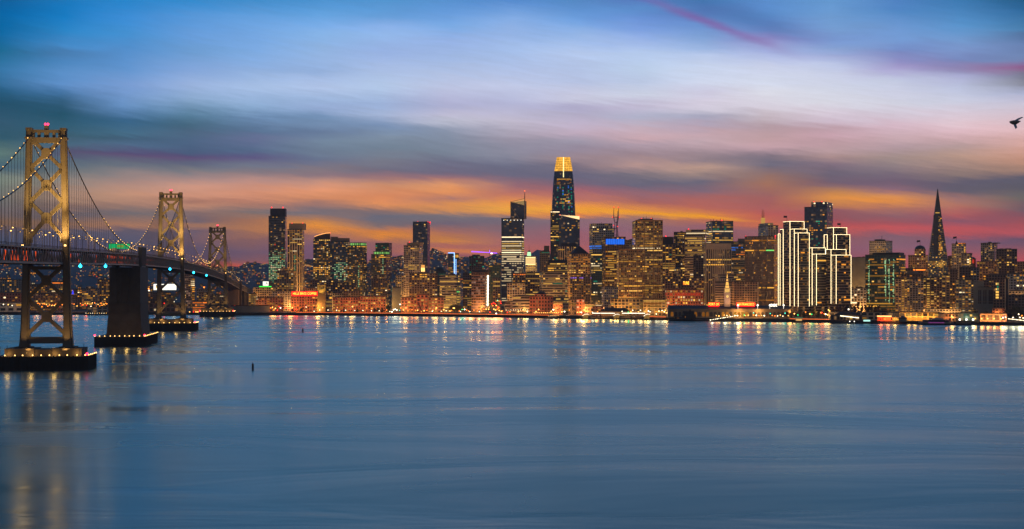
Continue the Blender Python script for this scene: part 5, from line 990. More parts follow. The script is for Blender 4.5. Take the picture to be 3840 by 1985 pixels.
Bd('stepped_tower', 'stepped grey tower right of the gold-edged one', T, [(3606,3645,952)], 480, mat='grey', lit=.26, merge=False, fx=fx_vline(3637,960,1000,'y',2,'edge_light',1.8))
Bd('stepped_tower', 'dim brown mid-rise joining the pyramid base and the gold-edged tower', O_, [(3555,3580,962)], 540, mat='brown', lit=.25, merge=False)
Bd('green_roof_office', 'dark office with a low domed cap in front of the gold-edged tower', O_, [(3598,3640,1004)], 330, mat='darkbrown', lit=.1, fx=fx_dome(3618,12,1004,sz=.5), clutter=False)
Bd('red_dome_building', 'small red-lit domed building with a purple lamp', 'building', [(3641,3659,972)], 500, mat='brickdark', lit=0, nowin=True, dep=14, clutter=False, fx=fxs(fx_dome(3649,8,972), lambda fr: MB().box(fr.lx(3645), fr.lx(3653), fr.fy-.3, fr.fy-.1, fr.z(988), fr.z(974)).build('red_lit_bay', emat('red_bay', (1,.05,.02), .5), fr.root)))
Bd('white_apartment_tower', 'pale apartment tower of square windows on the right hill', A_, [(3680,3740,913),(3687,3706,910,'mech'),(3724,3740,910,'mech',913)], 560, xc=3728, mat='whitegrid', lit=.08, bay=3.4, fl=3.4, pal='gold', merge=False, zones=[(940,970,.6,'y',1,3688,3702)])
Bd('dark_apartment_tower', 'tall blackish apartment tower right of the pale square-windowed one', A_, [(3738,3812,936),(3750,3792,932,'body')], 520, mat='darkbrown', lit=.15, bay=4.2, pal='gold', merge=False)
Bd('hill_block', 'brown hill apartment block below the pale square-windowed tower', A_, [(3666,3746,982)], 430, xc=3738, mat='brown', lit=.22, pal='resi', merge=False, zones=[(1014,1020,.6,'y',1)])
Bd('hill_block', 'low grey hill block in front of the red-lit dome', 'apartment block', [(3640,3672,1006)], 380, mat='grey', lit=.3, pal='resi', merge=False)
Bd('hill_block', 'brown block at the right edge above the bay', 'apartment block', [(3808,3900,983)], 480, mat='brown', lit=.18, pal='resi', merge=False)
Bd('hill_block', 'long dim terrace of flats with a dotted top row', 'apartment block', [(3690,3800,1032)], 300, mat='darkbrown', lit=.3, pal='warm', merge=False)
Bd('hill_block', 'grey apartment block with scattered windows at the far right', 'apartment block', [(3780,3900,1028)], 240, mat='palegrey', lit=.3, pal='warm', merge=False, zones=[(1068,1074,.4,'w',2)])
Bd('stepped_concrete_building', 'plain stepped concrete building with tall dark slots', 'building', [(3668,3728,1078),(3652,3690,1055,'wide',1160)], 170, mat='blank', lit=0, nowin=True, clutter=False, fx=fx_slots)
Bd('shaft_building', 'brown block with a bright green and yellow stairwell', 'building', [(3726,3770,1050)], 160, mat='brown', lit=0, clutter=False, zones=[], fx=fxs(fx_vline(3740,1056,1130,'y',2,'stair_window',4), fx_vline(3742,1056,1100,'t',1,'stair_window',2)))
Bd('lit_concrete_shaft', 'tall golden-lit concrete shaft beside the brown stairwell block', 'building', [(3768,3784,1046)], 150, mat='ribs', lit=0, nowin=True, clutter=False, dep=14)
Bd('low_block', 'low dark houses below the far right apartments', 'building', [(3784,3900,1108)], 130, mat='darkbrown', lit=.15, pal='gold', merge=False)
Bd('low_block', 'low white terraced roofs right of the golden shaft', 'building', [(3784,3840,1092)], 180, mat='white', lit=.1)
# outline-lit slab groups: each layer is (left edge, corner, right edge, top row); front layer first
EC = [
 ('tall left tower of the group outlined in white light, stepped like organ pipes', 150, [(2979,2993.6,3034,874),(2963,2979,3026,858),(2937,2963,3015,828),(2925,2937,2995,856.5),(2917.9,2925,2975,872.7)], 1150),
 ('low outlined tower with a long flat top in the middle of the white-lit group', 158, [(3046,3062,3119,953),(3035,3046,3094.5,929)], 1146),
 ('low outlined tower at the right end of the white-lit group', 150, [(3119,3136,3190,957),(3097,3117,3172,935)], 1140),
 ('rear outlined tower standing above the two low ones', 262, [(3126,3137,3185.7,880),(3102.8,3126,3174.6,853),(3091,3102.8,3150,878)], 960),
]
FER = shore(2780)+58
for sp in SPECS:
    t = sp['tiers'][0]; D = shore((t[0]+t[1])/2)+sp['off']; sp['D'] = D
    for t in sp['tiers']: OCC.append((t[0], t[1], t[2] if t is sp['tiers'][0] or len(t) < 5 else t[2], D))
for lab, off, layers, yb in EC:
    D = shore(layers[0][1])+off
    for a, c_, b_, yt in layers: OCC.append((a, b_, yt, D))
OCC.append((2505, 2960, 1146, FER))
FR = {}
for sp in SPECS: FR[sp['label']] = make(sp)
# --- outlined towers
def outlined(lab, off, layers, yb):
    th = math.radians(27); pc = layers[0][1]; D = shore(pc)+off; k = F/D; phi = math.atan((pc-CX)/F); al = -phi+th
    ex = Vector((math.cos(al), math.sin(al))); ey = Vector((-math.sin(al), math.cos(al))); R_ = empty('outlined_tower', (wx(pc, D), D, GZ), al)
    tag(R_, lab, 'office tower', 'towers outlined with white lights'); zf = lambda py: wz(py, D)-GZ
    ly = 0.0; seed = random.Random(pc); outl = MB()
    for li, (a, c_, b_, yt) in enumerate(layers):
        dpt = max(3.0, (c_-a)/(k*math.sin(th))); lx0 = ((c_-pc)/k+ly*math.sin(th))/math.cos(th); W_ = (b_-c_)/(k*math.cos(th)); z1 = zf(yt)
        nb, nf, ns = round(W_/4), round(z1/4), max(1, round(dpt/4)); m = MB().box(lx0, lx0+W_, ly, ly+dpt, 0, z1, 0, (nb, nf), (ns, nf), tmi=1)
        m.build('slab', [FM['ecbands'], roof_m], R_)
        z0 = zf(yb)
        ws = .32
        for x, y in ((lx0-.3, ly-.3),): MB().box(x-ws/2, x+ws/2, y-ws/2, y+ws/2, z0, z1).build('edge_light', M_STRIP, R_)
        MB().box(lx0+W_-ws*.4, lx0+W_+ws*.4, ly-.45, ly-.1, (z0 if li == 0 else zf(layers[li-1][3])), z1).build('edge_light', M_STRIP, R_)
        MB().box(lx0, lx0+W_, ly-.5, ly-.1, z1-.15, z1+.17).build('edge_light', M_STRIP, R_)
        MB().box(lx0-.5, lx0-.1, ly, ly+dpt, z1-.15, z1+.17).build('edge_light', M_STRIP, R_)
        if li == len(layers)-1: MB().box(lx0-.4, lx0-.08, ly+dpt-.4, ly+dpt-.08, z0, z1).build('edge_light', M_STRIP, R_)
        bw, fh = W_/nb, z1/nf; cnt_ = 0
        for f_ in range(nf):
            q = seed.choice((.03,.05,.07,.1,.6)) if seed.random() < .35 else .05; i = 0; ch = seed.choice('ooooay')
            while i < nb:
                if seed.random() < q:
                    run = 1
                    while i+run < nb and seed.random() < .55: run += 1
                    zc = (f_+.5)*fh; X_ = lx0+(i+run/2)*bw; wp = Vector((wx(pc, D), D))+ex*X_+ey*ly; px = CX+F*wp.x/wp.y; py = HY-(zc+GZ-HC)*k
                    hid = any(c2 < px < b2 and py > y2 for a2, c2, b2, y2 in layers[:li])
                    if not hid and visible(px, py, D) and py < 1140: inst(wme(ch, seed.choice((0,1,1,2))), 'window', R_, (X_, ly-.05, zc), (0,0,0), (run*bw-1, 1, fh*.5))
                    i += run
                i += 1
        ly += dpt
    return R_, zf, D
outs = [outlined(*e) for e in EC]
for (R_, zf, D), px, yt, y0 in ((outs[0], 2951, 828, 808), (outs[3], 3152, 853, 836)):
    loc = R_.matrix_basis.inverted() @ Vector((wx(px, D+14), D+14, 0)); fr = Frame(); fr.root = R_; fr.lx = lambda p, x=loc.x: x; fr.z = zf; 
    m = MB().bar((loc.x, loc.y, zf(yt)-2), (loc.x, loc.y, zf(y0)), .4).build('flagpole', mech_dark, R_)
    m = MB()
    for i in range(4): a, b_ = loc.x-1.4*i, loc.x-1.4*(i+1); m.quad([(a,loc.y+.5*math.sin(i*1.6),zf(y0)),(b_,loc.y+.5*math.sin(i*1.6+1.6),zf(y0)-.3),(b_,loc.y+.5*math.sin(i*1.6+1.6),zf(y0)-3.3),(a,loc.y+.5*math.sin(i*1.6),zf(y0)-3.0)])
    m.build('flag', pmat('flag_cloth', (.08,.06,.09), .9), R_)
# --- tallest skyscraper: rounded square plan, tapering, gold-lit crown
def rsq(h, r=.32, n_=5):
    P_ = []
    for cx_, cy_, a0 in ((1,-1,-90),(1,1,0),(-1,1,90),(-1,-1,180)):
        for i in range(n_+1):
            a = math.radians(a0+90*i/n_); P_.append((cx_*h*(1-r)+h*r*math.cos(a), cy_*h*(1-r)+h*r*math.sin(a)))
    return P_
DS = 3140.0; kS = F/DS; pcx = 2114.7
R_ = empty('tallest_skyscraper', (wx(pcx, DS), DS+26, GZ), -math.atan((pcx-CX)/F)); tag(R_, 'tallest tapering bullet-shaped skyscraper with a glowing gold crown', 'skyscraper')
zS = lambda py: wz(py, DS)-GZ
PROF = [(1180,46),(860,45.5),(790,44.2),(730,41.6),(690,39),(660,36.4),(642,34.4)]; CR = [(642,34.4),(620,31),(604,28),(588,25.2)]
hwp = lambda py: interp([(-y, h) for y, h in PROF][::1], -py) if py > 642 else interp([(-y, h) for y, h in CR], -py)
m = MB(); v = 0
for (ya, ha), (yb_, hb) in zip(PROF, PROF[1:]):
    P0, P1 = rsq(ha/kS), rsq(hb/kS); n_ = len(P0); z0, z1 = max(0, zS(ya)), zS(yb_); nf = (z1-z0)/4.3; u = 0
    for i in range(n_):
        j = (i+1) % n_; L_ = math.hypot(P0[j][0]-P0[i][0], P0[j][1]-P0[i][1])/3.2
        m.quad([(*P0[i],z0),(*P0[j],z0),(*P1[j],z1),(*P1[i],z1)], [(u,v),(u+L_,v),(u+L_,v+nf),(u,v+nf)]); u += L_
    v += nf
m.build('glass_shaft', FM['navy'], R_)
m = MB(); v = 0
for (ya, ha), (yb_, hb) in zip(CR, CR[1:]):
    P0, P1 = rsq(ha/kS), rsq(hb/kS); n_ = len(P0); z0, z1 = zS(ya), zS(yb_); nf = (z1-z0)/5.2; u = 0
    for i in range(n_):
        j = (i+1) % n_; L_ = math.hypot(P0[j][0]-P0[i][0], P0[j][1]-P0[i][1])/4.5
        m.quad([(*P0[i],z0),(*P0[j],z0),(*P1[j],z1),(*P1[i],z1)], [(u,v),(u+L_,v),(u+L_,v+nf),(u,v+nf)]); u += L_
    v += nf
m.quad([(*p, zS(588)) for p in rsq(25.2/kS)], None, 1); m.build('gold_crown', [M_CROWN, mech_dark], R_)
m = MB()
for i in range(13):
    py = 591+i*5.9; h = hwp(py)/kS; m.box(-.9, .9, -h-.5, -h-.1, zS(py)-1.5, zS(py)+1.2)
m.build('centre_light_strip', emat('centre_strip', (1,.8,.35), 2.2), R_)
seed = random.Random(5)
rowsS = {672: ('a', 1, 1.0), 676: ('o', 0, .6), 684: ('o', 0, .55), 690: ('o', 0, .4), 731: ('a', 1, .4), 739: ('o', 1, .35), 747: ('y', 1, .3), 754: ('a', 2, .5), 762: ('a', 1, .45)}
for py, (ch, lv, q) in rowsS.items():
    h = hwp(py)/kS; w_ = h*.66*2; x = -w_/2
    while x < w_/2-3:
        run = seed.uniform(3, 12) if q > .4 else seed.uniform(3, 7)
        if seed.random() < q or (py == 754 and x > -2): inst(wme(ch, lv), 'window', R_, (x+run/2, -h-.15, zS(py)), (0,0,0), (min(run, w_/2-x), 1, 2.4))
        x += run+(.6 if q == 1 else seed.uniform(.5, 6))
for py in range(698, 800, 6):
    for fx_ in (-.62, -.05, .55, .85):
        if seed.random() < .5:
            h = hwp(py)/kS; inst(wme(seed.choice('tttb'), seed.choice((0,1))), 'window', R_, (fx_*h*.72/.85, -h-.15, zS(py)), (0,0,0), (2.6, 1, 2.4))
# --- pyramid skyscraper
DP = 3080.0; kP = F/DP; pc = 3526.5; R_ = empty('pyramid_skyscraper', (wx(pc, DP), DP+20, GZ), -math.atan((pc-CX)/F)+math.radians(4)); tag(R_, 'slender four-sided pyramid skyscraper with a blank spire top', 'skyscraper')
zP = lambda py: wz(py, DP+20)-GZ; hP = lambda py: (max(1.2, (py-708)*.1305))/kP
def pyrsec(m, ya, yb_, v0):
    a, b_ = hP(ya), hP(yb_); z0, z1 = max(0, zP(ya)), zP(yb_); nf = (z1-z0)/3.9
    for (p, q) in (((-1,-1),(1,-1)),((1,-1),(1,1)),((1,1),(-1,1)),((-1,1),(-1,-1))):
        m.quad([(p[0]*a,p[1]*a,z0),(q[0]*a,q[1]*a,z0),(q[0]*b_,q[1]*b_,z1),(p[0]*b_,p[1]*b_,z1)], [(0,v0),(a*2/3.4,v0),(b_*2/3.4,v0+nf),(0,v0+nf)])
    return v0+nf
m = MB(); v = 0; ys = list(range(1160, 805, -20))
for ya, yb_ in zip(ys, ys[1:]): v = pyrsec(m, ya, yb_, v)
m.build('shaft', facade('pyramid', (.13,.115,.085), (.012,.012,.012), .25, .42, dim=.12), R_)
m = MB(); pyrsec(m, ys[-1], 709, 0); m.build('spire_cap', pmat('aluminium_cladding', (.13,.13,.105), .5), R_)
m = MB(); a = hP(958); m.box(-a*.52, a*.02, -a, -a+4, zP(962), zP(808)); m.build('elevator_wing', pmat('quartz_panel', (.17,.145,.105), .8), R_)
m = MB(); a = hP(801); m.box(-a*.75, a*.5, -a-.25, -a, zP(801), zP(797)); m.build('lit_observation_band', wmat('y', 1), R_)
seed = random.Random(9)
for i in range(62):
    py = 815+i*5.4
    if py > 1045: break
    a = hP(py); nb = int(a*2/3.4)
    for j in range(nb):
        x = -a+(j+.5)*a*2/nb
        q = .12 if py < 900 else .2
        if 0 < x < a*.45: q = .55 if py < 1000 else .4
        if -a*.52 < x < 0 and 808 < py < 962: continue
        if abs(py-988) < 6 or abs(py-997) < 4: q = .8
        if seed.random() < q and visible(pc+x*kP, py, DP):
            inst(wme(seed.choice('aayyo'), seed.choice((0,0,1,1,2))), 'window', R_, (x, -a-.1, zP(py)), (0,0,0), (2.6, 1, 2.0))
# --- ferry building: long low hall, clock tower, neon signs
DF = FER; kF = F/DF
fr = Frame(); pm = 2735; al = -math.atan((pm-CX)/F)+math.radians(4.5); C0 = Vector((wx(pm, DF), DF)); R_ = empty('ferry_terminal', (C0.x, C0.y, GZ), al)
tag(R_, 'long low ferry hall with arcades and tall white clock tower', 'ferry building')
fr.root = R_; fr.lx = lambda px: (px-pm)/kF; fr.z = lambda py: wz(py, DF)-GZ; fr.fy = 0; fr.D = DF; fr.k = kF
stone = pmat('ferry_stone', (.17,.15,.12), .8, 0, .12, .1)
L0, L1 = fr.lx(2506), fr.lx(2962); z1 = fr.z(1160)
MB().box(L0, L1, 0, 34, 0, z1).box(L0-1, L1+1, -.8, 0, z1-1, z1+.6).build('hall', stone, R_)
MB().prism([(L0,0),(L1,0),(L1,34),(L0,34)], z1+.6, fr.z(1147), top=[(L0+2,13),(L1-2,13),(L1-2,21),(L0+2,21)]).build('hall_roof', pmat('dark_slate', (.03,.028,.035), .7), R_)
seed = random.Random(3)
for i in range(30):
    x = L0+6+i*(L1-L0-12)/29; px = pm+x*kF; lit = 2690 < px < 2810
    m = MB(); r = 2.1; P_ = [(x-r, -.15, 2.2), (x+r, -.15, 2.2)]+[(x+r*math.cos(a), -.15, 7.0+r*math.sin(a)) for a in [math.pi*j/6 for j in range(7)]]
    m.quad(P_); m.build('arch_window', wmat(seed.choice('oaa'), 1) if lit and seed.random() < .8 else (wmat('o', 0) if seed.random() < .35 else mech_dark), R_)
x0, x1 = fr.lx(2718.5), fr.lx(2740.5); xm = (x0+x1)/2; h = (x1-x0)/2; yt = 12
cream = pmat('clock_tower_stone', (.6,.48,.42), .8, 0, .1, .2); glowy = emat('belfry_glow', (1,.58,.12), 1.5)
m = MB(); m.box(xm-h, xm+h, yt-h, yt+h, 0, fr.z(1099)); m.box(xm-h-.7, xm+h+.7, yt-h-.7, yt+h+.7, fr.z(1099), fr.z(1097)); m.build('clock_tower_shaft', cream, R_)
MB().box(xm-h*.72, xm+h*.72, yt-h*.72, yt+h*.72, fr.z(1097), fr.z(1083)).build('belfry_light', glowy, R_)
m = MB()
for i in range(6):
    xx = xm-h*.9+h*1.8*i/5
    for yy in (yt-h*.9, yt+h*.9): m.box(xx-.35, xx+.35, yy-.35, yy+.35, fr.z(1097), fr.z(1083))
m.box(xm-h, xm+h, yt-h, yt+h, fr.z(1083), fr.z(1080)); m.build('belfry_columns', cream, R_)
L = bpy.data.lights.new('shaft_fill', 'SPOT'); L.energy = 9000; L.color = (1,.62,.45); L.spot_size = 1.0; L.spot_blend = 1; o = bpy.data.objects.new('clock_tower_fill', L); COL.objects.link(o); o.parent = R_  # added spot with no fixture, brightens the pale shaft
o.location = (xm-4, -14, 16); o.rotation_euler = (Vector((xm, yt-h, fr.z(1115)))-o.location).to_track_quat('-Z', 'Y').to_euler()
zz = [(1080,.62),(1072,.62),(1070,.55),(1064,.45),(1058,.42),(1054,.34),(1048,.3),(1044,.22),(1036,.14),(1026,.03)]
for (ya, ra), (yb_, rb) in zip(zz, zz[1:]):
    lit = (ya, ra) in ((1080,.62),(1064,.45),(1054,.34)); r = 1.0
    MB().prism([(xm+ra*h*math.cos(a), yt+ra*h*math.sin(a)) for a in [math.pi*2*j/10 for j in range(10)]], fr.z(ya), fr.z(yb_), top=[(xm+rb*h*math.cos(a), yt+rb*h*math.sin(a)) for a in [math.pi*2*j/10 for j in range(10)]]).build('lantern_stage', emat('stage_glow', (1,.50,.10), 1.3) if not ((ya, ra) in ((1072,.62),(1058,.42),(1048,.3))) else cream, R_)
m = MB(); r = h*.42; m.quad([(xm+r*math.cos(a), yt-h-.25, fr.z(1112.5)+r*math.sin(a)) for a in [2*math.pi*j/20 for j in range(20)]]); m.build('clock_face', emat('clock_glow', (1,.62,.16), 1.3), R_)
MB().bar((xm, yt-h-.4, fr.z(1112.5)), (xm+.2, yt-h-.4, fr.z(1112.5)+r*.75), .25).bar((xm, yt-h-.4, fr.z(1112.5)), (xm-r*.5, yt-h-.4, fr.z(1112.5)-.3), .25).build('clock_hands', mech_dark, R_)
def roof_sign(txt, a, b_, fr=fr):
    fr.fy = 8; fx_sign(txt, a, b_, 1136, 1149, 5.4)(fr); fr.fy = 0
roof_sign('PORT OF', 2658, 2699); roof_sign('SAN FRANCISCO', 2764, 2832)
for px, ch in ((2767,'W'),(2840,'W'),(2885,'w'),(2936,'W')): MB().ball((fr.lx(px), -1, fr.z(1145)), 1.3, 8, 5).bar((fr.lx(px), -.6, fr.z(1160)), (fr.lx(px), -1, fr.z(1147)), .3).build('floodlamp', M_WHITE, R_)
m = MB()
for j in range(2):
    for i in range(24):
        a0, a1 = math.pi*2.6*i/24, math.pi*2.6*(i+1)/24
        m.bar((fr.lx(2886+26*i/24), -1, fr.z(1145+(1 if j else -1)*4.2*math.sin(a0))), (fr.lx(2886+26*(i+1)/24), -1, fr.z(1145+(1 if j else -1)*4.2*math.sin(a1))), .9)
m.build('light_garland', M_WHITE, R_)
# --- distant three-legged mast on the hill
DM = 6400.0; R_ = empty('broadcast_mast', (wx(2310.5, DM), DM, 60), -math.atan((2310.5-CX)/F)); tag(R_, 'distant three-pronged red and white broadcast mast on the hill', 'mast')
kM = F/DM; zM = lambda py: wz(py, DM)-60
m = MB(); mast = pmat('mast_paint', (.16,.06,.055), .6)
for sx, xs_, yoff in ((-1, [(-8,0),(-10,60),(-12,0)], 0), (1, [], 0)): pass
LEG = {-1: [(2301,900),(2304.5,858),(2306,835),(2301.5,815),(2302,778)], 1: [(2319,900),(2315,858),(2316,835),(2320,815),(2319.5,778)], 0: [(2312,900),(2311,858),(2313,835),(2316,815),(2317,790)]}
for sx, pts in LEG.items():
    yy = 12 if sx == 0 else 0; m.tube([((px-2310.5)/kM, yy, zM(py)) for px, py in pts], [2.4, 1.9, 1.7, 1.9, 1.0], 5)
for py, a, b_ in ((835,2305,2317),(858,2303,2316),(815,2297,2323),(882,2301,2318)): m.bar(((a-2310.5)/kM,0,zM(py)), ((b_-2310.5)/kM,0,zM(py)), 2.6)
m.build('lattice_leg', mast, R_)
for px, py in ((2302,778),(2319,778),(2297,815),(2323,815),(2301,846),(2316,850),(2300,868)): MB().ball(((px-2310.5)/kM, -2, zM(py)), 2.6, 6, 4).build('beacon', emat('beacon_far', (1,.03,.02), 2.0), R_)
# --- crane outlined in purple light
DC = shore(1815)+760; R_ = empty('tower_crane', (wx(1836, DC), DC, GZ), -math.atan((1836-CX)/F)); tag(R_, 'tower crane with its jib outlined in purple light', 'crane'); kC = F/DC; z_ = lambda py: wz(py, DC)-GZ; x_ = lambda px: (px-1836)/kC
m = MB()
for sx in (-1, 1):
    for sy in (-1, 1): m.bar((sx*.9, sy*.9, z_(1100)), (sx*.9, sy*.9, z_(947)), .35)
for i in range(24): z = z_(1100)+i*(z_(947)-z_(1100))/24; m.bar((-.9,-.9,z), (.9,-.9,z+3), .25)
m.build('mast', mech_dark, R_)
m = MB().bar((x_(1768),0,z_(943)), (x_(1865),0,z_(950)), .9, 1.2).bar((x_(1768),0,z_(945.5)), (x_(1836),0,z_(948)), .5, .5); m.bar((0,0,z_(948)), (0,0,z_(938)), 1.0); m.bar((x_(1846),0,z_(951)), (x_(1846),0,z_(949)), 1)
m.build('lit_jib', M_PURP, R_); MB().bar((0,0,z_(938)), (x_(1790),0,z_(944)), .25).bar((0,0,z_(938)), (x_(1862),0,z_(949)), .25).build('pendant_cable', mech_dark, R_); MB().box(x_(1840), x_(1847), -1.5, 1.5, z_(953), z_(949)).build('counterweight', M_WHITE, R_)
# --- billboards
def billboard(name, label, px0, px1, y0, y1, off, legs_to, content=None):
    D = shore((px0+px1)/2)+off; k = F/D; pm = (px0+px1)/2; R_ = empty(name, (wx(pm, D), D, GZ), -math.atan((pm-CX)/F)); tag(R_, label, 'billboard')
    W_ = (px1-px0)/k/2; z0, z1 = wz(y1, D)-GZ, wz(y0, D)-GZ
    MB().box(-W_, W_, -.5, 0, z0, z1).build('panel', emat('billboard_glow', (1,.95,.8), 1.5, True), R_)
    m = MB()
    for x in (-W_*.7, 0, W_*.7): m.bar((x, .6, wz(legs_to, D)-GZ), (x, .6, z1-.5), .5)
    m.box(-W_-.4, W_+.4, -.3, .3, z0-.6, z0); m.build('support_frame', mech_dark, R_)
    if content: content(R_, W_, z0, z1)
    return R_
def two_heads(R_, W_, z0, z1):
    for fx_ in (-.68, -.22):
        x = W_*fx_; zc = z0+(z1-z0)*.52; r = (z1-z0)*.2
        MB().ball((x, -.6, zc), r, 10, 6, sz=1.3).build('printed_head', emat('poster_yellow', (1,.62,.03), .9), R_); MB().ball((x, -.55, zc+r*.75), r*1.05, 10, 6).build('printed_hair', pmat('poster_brown', (.08,.04,.02)), R_)
    MB().bar((-W_+1,-.5,z0-.6), (W_-1,-.5,z0-.6), .3).build('catwalk', mech_dark, R_)
billboard('billboard', 'wide white billboard with two yellow heads behind the middle bridge tower', 577, 660, 1065.5, 1088, 330, 1110, two_heads)
bb = billboard('billboard', 'square white rooftop billboard with a letter above a green light strip', 986, 1007, 1056, 1072, 238, 1079, lambda R_, W_, z0, z1: text_mesh('A', 7.2, mech_dark, .1, R_, (W_*.35, -.8, (z0+z1)/2), 0, 'letter'))
D = shore(982)+236; MB().box(-12, 10.5, -.5, .5, wz(1077, D)-GZ, wz(1073.5, D)-GZ).build('green_light_strip', emat('green_strip', (.05,1,.08), 1.3), bb)
billboard('billboard', 'small tilted white billboard seen through the top of the farthest tower', 808, 823, 1068, 1077, 430, 1110)
# ================================================================== hillside houses and lights
hw = pmat('house_stucco', (.12,.10,.085), .9); rng = random.Random(21)
HP = []
for ch, lv in (('o',1),('a',0),('o',2),('a',1),('w',0),('O',0)):
    m = MB().box(-4.5,4.5,-4,4,-3,5.5,0); m.prism([(-4.5,-4),(4.5,-4),(4.5,4),(-4.5,4)], 5.5, 8, 0, top=[(-4.5,-.3),(4.5,-.3),(4.5,.3),(-4.5,.3)])
    m.box(-3.4,-.4,-4.12,-4,.8,3.4,1); 
    if ch != 'a': m.box(1.2,3.6,-4.12,-4,.8,3.0,1)
    HP.append(m.mesh('house', [hw, wmat(ch, lv)]))
n_h = 0; tries = 0; zone = ['on the hill under the bridge', 'on the hill left of the striped tower', 'on the hill between tower clusters', 'on the hill behind the crane']
while n_h < 290 and tries < 20000:
    tries += 1
    px = rng.choice((rng.uniform(0,1000), rng.uniform(0,1000), rng.uniform(1140,1180), rng.uniform(1450,1530), rng.uniform(1600,1900), rng.uniform(1600,1900), rng.uniform(1370,1400))); D = rng.uniform(3500, 6350)**1
    z = hz(px, D) if D > 3700 else GZ
    py = HY-(z+3-HC)/D*F
    if not visible(px, py, D) or (py > 1125): continue
    if not (.25 < math.sin(px*.05+D*.003)+math.sin(px*.017-D*.0051)+1.2): continue
    hi = rng.randrange(len(HP))
    o = inst(HP[hi], 'hillside_house', None, (wx(px, D), D, z+2), (0, 0, -math.atan((px-CX)/F)+rng.uniform(-.4,.4)), (1.15,1.15,rng.uniform(.8,1.5)))
    zi = 0 if px < 880 else 1 if px < 1010 else 2 if px < 1600 else 3
    tag(o, f"gabled house, {('orange','amber','bright orange','dim amber','white','red-orange')[hi]} windows, {'high' if py < 1035 else 'mid-slope' if py < 1075 else 'low'} {zone[zi]}", 'house', ('hillside houses seen under the bridge', 'hillside houses left of the striped tower', 'hillside houses between the tower clusters', 'hillside houses behind the crane')[zi]); n_h += 1
m = MB(); mats = [wmat('o',1), wmat('a',1), wmat('y',1), wmat('w',1), wmat('t',1), wmat('r',1), wmat('O',0)]; cnt_l = 0; tries = 0
while cnt_l < 1500 and tries < 40000:
    tries += 1; px = rng.choice((rng.uniform(-20,1010), rng.uniform(-20,1010), rng.uniform(1140,1180), rng.uniform(1370,1530), rng.uniform(1600,1900), rng.uniform(1600,1900))); D = rng.uniform(2950, 6500)
    z = (hz(px, D) if D > 3700 else GZ+rng.uniform(2, 14)); py = HY-(z+3-HC)/D*F
    if not visible(px, py, D): continue
    cl = math.sin(px*.043+D*.0021)+math.sin(px*.019-D*.0047)+math.sin(px*.11)
    if cl < rng.uniform(-1.2, 1.6): continue
    if py < 1020 and rng.random() < .55: continue
    s_ = rng.uniform(.7, 1.5)*D/4800; x = wx(px, D); m.box(x-s_, x+s_, D-s_, D+s_, z+2, z+2+1.6*s_, rng.choices(range(7), (30,22,8,6,2,2,10))[0]); cnt_l += 1
tag(m.build('hillside_lights', mats), kind='stuff')
# ================================================================== trees
bark = pmat('bark', (.05,.035,.025), .9); leaf = pmat('dusk_foliage', (.045,.05,.022), .85, 0, .4, .5); leaf2 = pmat('autumn_foliage', (.075,.045,.022), .85, 0, .4, .5); frond = pmat('palm_frond', (.04,.05,.02), .8)
def tree_proto(h, r, n_, mat, col=False, seed_=1):
    rn = random.Random(seed_); R_ = empty('tree' if not col else 'poplar_tree', (0, -500, -200))
    m = MB(); m.tube([(0,0,-.3), (.1,0,h*.25), (0,.15,h*.5), (.1,0,h*.8)], [.35,.28,.2,.08], 6)
    for i in range(6): a = i*1.05; z = h*(.25+.08*i); m.tube([(0,0,z), (r*.4*math.cos(a), r*.4*math.sin(a), z+h*.1), (r*.7*math.cos(a), r*.7*math.sin(a), z+h*.18)], [.14,.09,.03], 4)
    m.build('trunk', bark, R_)
    m = MB(); cl = []
    for i in range(16 if not col else 22):
        a = rn.uniform(0, 6.28); t_ = rn.random(); z = h*(.3+.65*t_) if not col else h*(.15+.83*t_); rr = r*(math.sin(math.pi*min(1, .15+.85*t_))**.6 if not col else (1-t_*.75)) * rn.uniform(.25, .85)
        cl.append((rr*math.cos(a), rr*math.sin(a), z, r*rn.uniform(.28, .5)*(1 if not col else (.9-.4*t_))))
    for cx_, cy_, cz_, cr_ in cl:
        for _ in range(n_):
            v = Vector((rn.gauss(0,1), rn.gauss(0,1), rn.gauss(0,1))).normalized()*cr_*rn.uniform(.5, 1.1); c_ = Vector((cx_,cy_,cz_))+v
            a = Vector((rn.gauss(0,1), rn.gauss(0,1), rn.gauss(0,1))).normalized()*.42; b_ = a.cross(Vector((rn.gauss(0,1), rn.gauss(0,1), rn.gauss(0,1)))).normalized()*.30
            m.quad([c_-a, c_-b_, c_+a, c_+b_])
    m.build('crown', mat, R_); return R_
def palm_proto():
    R_ = empty('palm_tree', (0, -500, -200)); MB().tube([(0,0,-.3), (.2,0,4), (.1,.1,8), (0,0,10.5)], [.32,.26,.24,.3], 7).build('trunk', bark, R_)
    m = MB()
    for i in range(22):
        a = i*2.4; tl = .5+.5*((i*7) % 5)/4; P_ = [Vector((math.cos(a)*L*3.2, math.sin(a)*L*3.2, 10.5+1.6*math.sin(L*2.4)*(1.2-tl)-2.4*tl*L*L)) for L in (0, .35, .7, 1)]
        for p, q in zip(P_, P_[1:]): s_ = Vector((-math.sin(a), math.cos(a), 0))*.34; m.quad([p-s_, p+s_, q+s_*.6, q-s_*.6])
    m.build('crown', frond, R_); return R_
protos = {'round': tree_proto(9, 4.2, 55, leaf, False, 3), 'wide': tree_proto(12, 7, 70, leaf, False, 8), 'pop': tree_proto(19, 4.0, 60, leaf2, True, 5), 'pop2': tree_proto(16, 4.6, 60, leaf2, True, 6), 'palm': palm_proto()}
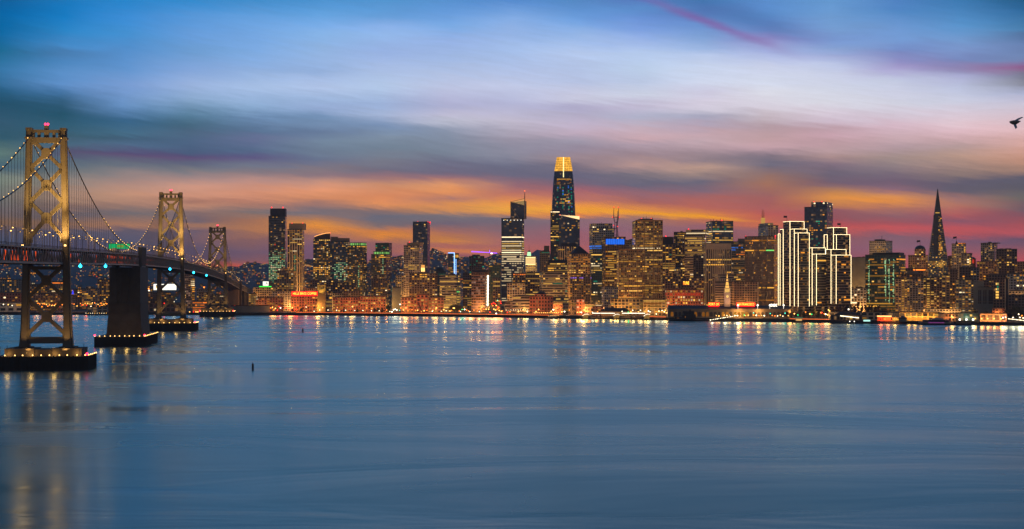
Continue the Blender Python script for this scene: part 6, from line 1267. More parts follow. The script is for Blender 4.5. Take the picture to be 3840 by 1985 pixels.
def plant(kind, px, off, s_, label, cat, group=None):
    D = shore(px)+off; o = copy_tree(protos[kind]); o.location = (wx(px, D), D, GZ); o.rotation_euler = (0, 0, px*1.7); o.scale = (s_, s_, s_); tag(o, label, cat, group); return o
for i, (px, off, s_) in enumerate([(2952,70,.8),(2966,66,.9),(2984,72,.9),(3000,66,1.0),(3016,70,.85),(3034,66,.9),(3052,72,.95),(3070,66,1.05),(3088,70,1.0),(3104,66,1.0),(3118,72,1.1)]):
    plant('round' if i % 3 else 'wide', px, off, s_, f"{ORD[i+1]} dark leafy tree from the left below the white-outlined towers", 'tree', 'trees below the outlined towers')
for i, (px, s_) in enumerate([(3126,.95),(3138,1.1),(3150,1.2),(3163,1.1),(3176,1.25),(3190,1.15),(3204,1.2),(3218,1.3),(3232,1.2),(3246,1.1),(3258,1.25),(3270,1.15),(3283,1.2),(3296,1.05),(3310,.9),(3322,.8)]):
    plant('pop' if i % 2 else 'pop2', px, 62+(i*5) % 13, s_, f"{ORD[i+1]} tall brownish poplar from the left between outlined towers and white slab", 'tree', 'poplars on the waterfront')
for i, (px, s_, off) in enumerate([(1693,1.0,60),(1704,1.25,66),(1716,1.3,60),(1728,1.0,64)]): plant('wide', px, off, s_, f"{ORD[i+1]} dark tree of the clump before the banded office building", 'tree', 'tree clump before the banded office')
for i, (px, s_) in enumerate([(1405,.8),(1418,.9),(1432,.9),(1290,.7),(1340,.7),(1456,1.3)]): plant('round', px, 45, s_, f"low dark tree at the foot of the brick wharf building, {ORD[i+1]} of its row", 'tree', 'trees before the brick wharf')
for i, (px, s_) in enumerate([(1130,.8),(1225,.8),(1098,.7),(905,.8),(925,.9),(945,.8)]): plant('round', px, 46, s_, f"{ORD[i+1]} small dark tree by the brick coffee works and bridge landing", 'tree', 'trees near the neon sign')
for i, (px, s_) in enumerate([(3636,1.0),(3650,1.15),(3662,1.0),(3700,1.0),(3716,1.1),(3735,.9),(3752,1.1),(3772,1.2),(3792,1.6),(3806,1.7),(3820,1.5),(3836,1.2)]): plant('wide' if i % 2 else 'round', px, 70+(i % 3)*12, s_, f"{ORD[i+1]} dark tree from the left on the right-hand shore below the stepped concrete building", 'tree', 'trees on the right shore')
for i, px in enumerate([1180,1540,1575,1655,1760,1812,1905,1958,1992,2046,2090,2150,2176,2222,2352,2390,2440,2476]): plant('palm', px, 24, .9+(i % 3)*.08, f"{ORD[i+1]} palm tree from the left along the lamp-lit esplanade", 'palm tree', 'palms along the esplanade')
for pr in protos.values():
    for c_ in list(pr.children): bpy.data.objects.remove(c_)
    bpy.data.objects.remove(pr)
# ================================================================== street lamps
gl_r = random.Random(33)
for row, (off_, e_) in enumerate(((75, 21000), (205, 50000), (400, 100000))):  # added fill lights without fixtures between the rows, to lift dark facades
    for i in range(26):
        px = 960+i*112+gl_r.uniform(-25, 25)+row*37; D = shore(px)+off_
        if px > 3860 or 3640 < px < 3740: continue
        if any(a-2 < px < b_+2 and d-4 < D < d+46 for a, b_, yt, d in OCC): D = min([d for a, b_, yt, d in OCC if a-2 < px < b_+2 and d-4 < D < d+46])-9
        L = bpy.data.lights.new('facade_fill', 'POINT'); L.energy = e_*gl_r.uniform(.5, 1.3); L.color = (1,.42,.10); L.shadow_soft_size = 3; o = bpy.data.objects.new('facade_fill_lamp', L); COL.objects.link(o); o.location = (wx(px, D), D, GZ+9)
LC = {'o': ((1,.22,.02), 5.0, (1,.25,.04)), 'y': ((1,.46,.09), 5.0, (1,.45,.12)), 'w': ((1,.80,.50), 5.0, (1,.75,.45)), 'r': ((1,.02,.01), 4.0, (1,.05,.02)), 'g': ((.03,1,.25), 3.0, (.1,1,.3)), 'W': ((1,.90,.70), 6.0, (1,.75,.45)), 'c': ((.05,.9,.6), 3, (.1,1,.6))}
LME = {k: MB().ball((0,0,0), 1.0, 8, 5).mesh('lamp_glass', emat('street_lamp_'+k, c_, st, True)) for k, (c_, st, _) in LC.items()}
POST = MB().bar((0,0,0), (0,0,1), .28).mesh('post', mech_dark)
LN = {'o': 'orange', 'y': 'yellow', 'w': 'warm white', 'W': 'bright white', 'r': 'red', 'g': 'green', 'c': 'blue-green'}
lcount = {}
def places(px):
    for a, s_ in ((440,'under the bridge approach spans'),(1000,'left of the red neon sign'),(1200,'below the red neon sign'),(1450,'before the brick wharf building'),(1545,'between wharf and brick office'),(1670,'around the bow sculpture'),(1830,'before the banded and brown offices'),(1895,'at the traffic-lit street mouth'),(2000,'before the terraced building'),(2100,'before the large brick building'),(2200,'before the red-brick house'),(2500,'behind the glowing ferry gates'),(2700,'left of the clock tower foot'),(2950,'right of the clock tower foot'),(3130,'below the outlined towers'),(3300,'on the restaurant pier'),(3560,'on the orange-lit pier front'),(3700,'by the bright floodlights'),(9999,'on the right-hand shore')):
        if px < a: return s_
def lamp(px, py, ch='o', off=30, r=.8, en=None, D=None, base=None):
    D = D or shore(px)+off; z = wz(py, D); gz = GZ if base is None else base
    R_ = empty('street_lamp', (wx(px, D), D, gz)); key = (places(px), ch); lcount[key] = lcount.get(key, 0)+1
    tag(R_, f"{LN[ch]} lamp {places(px)}, {ORD[min(len(ORD)-1, lcount[key])]} from the left", 'street lamp', 'lamps along the waterfront')
    h = max(1.0, z-gz); inst(POST, 'post', R_, (0,0,0), (0,0,0), (1,1,h-.5)); inst(LME[ch], 'lamp_glass', R_, (0,0,h), (0,0,0), (r,r,r*.9))
    e = {'o': 9000, 'y': 7000, 'w': 6000, 'W': 9000, 'r': 5000, 'g': 2500, 'c': 1500}[ch] if en is None else en
    if e:
        L = bpy.data.lights.new('street_glow', 'POINT'); L.energy = e*(.26 if ch in 'wW' else .42); L.color = LC[ch][2]; L.shadow_soft_size = 2.0
        o = bpy.data.objects.new('street_glow_lamp', L); COL.objects.link(o); o.parent = R_; o.location = (0, -1.5, h-.2)
LAMPS = [(1015,1155,'o'),(1022,1153,'y'),(1028,1160,'o'),(1033,1157,'y'),(1040,1164,'r'),(1047,1150,'r'),(1052,1155,'W'),(1068,1157,'r'),(1074,1156,'r'),(1080,1159,'r'),(1088,1163,'r'),(1096,1155,'y'),(1104,1163,'r'),(1113,1162,'r'),(1148,1152,'w'),(1178,1168,'w'),(1199,1163,'w'),(1210,1154,'y'),(1230,1163,'w'),(1262,1164,'w'),(1265,1154,'o'),(1296,1164,'w'),(1322,1150,'y'),(1330,1165,'w'),(1361,1165,'w'),(1375,1155,'o'),(1393,1166,'w'),(1422,1166,'w'),(1450,1163,'o'),
 (1462,1169,'w'),(1470,1170,'W'),(1476,1162,'W'),(1482,1160,'W'),(1488,1163,'W'),(1500,1142,'W'),(1499,1164,'c'),(1503,1155,'o'),(1513,1163,'y'),(1530,1166,'o'),(1545,1162,'o'),(1558,1165,'o'),(1566,1164,'y'),(1591,1166,'y'),(1601,1164,'o'),(1621,1168,'w'),(1623,1165,'y'),(1637,1155,'y'),(1634,1162,'o'),(1655,1168,'w'),(1664,1162,'y'),(1673,1166,'w'),(1687,1167,'y'),(1693,1165,'o'),(1700,1156,'y'),(1704,1156,'y'),(1722,1167,'o'),(1727,1169,'w'),(1733,1161,'g'),(1742,1161,'W'),(1750,1163,'o'),(1757,1167,'o'),(1762,1169,'w'),(1777,1164,'o'),(1790,1167,'o'),(1798,1169,'w'),(1806,1166,'o'),(1815,1160,'o'),(1823,1160,'y'),(1832,1160,'y'),
 (1838,1171,'r'),(1844,1140,'r'),(1851,1136,'r'),(1857,1140,'r'),(1848,1147,'o'),(1861,1146,'y'),(1867,1151,'r'),(1870,1156,'o'),(1852,1160,'y'),(1858,1163,'y'),(1864,1160,'o'),(1872,1165,'y'),(1880,1168,'y'),(1861,1176,'W'),(1884,1166,'o'),(1866,1127,'c'),(1877,1131,'r'),(1878,1138,'r'),
 (1903,1172,'r'),(1913,1169,'o'),(1944,1169,'y'),(1963,1162,'y'),(1975,1168,'y'),(1978,1170,'w'),(2010,1169,'y'),(2020,1161,'y'),(2067,1168,'y'),(2075,1162,'W'),(2107,1170,'y'),(2117,1169,'W'),(2135,1163,'o'),(2166,1172,'y'),(2175,1171,'y'),(2180,1172,'W'),(2191,1163,'y'),(2209,1169,'o'),(2222,1172,'w'),(2241,1170,'o'),(2333,1168,'w'),(2356,1171,'g'),(2366,1171,'y'),(2373,1164,'w'),(2402,1164,'w'),(2394,1169,'y'),(2432,1167,'W'),(2438,1170,'w'),(2461,1178,'w'),(2471,1167,'w'),(2483,1165,'w'),(2491,1170,'w'),(2495,1164,'y'),(2499,1174,'y'),
 (2962,1171,'o'),(2979,1177,'y'),(2992,1182,'g'),(3021,1171,'o'),(3037,1178,'y'),(3044,1179,'g'),(3078,1173,'o'),(3082,1173,'r'),(3091,1177,'o'),(3096,1179,'W'),(3103,1181,'y'),(3107,1163,'y'),(3111,1167,'y'),(2888,1176,'c'),(2944,1175,'c'),(2826,1174,'c'),(2791,1182,'g')]
for t_ in LAMPS: lamp(t_[0], t_[1], t_[2], off=16+(t_[0]*7) % 22, r=.95 if t_[2] in 'Wry' else .75)
for px in range(1898, 1985, 9): lamp(px, 1163, 'w', off=40, r=.45, en=0)
for px in range(2003, 2100, 7): lamp(px, 1173.5, 'y', off=14, r=.6, en=1500 if px % 3 == 0 else 0)
for px in range(2686, 2960, 10):
    if random.random() < .8: lamp(px, 1184+random.uniform(-2,2), random.choice('yyywow'), off=16, r=random.uniform(.5,1.0), en=3500)
rl = random.Random(4)
for px in range(132, 404, 6):                               # the crowded orange-red lamp park under the bridge
    if rl.random() < .9: lamp(px+rl.uniform(-2,2), rl.uniform(1136, 1152), rl.choice('oooyyr'), off=rl.uniform(45,75), r=.8, en=5000 if rl.random() < .5 else 0)
for px, py, ch in ((13,1142,'w'),(31,1143,'y'),(46,1146,'w'),(141,1146,'w'),(204,1146,'y'),(341,1150,'W'),(541,1083,'y'),(548,1090,'w'),(557,1083,'o'),(559,1090,'w'),(588,1134,'o'),(616,1138,'r'),(652,1132,'w'),(765,1078,'o'),(838,1035,'y'),(711,1170,'y'),(726,1175,'r'),(735,1175,'y'),(742,1175,'y'),(880,1147,'r')): lamp(px, py, ch, off=20 if py > 1120 else 300, r=.9 if py > 1120 else 1.3, en=4000)
for px in range(3782, 3845, 5): lamp(px, 1196+(px-3782)*.11, 'w', off=12, r=.55, en=1200)
for px, py, ch in ((3681,1196,'y'),(3704,1196,'y'),(3728,1196,'y'),(3754,1196,'y'),(3656,1195,'y'),(3761,1192,'W'),(3771,1190,'w'),(3799,1191,'w'),(3820,1179,'w'),(3832,1184,'o'),(3825,1191,'w'),(3837,1193,'w'),(3756,1182,'o'),(3759,1183,'r'),(3549,1179,'r'),(3555,1184,'o'),(3568,1185,'y'),(3572,1189,'y')): lamp(px, py, ch, off=24, r=.8, en=9000)
for px, ch in ((3599,'W'),(3624,'W'),(3649,'W')): lamp(px, 1199, ch, off=6, r=1.25, en=9000, base=1)
# glowing bar standing in for traffic trails and the lamplit kerb
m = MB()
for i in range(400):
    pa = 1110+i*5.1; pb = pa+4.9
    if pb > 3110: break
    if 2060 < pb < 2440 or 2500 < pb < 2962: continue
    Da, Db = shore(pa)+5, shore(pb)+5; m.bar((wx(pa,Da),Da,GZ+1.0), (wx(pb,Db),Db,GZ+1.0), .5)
tag(m.build('promenade_road_glow', emat('road_glow_bar', (1,.16,.02), 1.9, False)), 'thin orange bar of road glow along the promenade edge above the sea wall', 'road glow')
# ================================================================== piers, gates, sculptures, boats
def frame_at(px, off, z=0.0, yaw=0.0):
    D = shore(px)+off; al = -math.atan((px-CX)/F)+yaw; return D, al, F/D
pile = pmat('dock_timber', (.04,.032,.026), .9, 0, .3, .6)
def gate(px, label):
    D, al, k = frame_at(px, -18); R_ = empty('ferry_gate', (wx(px, D), D, 0), al); tag(R_, label, 'ferry gate', 'glowing ferry gates')
    m = MB(); n_ = 10; W_ = 11.5/k*1.0; Hh = wz(1177, D)-2.2
    P_ = [(-W_+2*W_*i/n_, 2.2+Hh*(.42+.58*math.sin(math.pi*min(1, .08+.62*i/n_)))) for i in range(n_+1)]
    for (xa, za), (xb, zb) in zip(P_, P_[1:]): m.bar((xa,0,za), (xb,0,zb), 9, .35, up=(0,0,1))
    m.build('arched_canopy', mech_tan, R_); m = MB()
    for (xa, za), (xb, zb) in zip(P_, P_[1:]): m.bar((xa,-4.6,za-.45), (xb,-4.6,zb-.45), .4)
    m.build('canopy_lights', M_WHITE, R_)
    MB().box(-W_*.85, W_*.85, 2.0, 2.3, 2.2, 2.2+Hh*.75).build('glass_screen', crown_mat('gate_glow', (1,.52,.12), 1.25, .12, .2, .3) if 'gate_glow' not in bpy.data.materials else bpy.data.materials['gate_glow'], R_)
    m = MB(); m.box(-W_-1, W_+1, -6, 6, 1.2, 2.1)
    for x in (-W_, 0, W_): m.tube([(x,-5,-2),(x,-5,2.1+Hh*.35)], .3, 6)
    m.build('float', pile, R_)
    for x in (-W_*.5, W_*.4):
        L = bpy.data.lights.new('gate_glow', 'POINT'); L.energy = 3000; L.color = (1,.5,.12); L.shadow_soft_size = 1.6; o = bpy.data.objects.new('gate_lamp', L); COL.objects.link(o); o.parent = R_; o.location = (x, -2, 2.2+Hh*.5)
gate(2195.5, 'leftmost glowing arched ferry gate on the water'); gate(2311.5, 'middle glowing arched ferry gate between two lit canopies'); gate(2425.5, 'rightmost glowing arched ferry gate beside the dark boat')
def canopy(pa, pb, label):
    D = shore((pa+pb)/2)-4; R_ = empty('pier_canopy', (wx((pa+pb)/2, D), D, 0), -math.atan(((pa+pb)/2-CX)/F)); tag(R_, label, 'pier canopy'); h = (pb-pa)/2*D/F; z = wz(1174.5, D)
    MB().box(-h, h, -3, 5, z-.1, z+.5).build('roof', mech_dark, R_); MB().box(-h, h, -3.3, -3.05, z-.6, z+.2).build('light_strip', M_WHITE, R_)
    m = MB(); m.box(-h-3, h+3, -5, 8, 2.0, 2.9)
    for i in range(14): x = -h+2*h*i/13; m.box(x-.18, x+.18, -2.4, -2.0, 2.9, z-.1); m.tube([(x,-4.5,-2), (x,-4.5,2.4)], .38, 6)
    m.build('deck_and_posts', pmat('pier_deck', (.22,.15,.09), .8), R_)
    for i in range(3):
        L = bpy.data.lights.new('canopy_glow', 'POINT'); L.energy = 3600; L.color = (1,.45,.1); L.shadow_soft_size = 1.8; o = bpy.data.objects.new('canopy_lamp', L); COL.objects.link(o); o.parent = R_; o.location = (-h+h*(i+.5)*2/3, -1, z-1.4)
canopy(2221, 2305, 'left long lit pier canopy between the first two ferry gates'); canopy(2333, 2418, 'right long lit pier canopy between the last two ferry gates')
for px, lab in ((2253,'dark dolphin pile cluster before the left pier canopy'),(2367,'dark dolphin pile cluster before the right pier canopy')):
    D = shore(px)-26; R_ = MB().tube([(0,0,-2),(0,0,6.5)], .9, 8).tube([(0,0,6.5),(0,0,9.5)], .35, 6).build('mooring_dolphin', pile, None, (wx(px, D), D, 0)); tag(R_, lab, 'mooring post')
# dark pavilion roof behind the canopies
D, al, k = frame_at(2300, 50); R_ = empty('pavilion', (wx(2306, D), D, GZ), al); tag(R_, 'long low pavilion with a dark hipped roof behind the lit canopies', 'pavilion')
w_ = 56/k; MB().box(-w_*.92, w_*.92, -6, 8, 0, 7).build('walls', FM['beige'], R_); MB().prism([(-w_,-8),(w_,-8),(w_,10),(-w_,10)], 7, 12.5, top=[(-w_*.7,0),(w_*.7,0),(w_*.7,1.5),(-w_*.7,1.5)]).build('hipped_roof', pmat('dark_slate', (.03,.028,.035)), R_)
# bow-and-arrow sculpture
D, al, k = frame_at(1588, 34); R_ = empty('bow_sculpture', (wx(1588, D), D, GZ), al); tag(R_, 'giant red bow and arrow sculpture planted on the lawn before the brick gatehouse', 'sculpture')
red = pmat('sculpture_red', (.10,.012,.01), .6); X_ = lambda p: (p-1588)/k; Z_ = lambda p: wz(p, D)-GZ
MB().tube([(X_(1567),0,Z_(1133)), (X_(1573),0,Z_(1146)), (X_(1580),0,Z_(1162)), (X_(1586),0,Z_(1170)), (X_(1592),0,Z_(1171)), (X_(1598),0,Z_(1164)), (X_(1603),0,Z_(1152)), (X_(1606),0,Z_(1144))], [1.1,1.2,1.2,1.1,1.1,1.1,.9,.6], 8).build('bow', red, R_)
MB().bar((X_(1583),.8,Z_(1135)), (X_(1586),.8,0), .8).build('arrow_shaft', pmat('arrow_grey', (.12,.11,.1)), R_); MB().bar((X_(1567),0,Z_(1133)), (X_(1606),0,Z_(1144)), .12).build('bow_string', mech_dark, R_)
MB().prism([(X_(1583)-1.3,.2),(X_(1583)+1.3,.2),(X_(1583)+1.3,1.4),(X_(1583)-1.3,1.4)], Z_(1150), Z_(1133)).build('arrow_fletching', red, R_)
# boats
def hull(m, L_, W_, z0, z1, bow=.3, mi=0):
    st = [(-L_/2, .8), (-L_/2+1, 1), (L_*(.5-bow), 1), (L_*(.5-bow*.4), .62), (L_/2, .03)]
    for (xa, wa), (xb, wb) in zip(st, st[1:]):
        a, b_ = wa*W_/2, wb*W_/2; m.quad([(xa,-a*.8,z0),(xb,-b_*.6,z0),(xb+(.8 if xb > L_*.4 else 0),-b_,z1),(xa,-a,z1)], None, mi); m.quad([(xb,b_*.6,z0),(xa,a*.8,z0),(xa,a,z1),(xb+(.8 if xb > L_*.4 else 0),b_,z1)], None, mi); m.quad([(xa,-a,z1),(xb,-b_,z1),(xb,b_,z1),(xa,a,z1)], None, mi)
    m.quad([(-L_/2,-.8*W_/2*.8,z0),(-L_/2,-.8*W_/2,z1),(-L_/2,.8*W_/2,z1),(-L_/2,.8*W_/2*.8,z0)], None, mi); return m
navy_h = pmat('navy_hull', (.02,.02,.04), .4); white_h = pmat('white_boat_paint', (.35,.33,.34), .5); purp_h = pmat('purple_band', (.09,.03,.14), .5); black_h = pmat('black_hull', (.018,.016,.016), .6)
D = shore(3510)-16; k = F/D; R_ = empty('ferry_boat', (wx(3510, D), D, 0), math.pi-math.atan((3510-CX)/F)+.05); tag(R_, 'sleek white and purple ferry with dark hull moored at the right', 'ferry'); L_ = 130/k
hull(MB(), L_, 11, -.3, 1.8, .28).build('hull', navy_h, R_); hull(MB(), L_*.96, 10.4, 1.8, 4.0, .26).build('lower_deck', white_h, R_); hull(MB(), L_*.74, 9.6, 4.0, 6.6, .14).build('upper_deck', purp_h, R_)
MB().box(-L_*.2, L_*.12, -3.6, 3.6, 6.6, 8.8).build('wheelhouse', white_h, R_); MB().bar((0,0,8.8),(0,0,13),.3).bar((-2,0,11.5),(2,0,11.5),.2).build('mast', white_h, R_)
m = MB()
for i in range(12): x = -L_*.22+i*1.7; m.box(x, x+1.1, 5.25, 5.4, 2.5, 3.4)
m.build('cabin_window', emat('ferry_pink', (.65,.1,.6), .5), R_)
m = MB()
for i in range(14): x = -L_*.3+i*2.2; m.box(x, x+1.5, 4.82, 4.9, 4.7, 5.7)
m.build('dark_window', mech_dark, R_)
D = shore(2575)-22; k = F/D; R_ = empty('moored_boat', (wx(2572, D), D, 0), -math.atan((2572-CX)/F)+.04); tag(R_, 'big unlit dark boat moored left of the clock tower', 'boat'); L_ = 130/k
hull(MB(), L_, 12, -.3, 3.0, .2).build('hull', black_h, R_); MB().box(-L_*.12, L_*.28, -5, 5, 3, 9.8).box(-L_*.32, -L_*.12, -4.4, 4.4, 3, 6.4).box(-L_*.06, L_*.24, -4, 4, 9.8, 12.6).build('superstructure', black_h, R_)
MB().prism([(-L_*.1,-3.6),(L_*.26,-3.6),(L_*.26,3.6),(-L_*.1,3.6)], 12.6, 14.4, scale=.86).box(L_*.1, L_*.14, -1, 1, 12.6, 17).build('upper_house', black_h, R_)
m = MB(); m.bar((-L_*.3,0,6.4),(-L_*.3,0,13),.25).bar((L_*.02,0,12.6),(L_*.02,0,19),.25).build('mast', black_h, R_)
MB().box(-L_*.03,-L_*.01,-5.1,-5,5,7.4).box(-L_*.26,-L_*.2,-4.5,-4.4,4.2,4.8).build('lit_porthole', wmat('o',0), R_)
D = shore(2076)-14; R_ = empty('tour_boat', (wx(2076, D), D, 0), .35); tag(R_, 'small tour boat strung with lamps at the foot of the large brick building', 'boat'); L_ = 22
hull(MB(), L_, 6, -.2, 1.8, .25).build('hull', black_h, R_); MB().box(-8, 4, -2.4, 2.4, 1.8, 3.8).build('cabin', white_h, R_)
m = MB()
for i in range(8): m.ball((-9+i*2.3,-2.6,4.4), .32, 6, 4)
m.build('deck_lamp', LME['y'].materials[0], R_)
D = shore(2996)-14; R_ = empty('small_ferry', (wx(2997, D), D, 0), -.2); tag(R_, 'small green-roofed boat with warm cabin lights below the outlined towers', 'boat')
hull(MB(), 15, 6, -.2, 1.9, .25).build('hull', black_h, R_); m = MB().box(-5.5, 4.5, -2.4, 2.4, 1.9, 2.3).box(-6, 5, -2.7, 2.7, 6.0, 6.4)
for i in range(7): x = -5.3+i*1.6; m.box(x-.15, x+.15, -2.4, -2.1, 2.3, 6.0)
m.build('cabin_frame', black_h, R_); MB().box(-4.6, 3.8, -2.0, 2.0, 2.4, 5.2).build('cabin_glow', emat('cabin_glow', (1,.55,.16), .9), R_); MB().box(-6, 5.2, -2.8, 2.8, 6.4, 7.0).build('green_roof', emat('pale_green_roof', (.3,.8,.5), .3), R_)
# marina dock and slanted strings of lights under the clock tower
D, al, k = frame_at(2700, -22); R_ = empty('marina_dock', (wx(2720, D), D, 0), al-.12); tag(R_, 'marina dock with a slanting row of dazzling white lamps before the ferry hall', 'dock')
m = MB().box(-26, 30, -2, 2, .8, 1.5)
for i in range(12): x = -25+i*4.8; m.tube([(x,-1.6,-1.5),(x,-1.6,3.2)], .25, 6)
m.build('walkway', pile, R_); m = MB()
for i in range(16): m.ball((-21+i*2.4, -1.8, 2.6+i*.42), .5 if i % 4 else .75, 6, 4)
m.build('string_lamp', emat('marina_white', (1,.85,.55), 4.0, True), R_)
for i in range(3):
    L = bpy.data.lights.new('dock_glow', 'POINT'); L.energy = 2500; L.color = (1,.8,.5); L.shadow_soft_size = 1.8; o = bpy.data.objects.new('dock_lamp', L); COL.objects.link(o); o.parent = R_; o.location = (-18+i*18, -3, 7)
# right: restaurant pier, lit sheds
def low(name, label, cat, pa, pb, yt, off, mat, lights=(), dep=16, base=GZ, **k): 
    sp = dict(name=name, label=label, cat=cat, tiers=[(pa, pb, yt)], off=off, D=shore((pa+pb)/2)+off, mat=mat, dep=dep, clutter=False, **k); fr = make(sp)
    for px, e, c_ in lights:
        L = bpy.data.lights.new('wall_wash', 'POINT'); L.energy = e*.3; L.color = c_; L.shadow_soft_size = 2; o = bpy.data.objects.new('wall_wash_lamp', L); COL.objects.link(o); o.parent = fr.root; o.location = (fr.lx(px), fr.fy-5, 5)
    return fr
_v = visible
def visible(px, py, D): return True
fr = low('pier_restaurant', 'low rounded restaurant pavilion with a slanting row of lights and white mast', 'restaurant', 3116, 3232, 1184, 2, 'darkbrown', ((3180, 5000, (1,.6,.2)),), fl=5, lit=.1, pal='gold')
MB().prism([(fr.lx(3126),-7),(fr.lx(3226),-7),(fr.lx(3226),7),(fr.lx(3126),7)], fr.z(1184), fr.z(1172), scale=.55).build('stepped_roof', mech_dark, fr.root)
m = MB()
for i in range(18): px = 3153+i*3.8; m.ball((fr.lx(px), fr.fy-.6, fr.z(1185+i*.42)), .62, 6, 4)
m.build('string_lamp', emat('marina_white', (1,.85,.55), 4), fr.root); MB().bar((fr.lx(3187),0,fr.z(1172)), (fr.lx(3187),0,fr.z(1144)), .4).build('mast', white_h, fr.root); MB().ball((fr.lx(3182),-2,fr.z(1161)), 1.1, 6, 4).build('mast_lamp', M_WHITE, fr.root)
R_ = empty('floating_dock', (wx(3215, shore(3215)-14), shore(3215)-14, 0), -math.atan((3215-CX)/F)); tag(R_, 'long black floating dock in front of the pier restaurant', 'dock')
kk = F/(shore(3215)-14); MB().box(-95/kk, 95/kk, -4, 4, -1, 2.4).box(-40/kk, 60/kk, -2, 3, 2.4, 4.6).build('pontoon', black_h, R_); 
for x in (-6, 0): MB().ball((x-4,-4.4,3.2), .7, 6, 4).build('dock_lamp', M_WHITE, R_)
MB().box(8, 17, -2.4, -2.1, 3.2, 5.4).build('kiosk_glow', emat('kiosk', (.45,.85,.75), 1.3), R_)
low('long_shed', 'long tan pier shed behind the pier restaurant', 'pier building', 3110, 3372, 1172, 44, 'beige', fl=6, bay=9, lit=.06, pal='gold')
fr = low('red_lit_restaurant', 'waterside restaurant glowing red under a bright orange light bar', 'restaurant', 3290, 3346, 1189, -2, 'brick', ((3305, 16000, (1,.12,.03)), (3330, 16000, (1,.2,.05))), fl=4, bay=3, lit=.9, pal='Or', merge=False, base=0)
MB().box(fr.lx(3290), fr.lx(3343), fr.fy-1, fr.fy-.2, fr.z(1188), fr.z(1184.5)).build('light_bar', emat('orange_bar', (1,.5,.15), 3, True), fr.root)
low('lit_terrace', 'orange-lit open terrace right of the red glowing restaurant', 'terrace', 3346, 3370, 1192, 0, 'goldgrid', ((3356, 12000, (1,.45,.1)),), fl=4, bay=3, lit=.9, pal='ya')
fr = low('boat_shed', 'plain grey round-backed boat shed standing in the water', 'shed', 3371, 3400, 1196, -14, 'blank', fl=8, lit=0, nowin=True)
fx_dome(3385, 13, 1196, pmat('shed_grey', (.10,.10,.09)), None, .85, 'rounded_roof')(fr)
fr = low('pier_bulkhead_building', 'golden-lit classical pier building with arches behind the ferry', 'pier building', 3376, 3520, 1173, 20, 'goldgrid', tuple((px, 11000, (1,.42,.08)) for px in range(3388, 3520, 22)), fl=7, bay=7, lit=.5, pal='gold', zones=[(1185,1198,.8,'aoy',2)])
low('pier_bulkhead_building', 'dimmer right extension of the golden-lit pier building', 'pier building', 3520, 3592, 1178, 22, 'brown', ((3550, 9000, (1,.3,.06)),), fl=6, lit=.3, pal='gold')
low('glass_hall', 'low grey glass hall behind the three dazzling floodlights', 'building', 3592, 3668, 1176, 40, 'teal', ((3625, 9000, (.8,.9,.6)),), fl=6, lit=.15, pal='cool')
low('long_low_building', 'long low building with orange-washed wall on the right shore', 'building', 3678, 3772, 1178, 36, 'beige', tuple((px, 6500, (1,.22,.03)) for px in range(3690, 3772, 25)), fl=7, bay=9, lit=.04, pal='gold')
low('red_house', 'dull red house above the long low building', 'building', 3722, 3768, 1158, 76, 'brickdark', fl=4, lit=.15, pal='gold')
low('white_row', 'pale low row of buildings behind the golden-lit pier building', 'building', 3470, 3600, 1160, 90, 'white', fl=4, lit=.35, pal='gold')
visible = _v
D, al, k = frame_at(3617, -10); R_ = empty('floating_dock', (wx(3612, D), D, 0), al); tag(R_, 'cluttered floating dock with fenders under the three floodlights', 'dock')
m = MB().box(-28/k*1.2, 42/k, -4, 4, .2, 1.8)
for i in range(14): x = -14+i*2.4; m.box(x, x+.3, -3.6, -3.3, 1.8, 4.6); m.tube([(x,-4,-1),(x,-4,2.6)], .3, 6)
m.build('pontoon', pile, R_); MB().box(-9, 10, -1, 2, 1.8, 6).build('kiosk', pmat('kiosk_wall', (.25,.2,.12)), R_)
# low piers near the bridge landing and on the far left
def pier_deck(name, label, pa, pb, off, w_, z=2.6):
    D = shore((pa+pb)/2)+off; k = F/D; R_ = empty(name, (wx((pa+pb)/2, D), D, 0), -math.atan(((pa+pb)/2-CX)/F)); tag(R_, label, 'pier'); h = (pb-pa)/2/k
    m = MB().box(-h, h, -w_/2, w_/2, z-.7, z); m.build('deck', pile, R_); m = MB()
    for i in range(max(3, int(h*2/3))): x = -h+1+i*3; m.tube([(x,-w_/2+.4,-2),(x,-w_/2+.4,z-.7)], .4, 5)
    m.build('pilings', pile, R_); return R_
pier_deck('timber_pier', 'low timber pier on piles left of the red lights', 868, 968, -16, 18, 3.4); pier_deck('timber_pier', 'low dark pier with a row of small lamps beside the anchorage', 316, 406, -30, 10); pier_deck('timber_pier', 'dark finger pier jutting out right of the farthest bridge tower', 838, 906, -110, 7); pier_deck('timber_pier', 'short wharf under the marina lights left of the clock tower', 2600, 2700, -10, 16)
for i in range(10): lamp(322+i*8.5, 1175.5, random.choice('wyw'), r=.42, en=0, D=shore(360)-36, base=2.6)
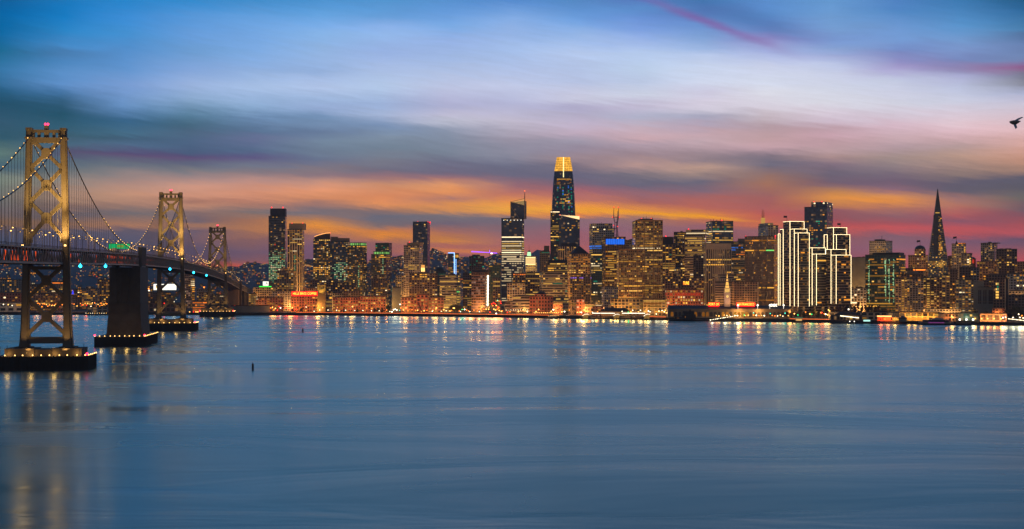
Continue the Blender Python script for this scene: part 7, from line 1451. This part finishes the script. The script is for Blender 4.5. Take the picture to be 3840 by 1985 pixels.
# cars on the waterfront road
glass_c = pmat('car_glass', (.02,.025,.03), .15); tyre = pmat('tyre_rubber', (.02,.02,.02), .9)
CARP = [('dark', (.03,.03,.035)), ('silver', (.3,.3,.3)), ('white', (.55,.53,.5)), ('red', (.25,.02,.02))]
cme = {}
for nm, c_ in CARP:
    m = MB().box(-2.2,2.2,-.9,.9,.35,.95).prism([(-1.7,-.85),(1.2,-.85),(1.2,.85),(-1.7,.85)], .95, 1.5, top=[(-1.2,-.7),(.6,-.7),(.6,.7),(-1.2,.7)]); cme[nm] = m.mesh('body', pmat('car_paint_'+nm, c_, .35))
gme = MB().box(-1.3,.8,-.88,-.8,1.0,1.4).mesh('side_window', glass_c); wme_ = MB().tube([(0,-.12,0),(0,.12,0)], .34, 10).mesh('wheel', tyre); hme = MB().ball((0,0,0), .28, 6, 4).mesh('headlight', M_WHITE); tme = MB().ball((0,0,0), .25, 6, 4).mesh('tail_light', emat('tail_red', (1,.02,.01), 3))
rc = random.Random(12)
for i in range(24):
    px = 1010+i*62+rc.uniform(-15,15)
    if px > 2480: break
    D = shore(px)+20+rc.choice((0,4,9)); nm = CARP[i % 4][0]; fw = rc.random() < .5; R_ = empty('parked_car' if i % 2 else 'car', (wx(px, D), D, GZ+.02), -math.atan((px-CX)/F)+(0 if fw else math.pi)); tag(R_, f"{nm} car on the waterfront road {places(px)}, {ORD[i % 24+1]} in the line", 'car', 'cars on the waterfront road')
    inst(cme[nm], 'body', R_); inst(gme, 'side_window', R_)
    for x in (-1.4, 1.4):
        for y in (-.85, .85): inst(wme_, 'wheel', R_, (x, y, .34))
    for y in (-.6, .6): inst(hme, 'headlight', R_, (2.2, y, .65)); inst(tme, 'tail_light', R_, (-2.2, y, .7))
# buoys and the bird
for px, yt, yb, lab, w_ in ((948,1359,1386,'dark conical channel buoy floating nearer the camera',4.0),(1135.5,1232,1246,'small dark can buoy farther out on the water',3.0)):
    D = F*HC/(yb-HY); k = F/D; R_ = empty('channel_buoy', (wx(px, D), D, 0)); tag(R_, lab, 'buoy'); h = (yb-yt)/k; r = w_/k
    bm = pmat('buoy_dark', (.03,.012,.012), .6)
    MB().tube([(0,0,-.5),(0,0,h*.1),(0,0,h*.66)], [r*1.05,r*1.05,r*.95], 12).build('float', bm, R_)
    if px < 1000: MB().tube([(0,0,h*.66),(0,0,h*.97)], [r*.95,r*.12], 12).build('cone_top', pmat('buoy_red', (.10,.012,.012), .6), R_); MB().ball((0,0,h*.98), r*.16, 6, 4).build('lantern', bm, R_)
    else: MB().tube([(0,0,h*.66),(0,0,h)], [r*.95,r*.9], 12).build('can_top', bm, R_)
DB = 62.0; R_ = empty('seagull', (wx(3806, DB), DB, wz(459, DB))); tag(R_, 'grey gull gliding with swept wings high at the right edge of the sky', 'gull')
R_.rotation_euler = (0, 0, .25); gm = bpy.data.materials.new('gull_feathers'); gm.use_nodes = True; gt = NT(gm.node_tree); s_ = .29
g1 = gt.n('ShaderNodeBsdfDiffuse'); g2 = gt.n('ShaderNodeBsdfTranslucent'); g3 = gt.n('ShaderNodeMixShader'); g4 = gt.n('ShaderNodeOutputMaterial')
gt.l(gt.mix(gt.mr(gt.noise(gt.n('ShaderNodeTexCoord').outputs['Object'], 12, 3), .4, .6), (.34,.30,.29), (.52,.46,.45)), g1.inputs[0]); g2.inputs[0].default_value = (.45,.38,.37,1); g3.inputs[0].default_value = .6
gt.l(g1.outputs[0], g3.inputs[1]); gt.l(g2.outputs[0], g3.inputs[2]); gt.l(g3.outputs[0], g4.inputs[0])
m = MB().tube([(-.9*s_,0,.02),(-.7*s_,0,.0),(-.3*s_,0,-.01),(.2*s_,0,0),(.6*s_,0,.03),(.95*s_,0,.05)], [.015,.06,.095,.09,.05,.012], 10); m.build('body', gm, R_)
MB().quad([(-.35*s_,-.02,.03),(.15*s_,-.02,.03),(.75*s_,-.62*s_,.16),(.85*s_,-.95*s_,.20),(.5*s_,-.85*s_,.20),(.05*s_,-.5*s_,.14)]).build('wing', gm, R_); MB().quad([(-.35*s_,.02,.0),(.15*s_,.02,.0),(.8*s_,.6*s_,-.2),(.7*s_,.9*s_,-.26),(.2*s_,.5*s_,-.16)]).build('wing', gm, R_)
# ================================================================== evening haze over the bay
hm = bpy.data.materials.new('evening_haze'); hm.use_nodes = True; n = NT(hm.node_tree)
pv = n.n('ShaderNodeVolumePrincipled'); pv.inputs['Color'].default_value = (.80,.82,.88,1); pv.inputs['Density'].default_value = 3.3e-5; pv.inputs['Anisotropy'].default_value = .35
o = n.n('ShaderNodeOutputMaterial'); n.l(pv.outputs[0], o.inputs['Volume'])
tag(MB().box(-5200, 5200, -300, 9200, -3.2, 345).build('haze', hm), kind='stuff')
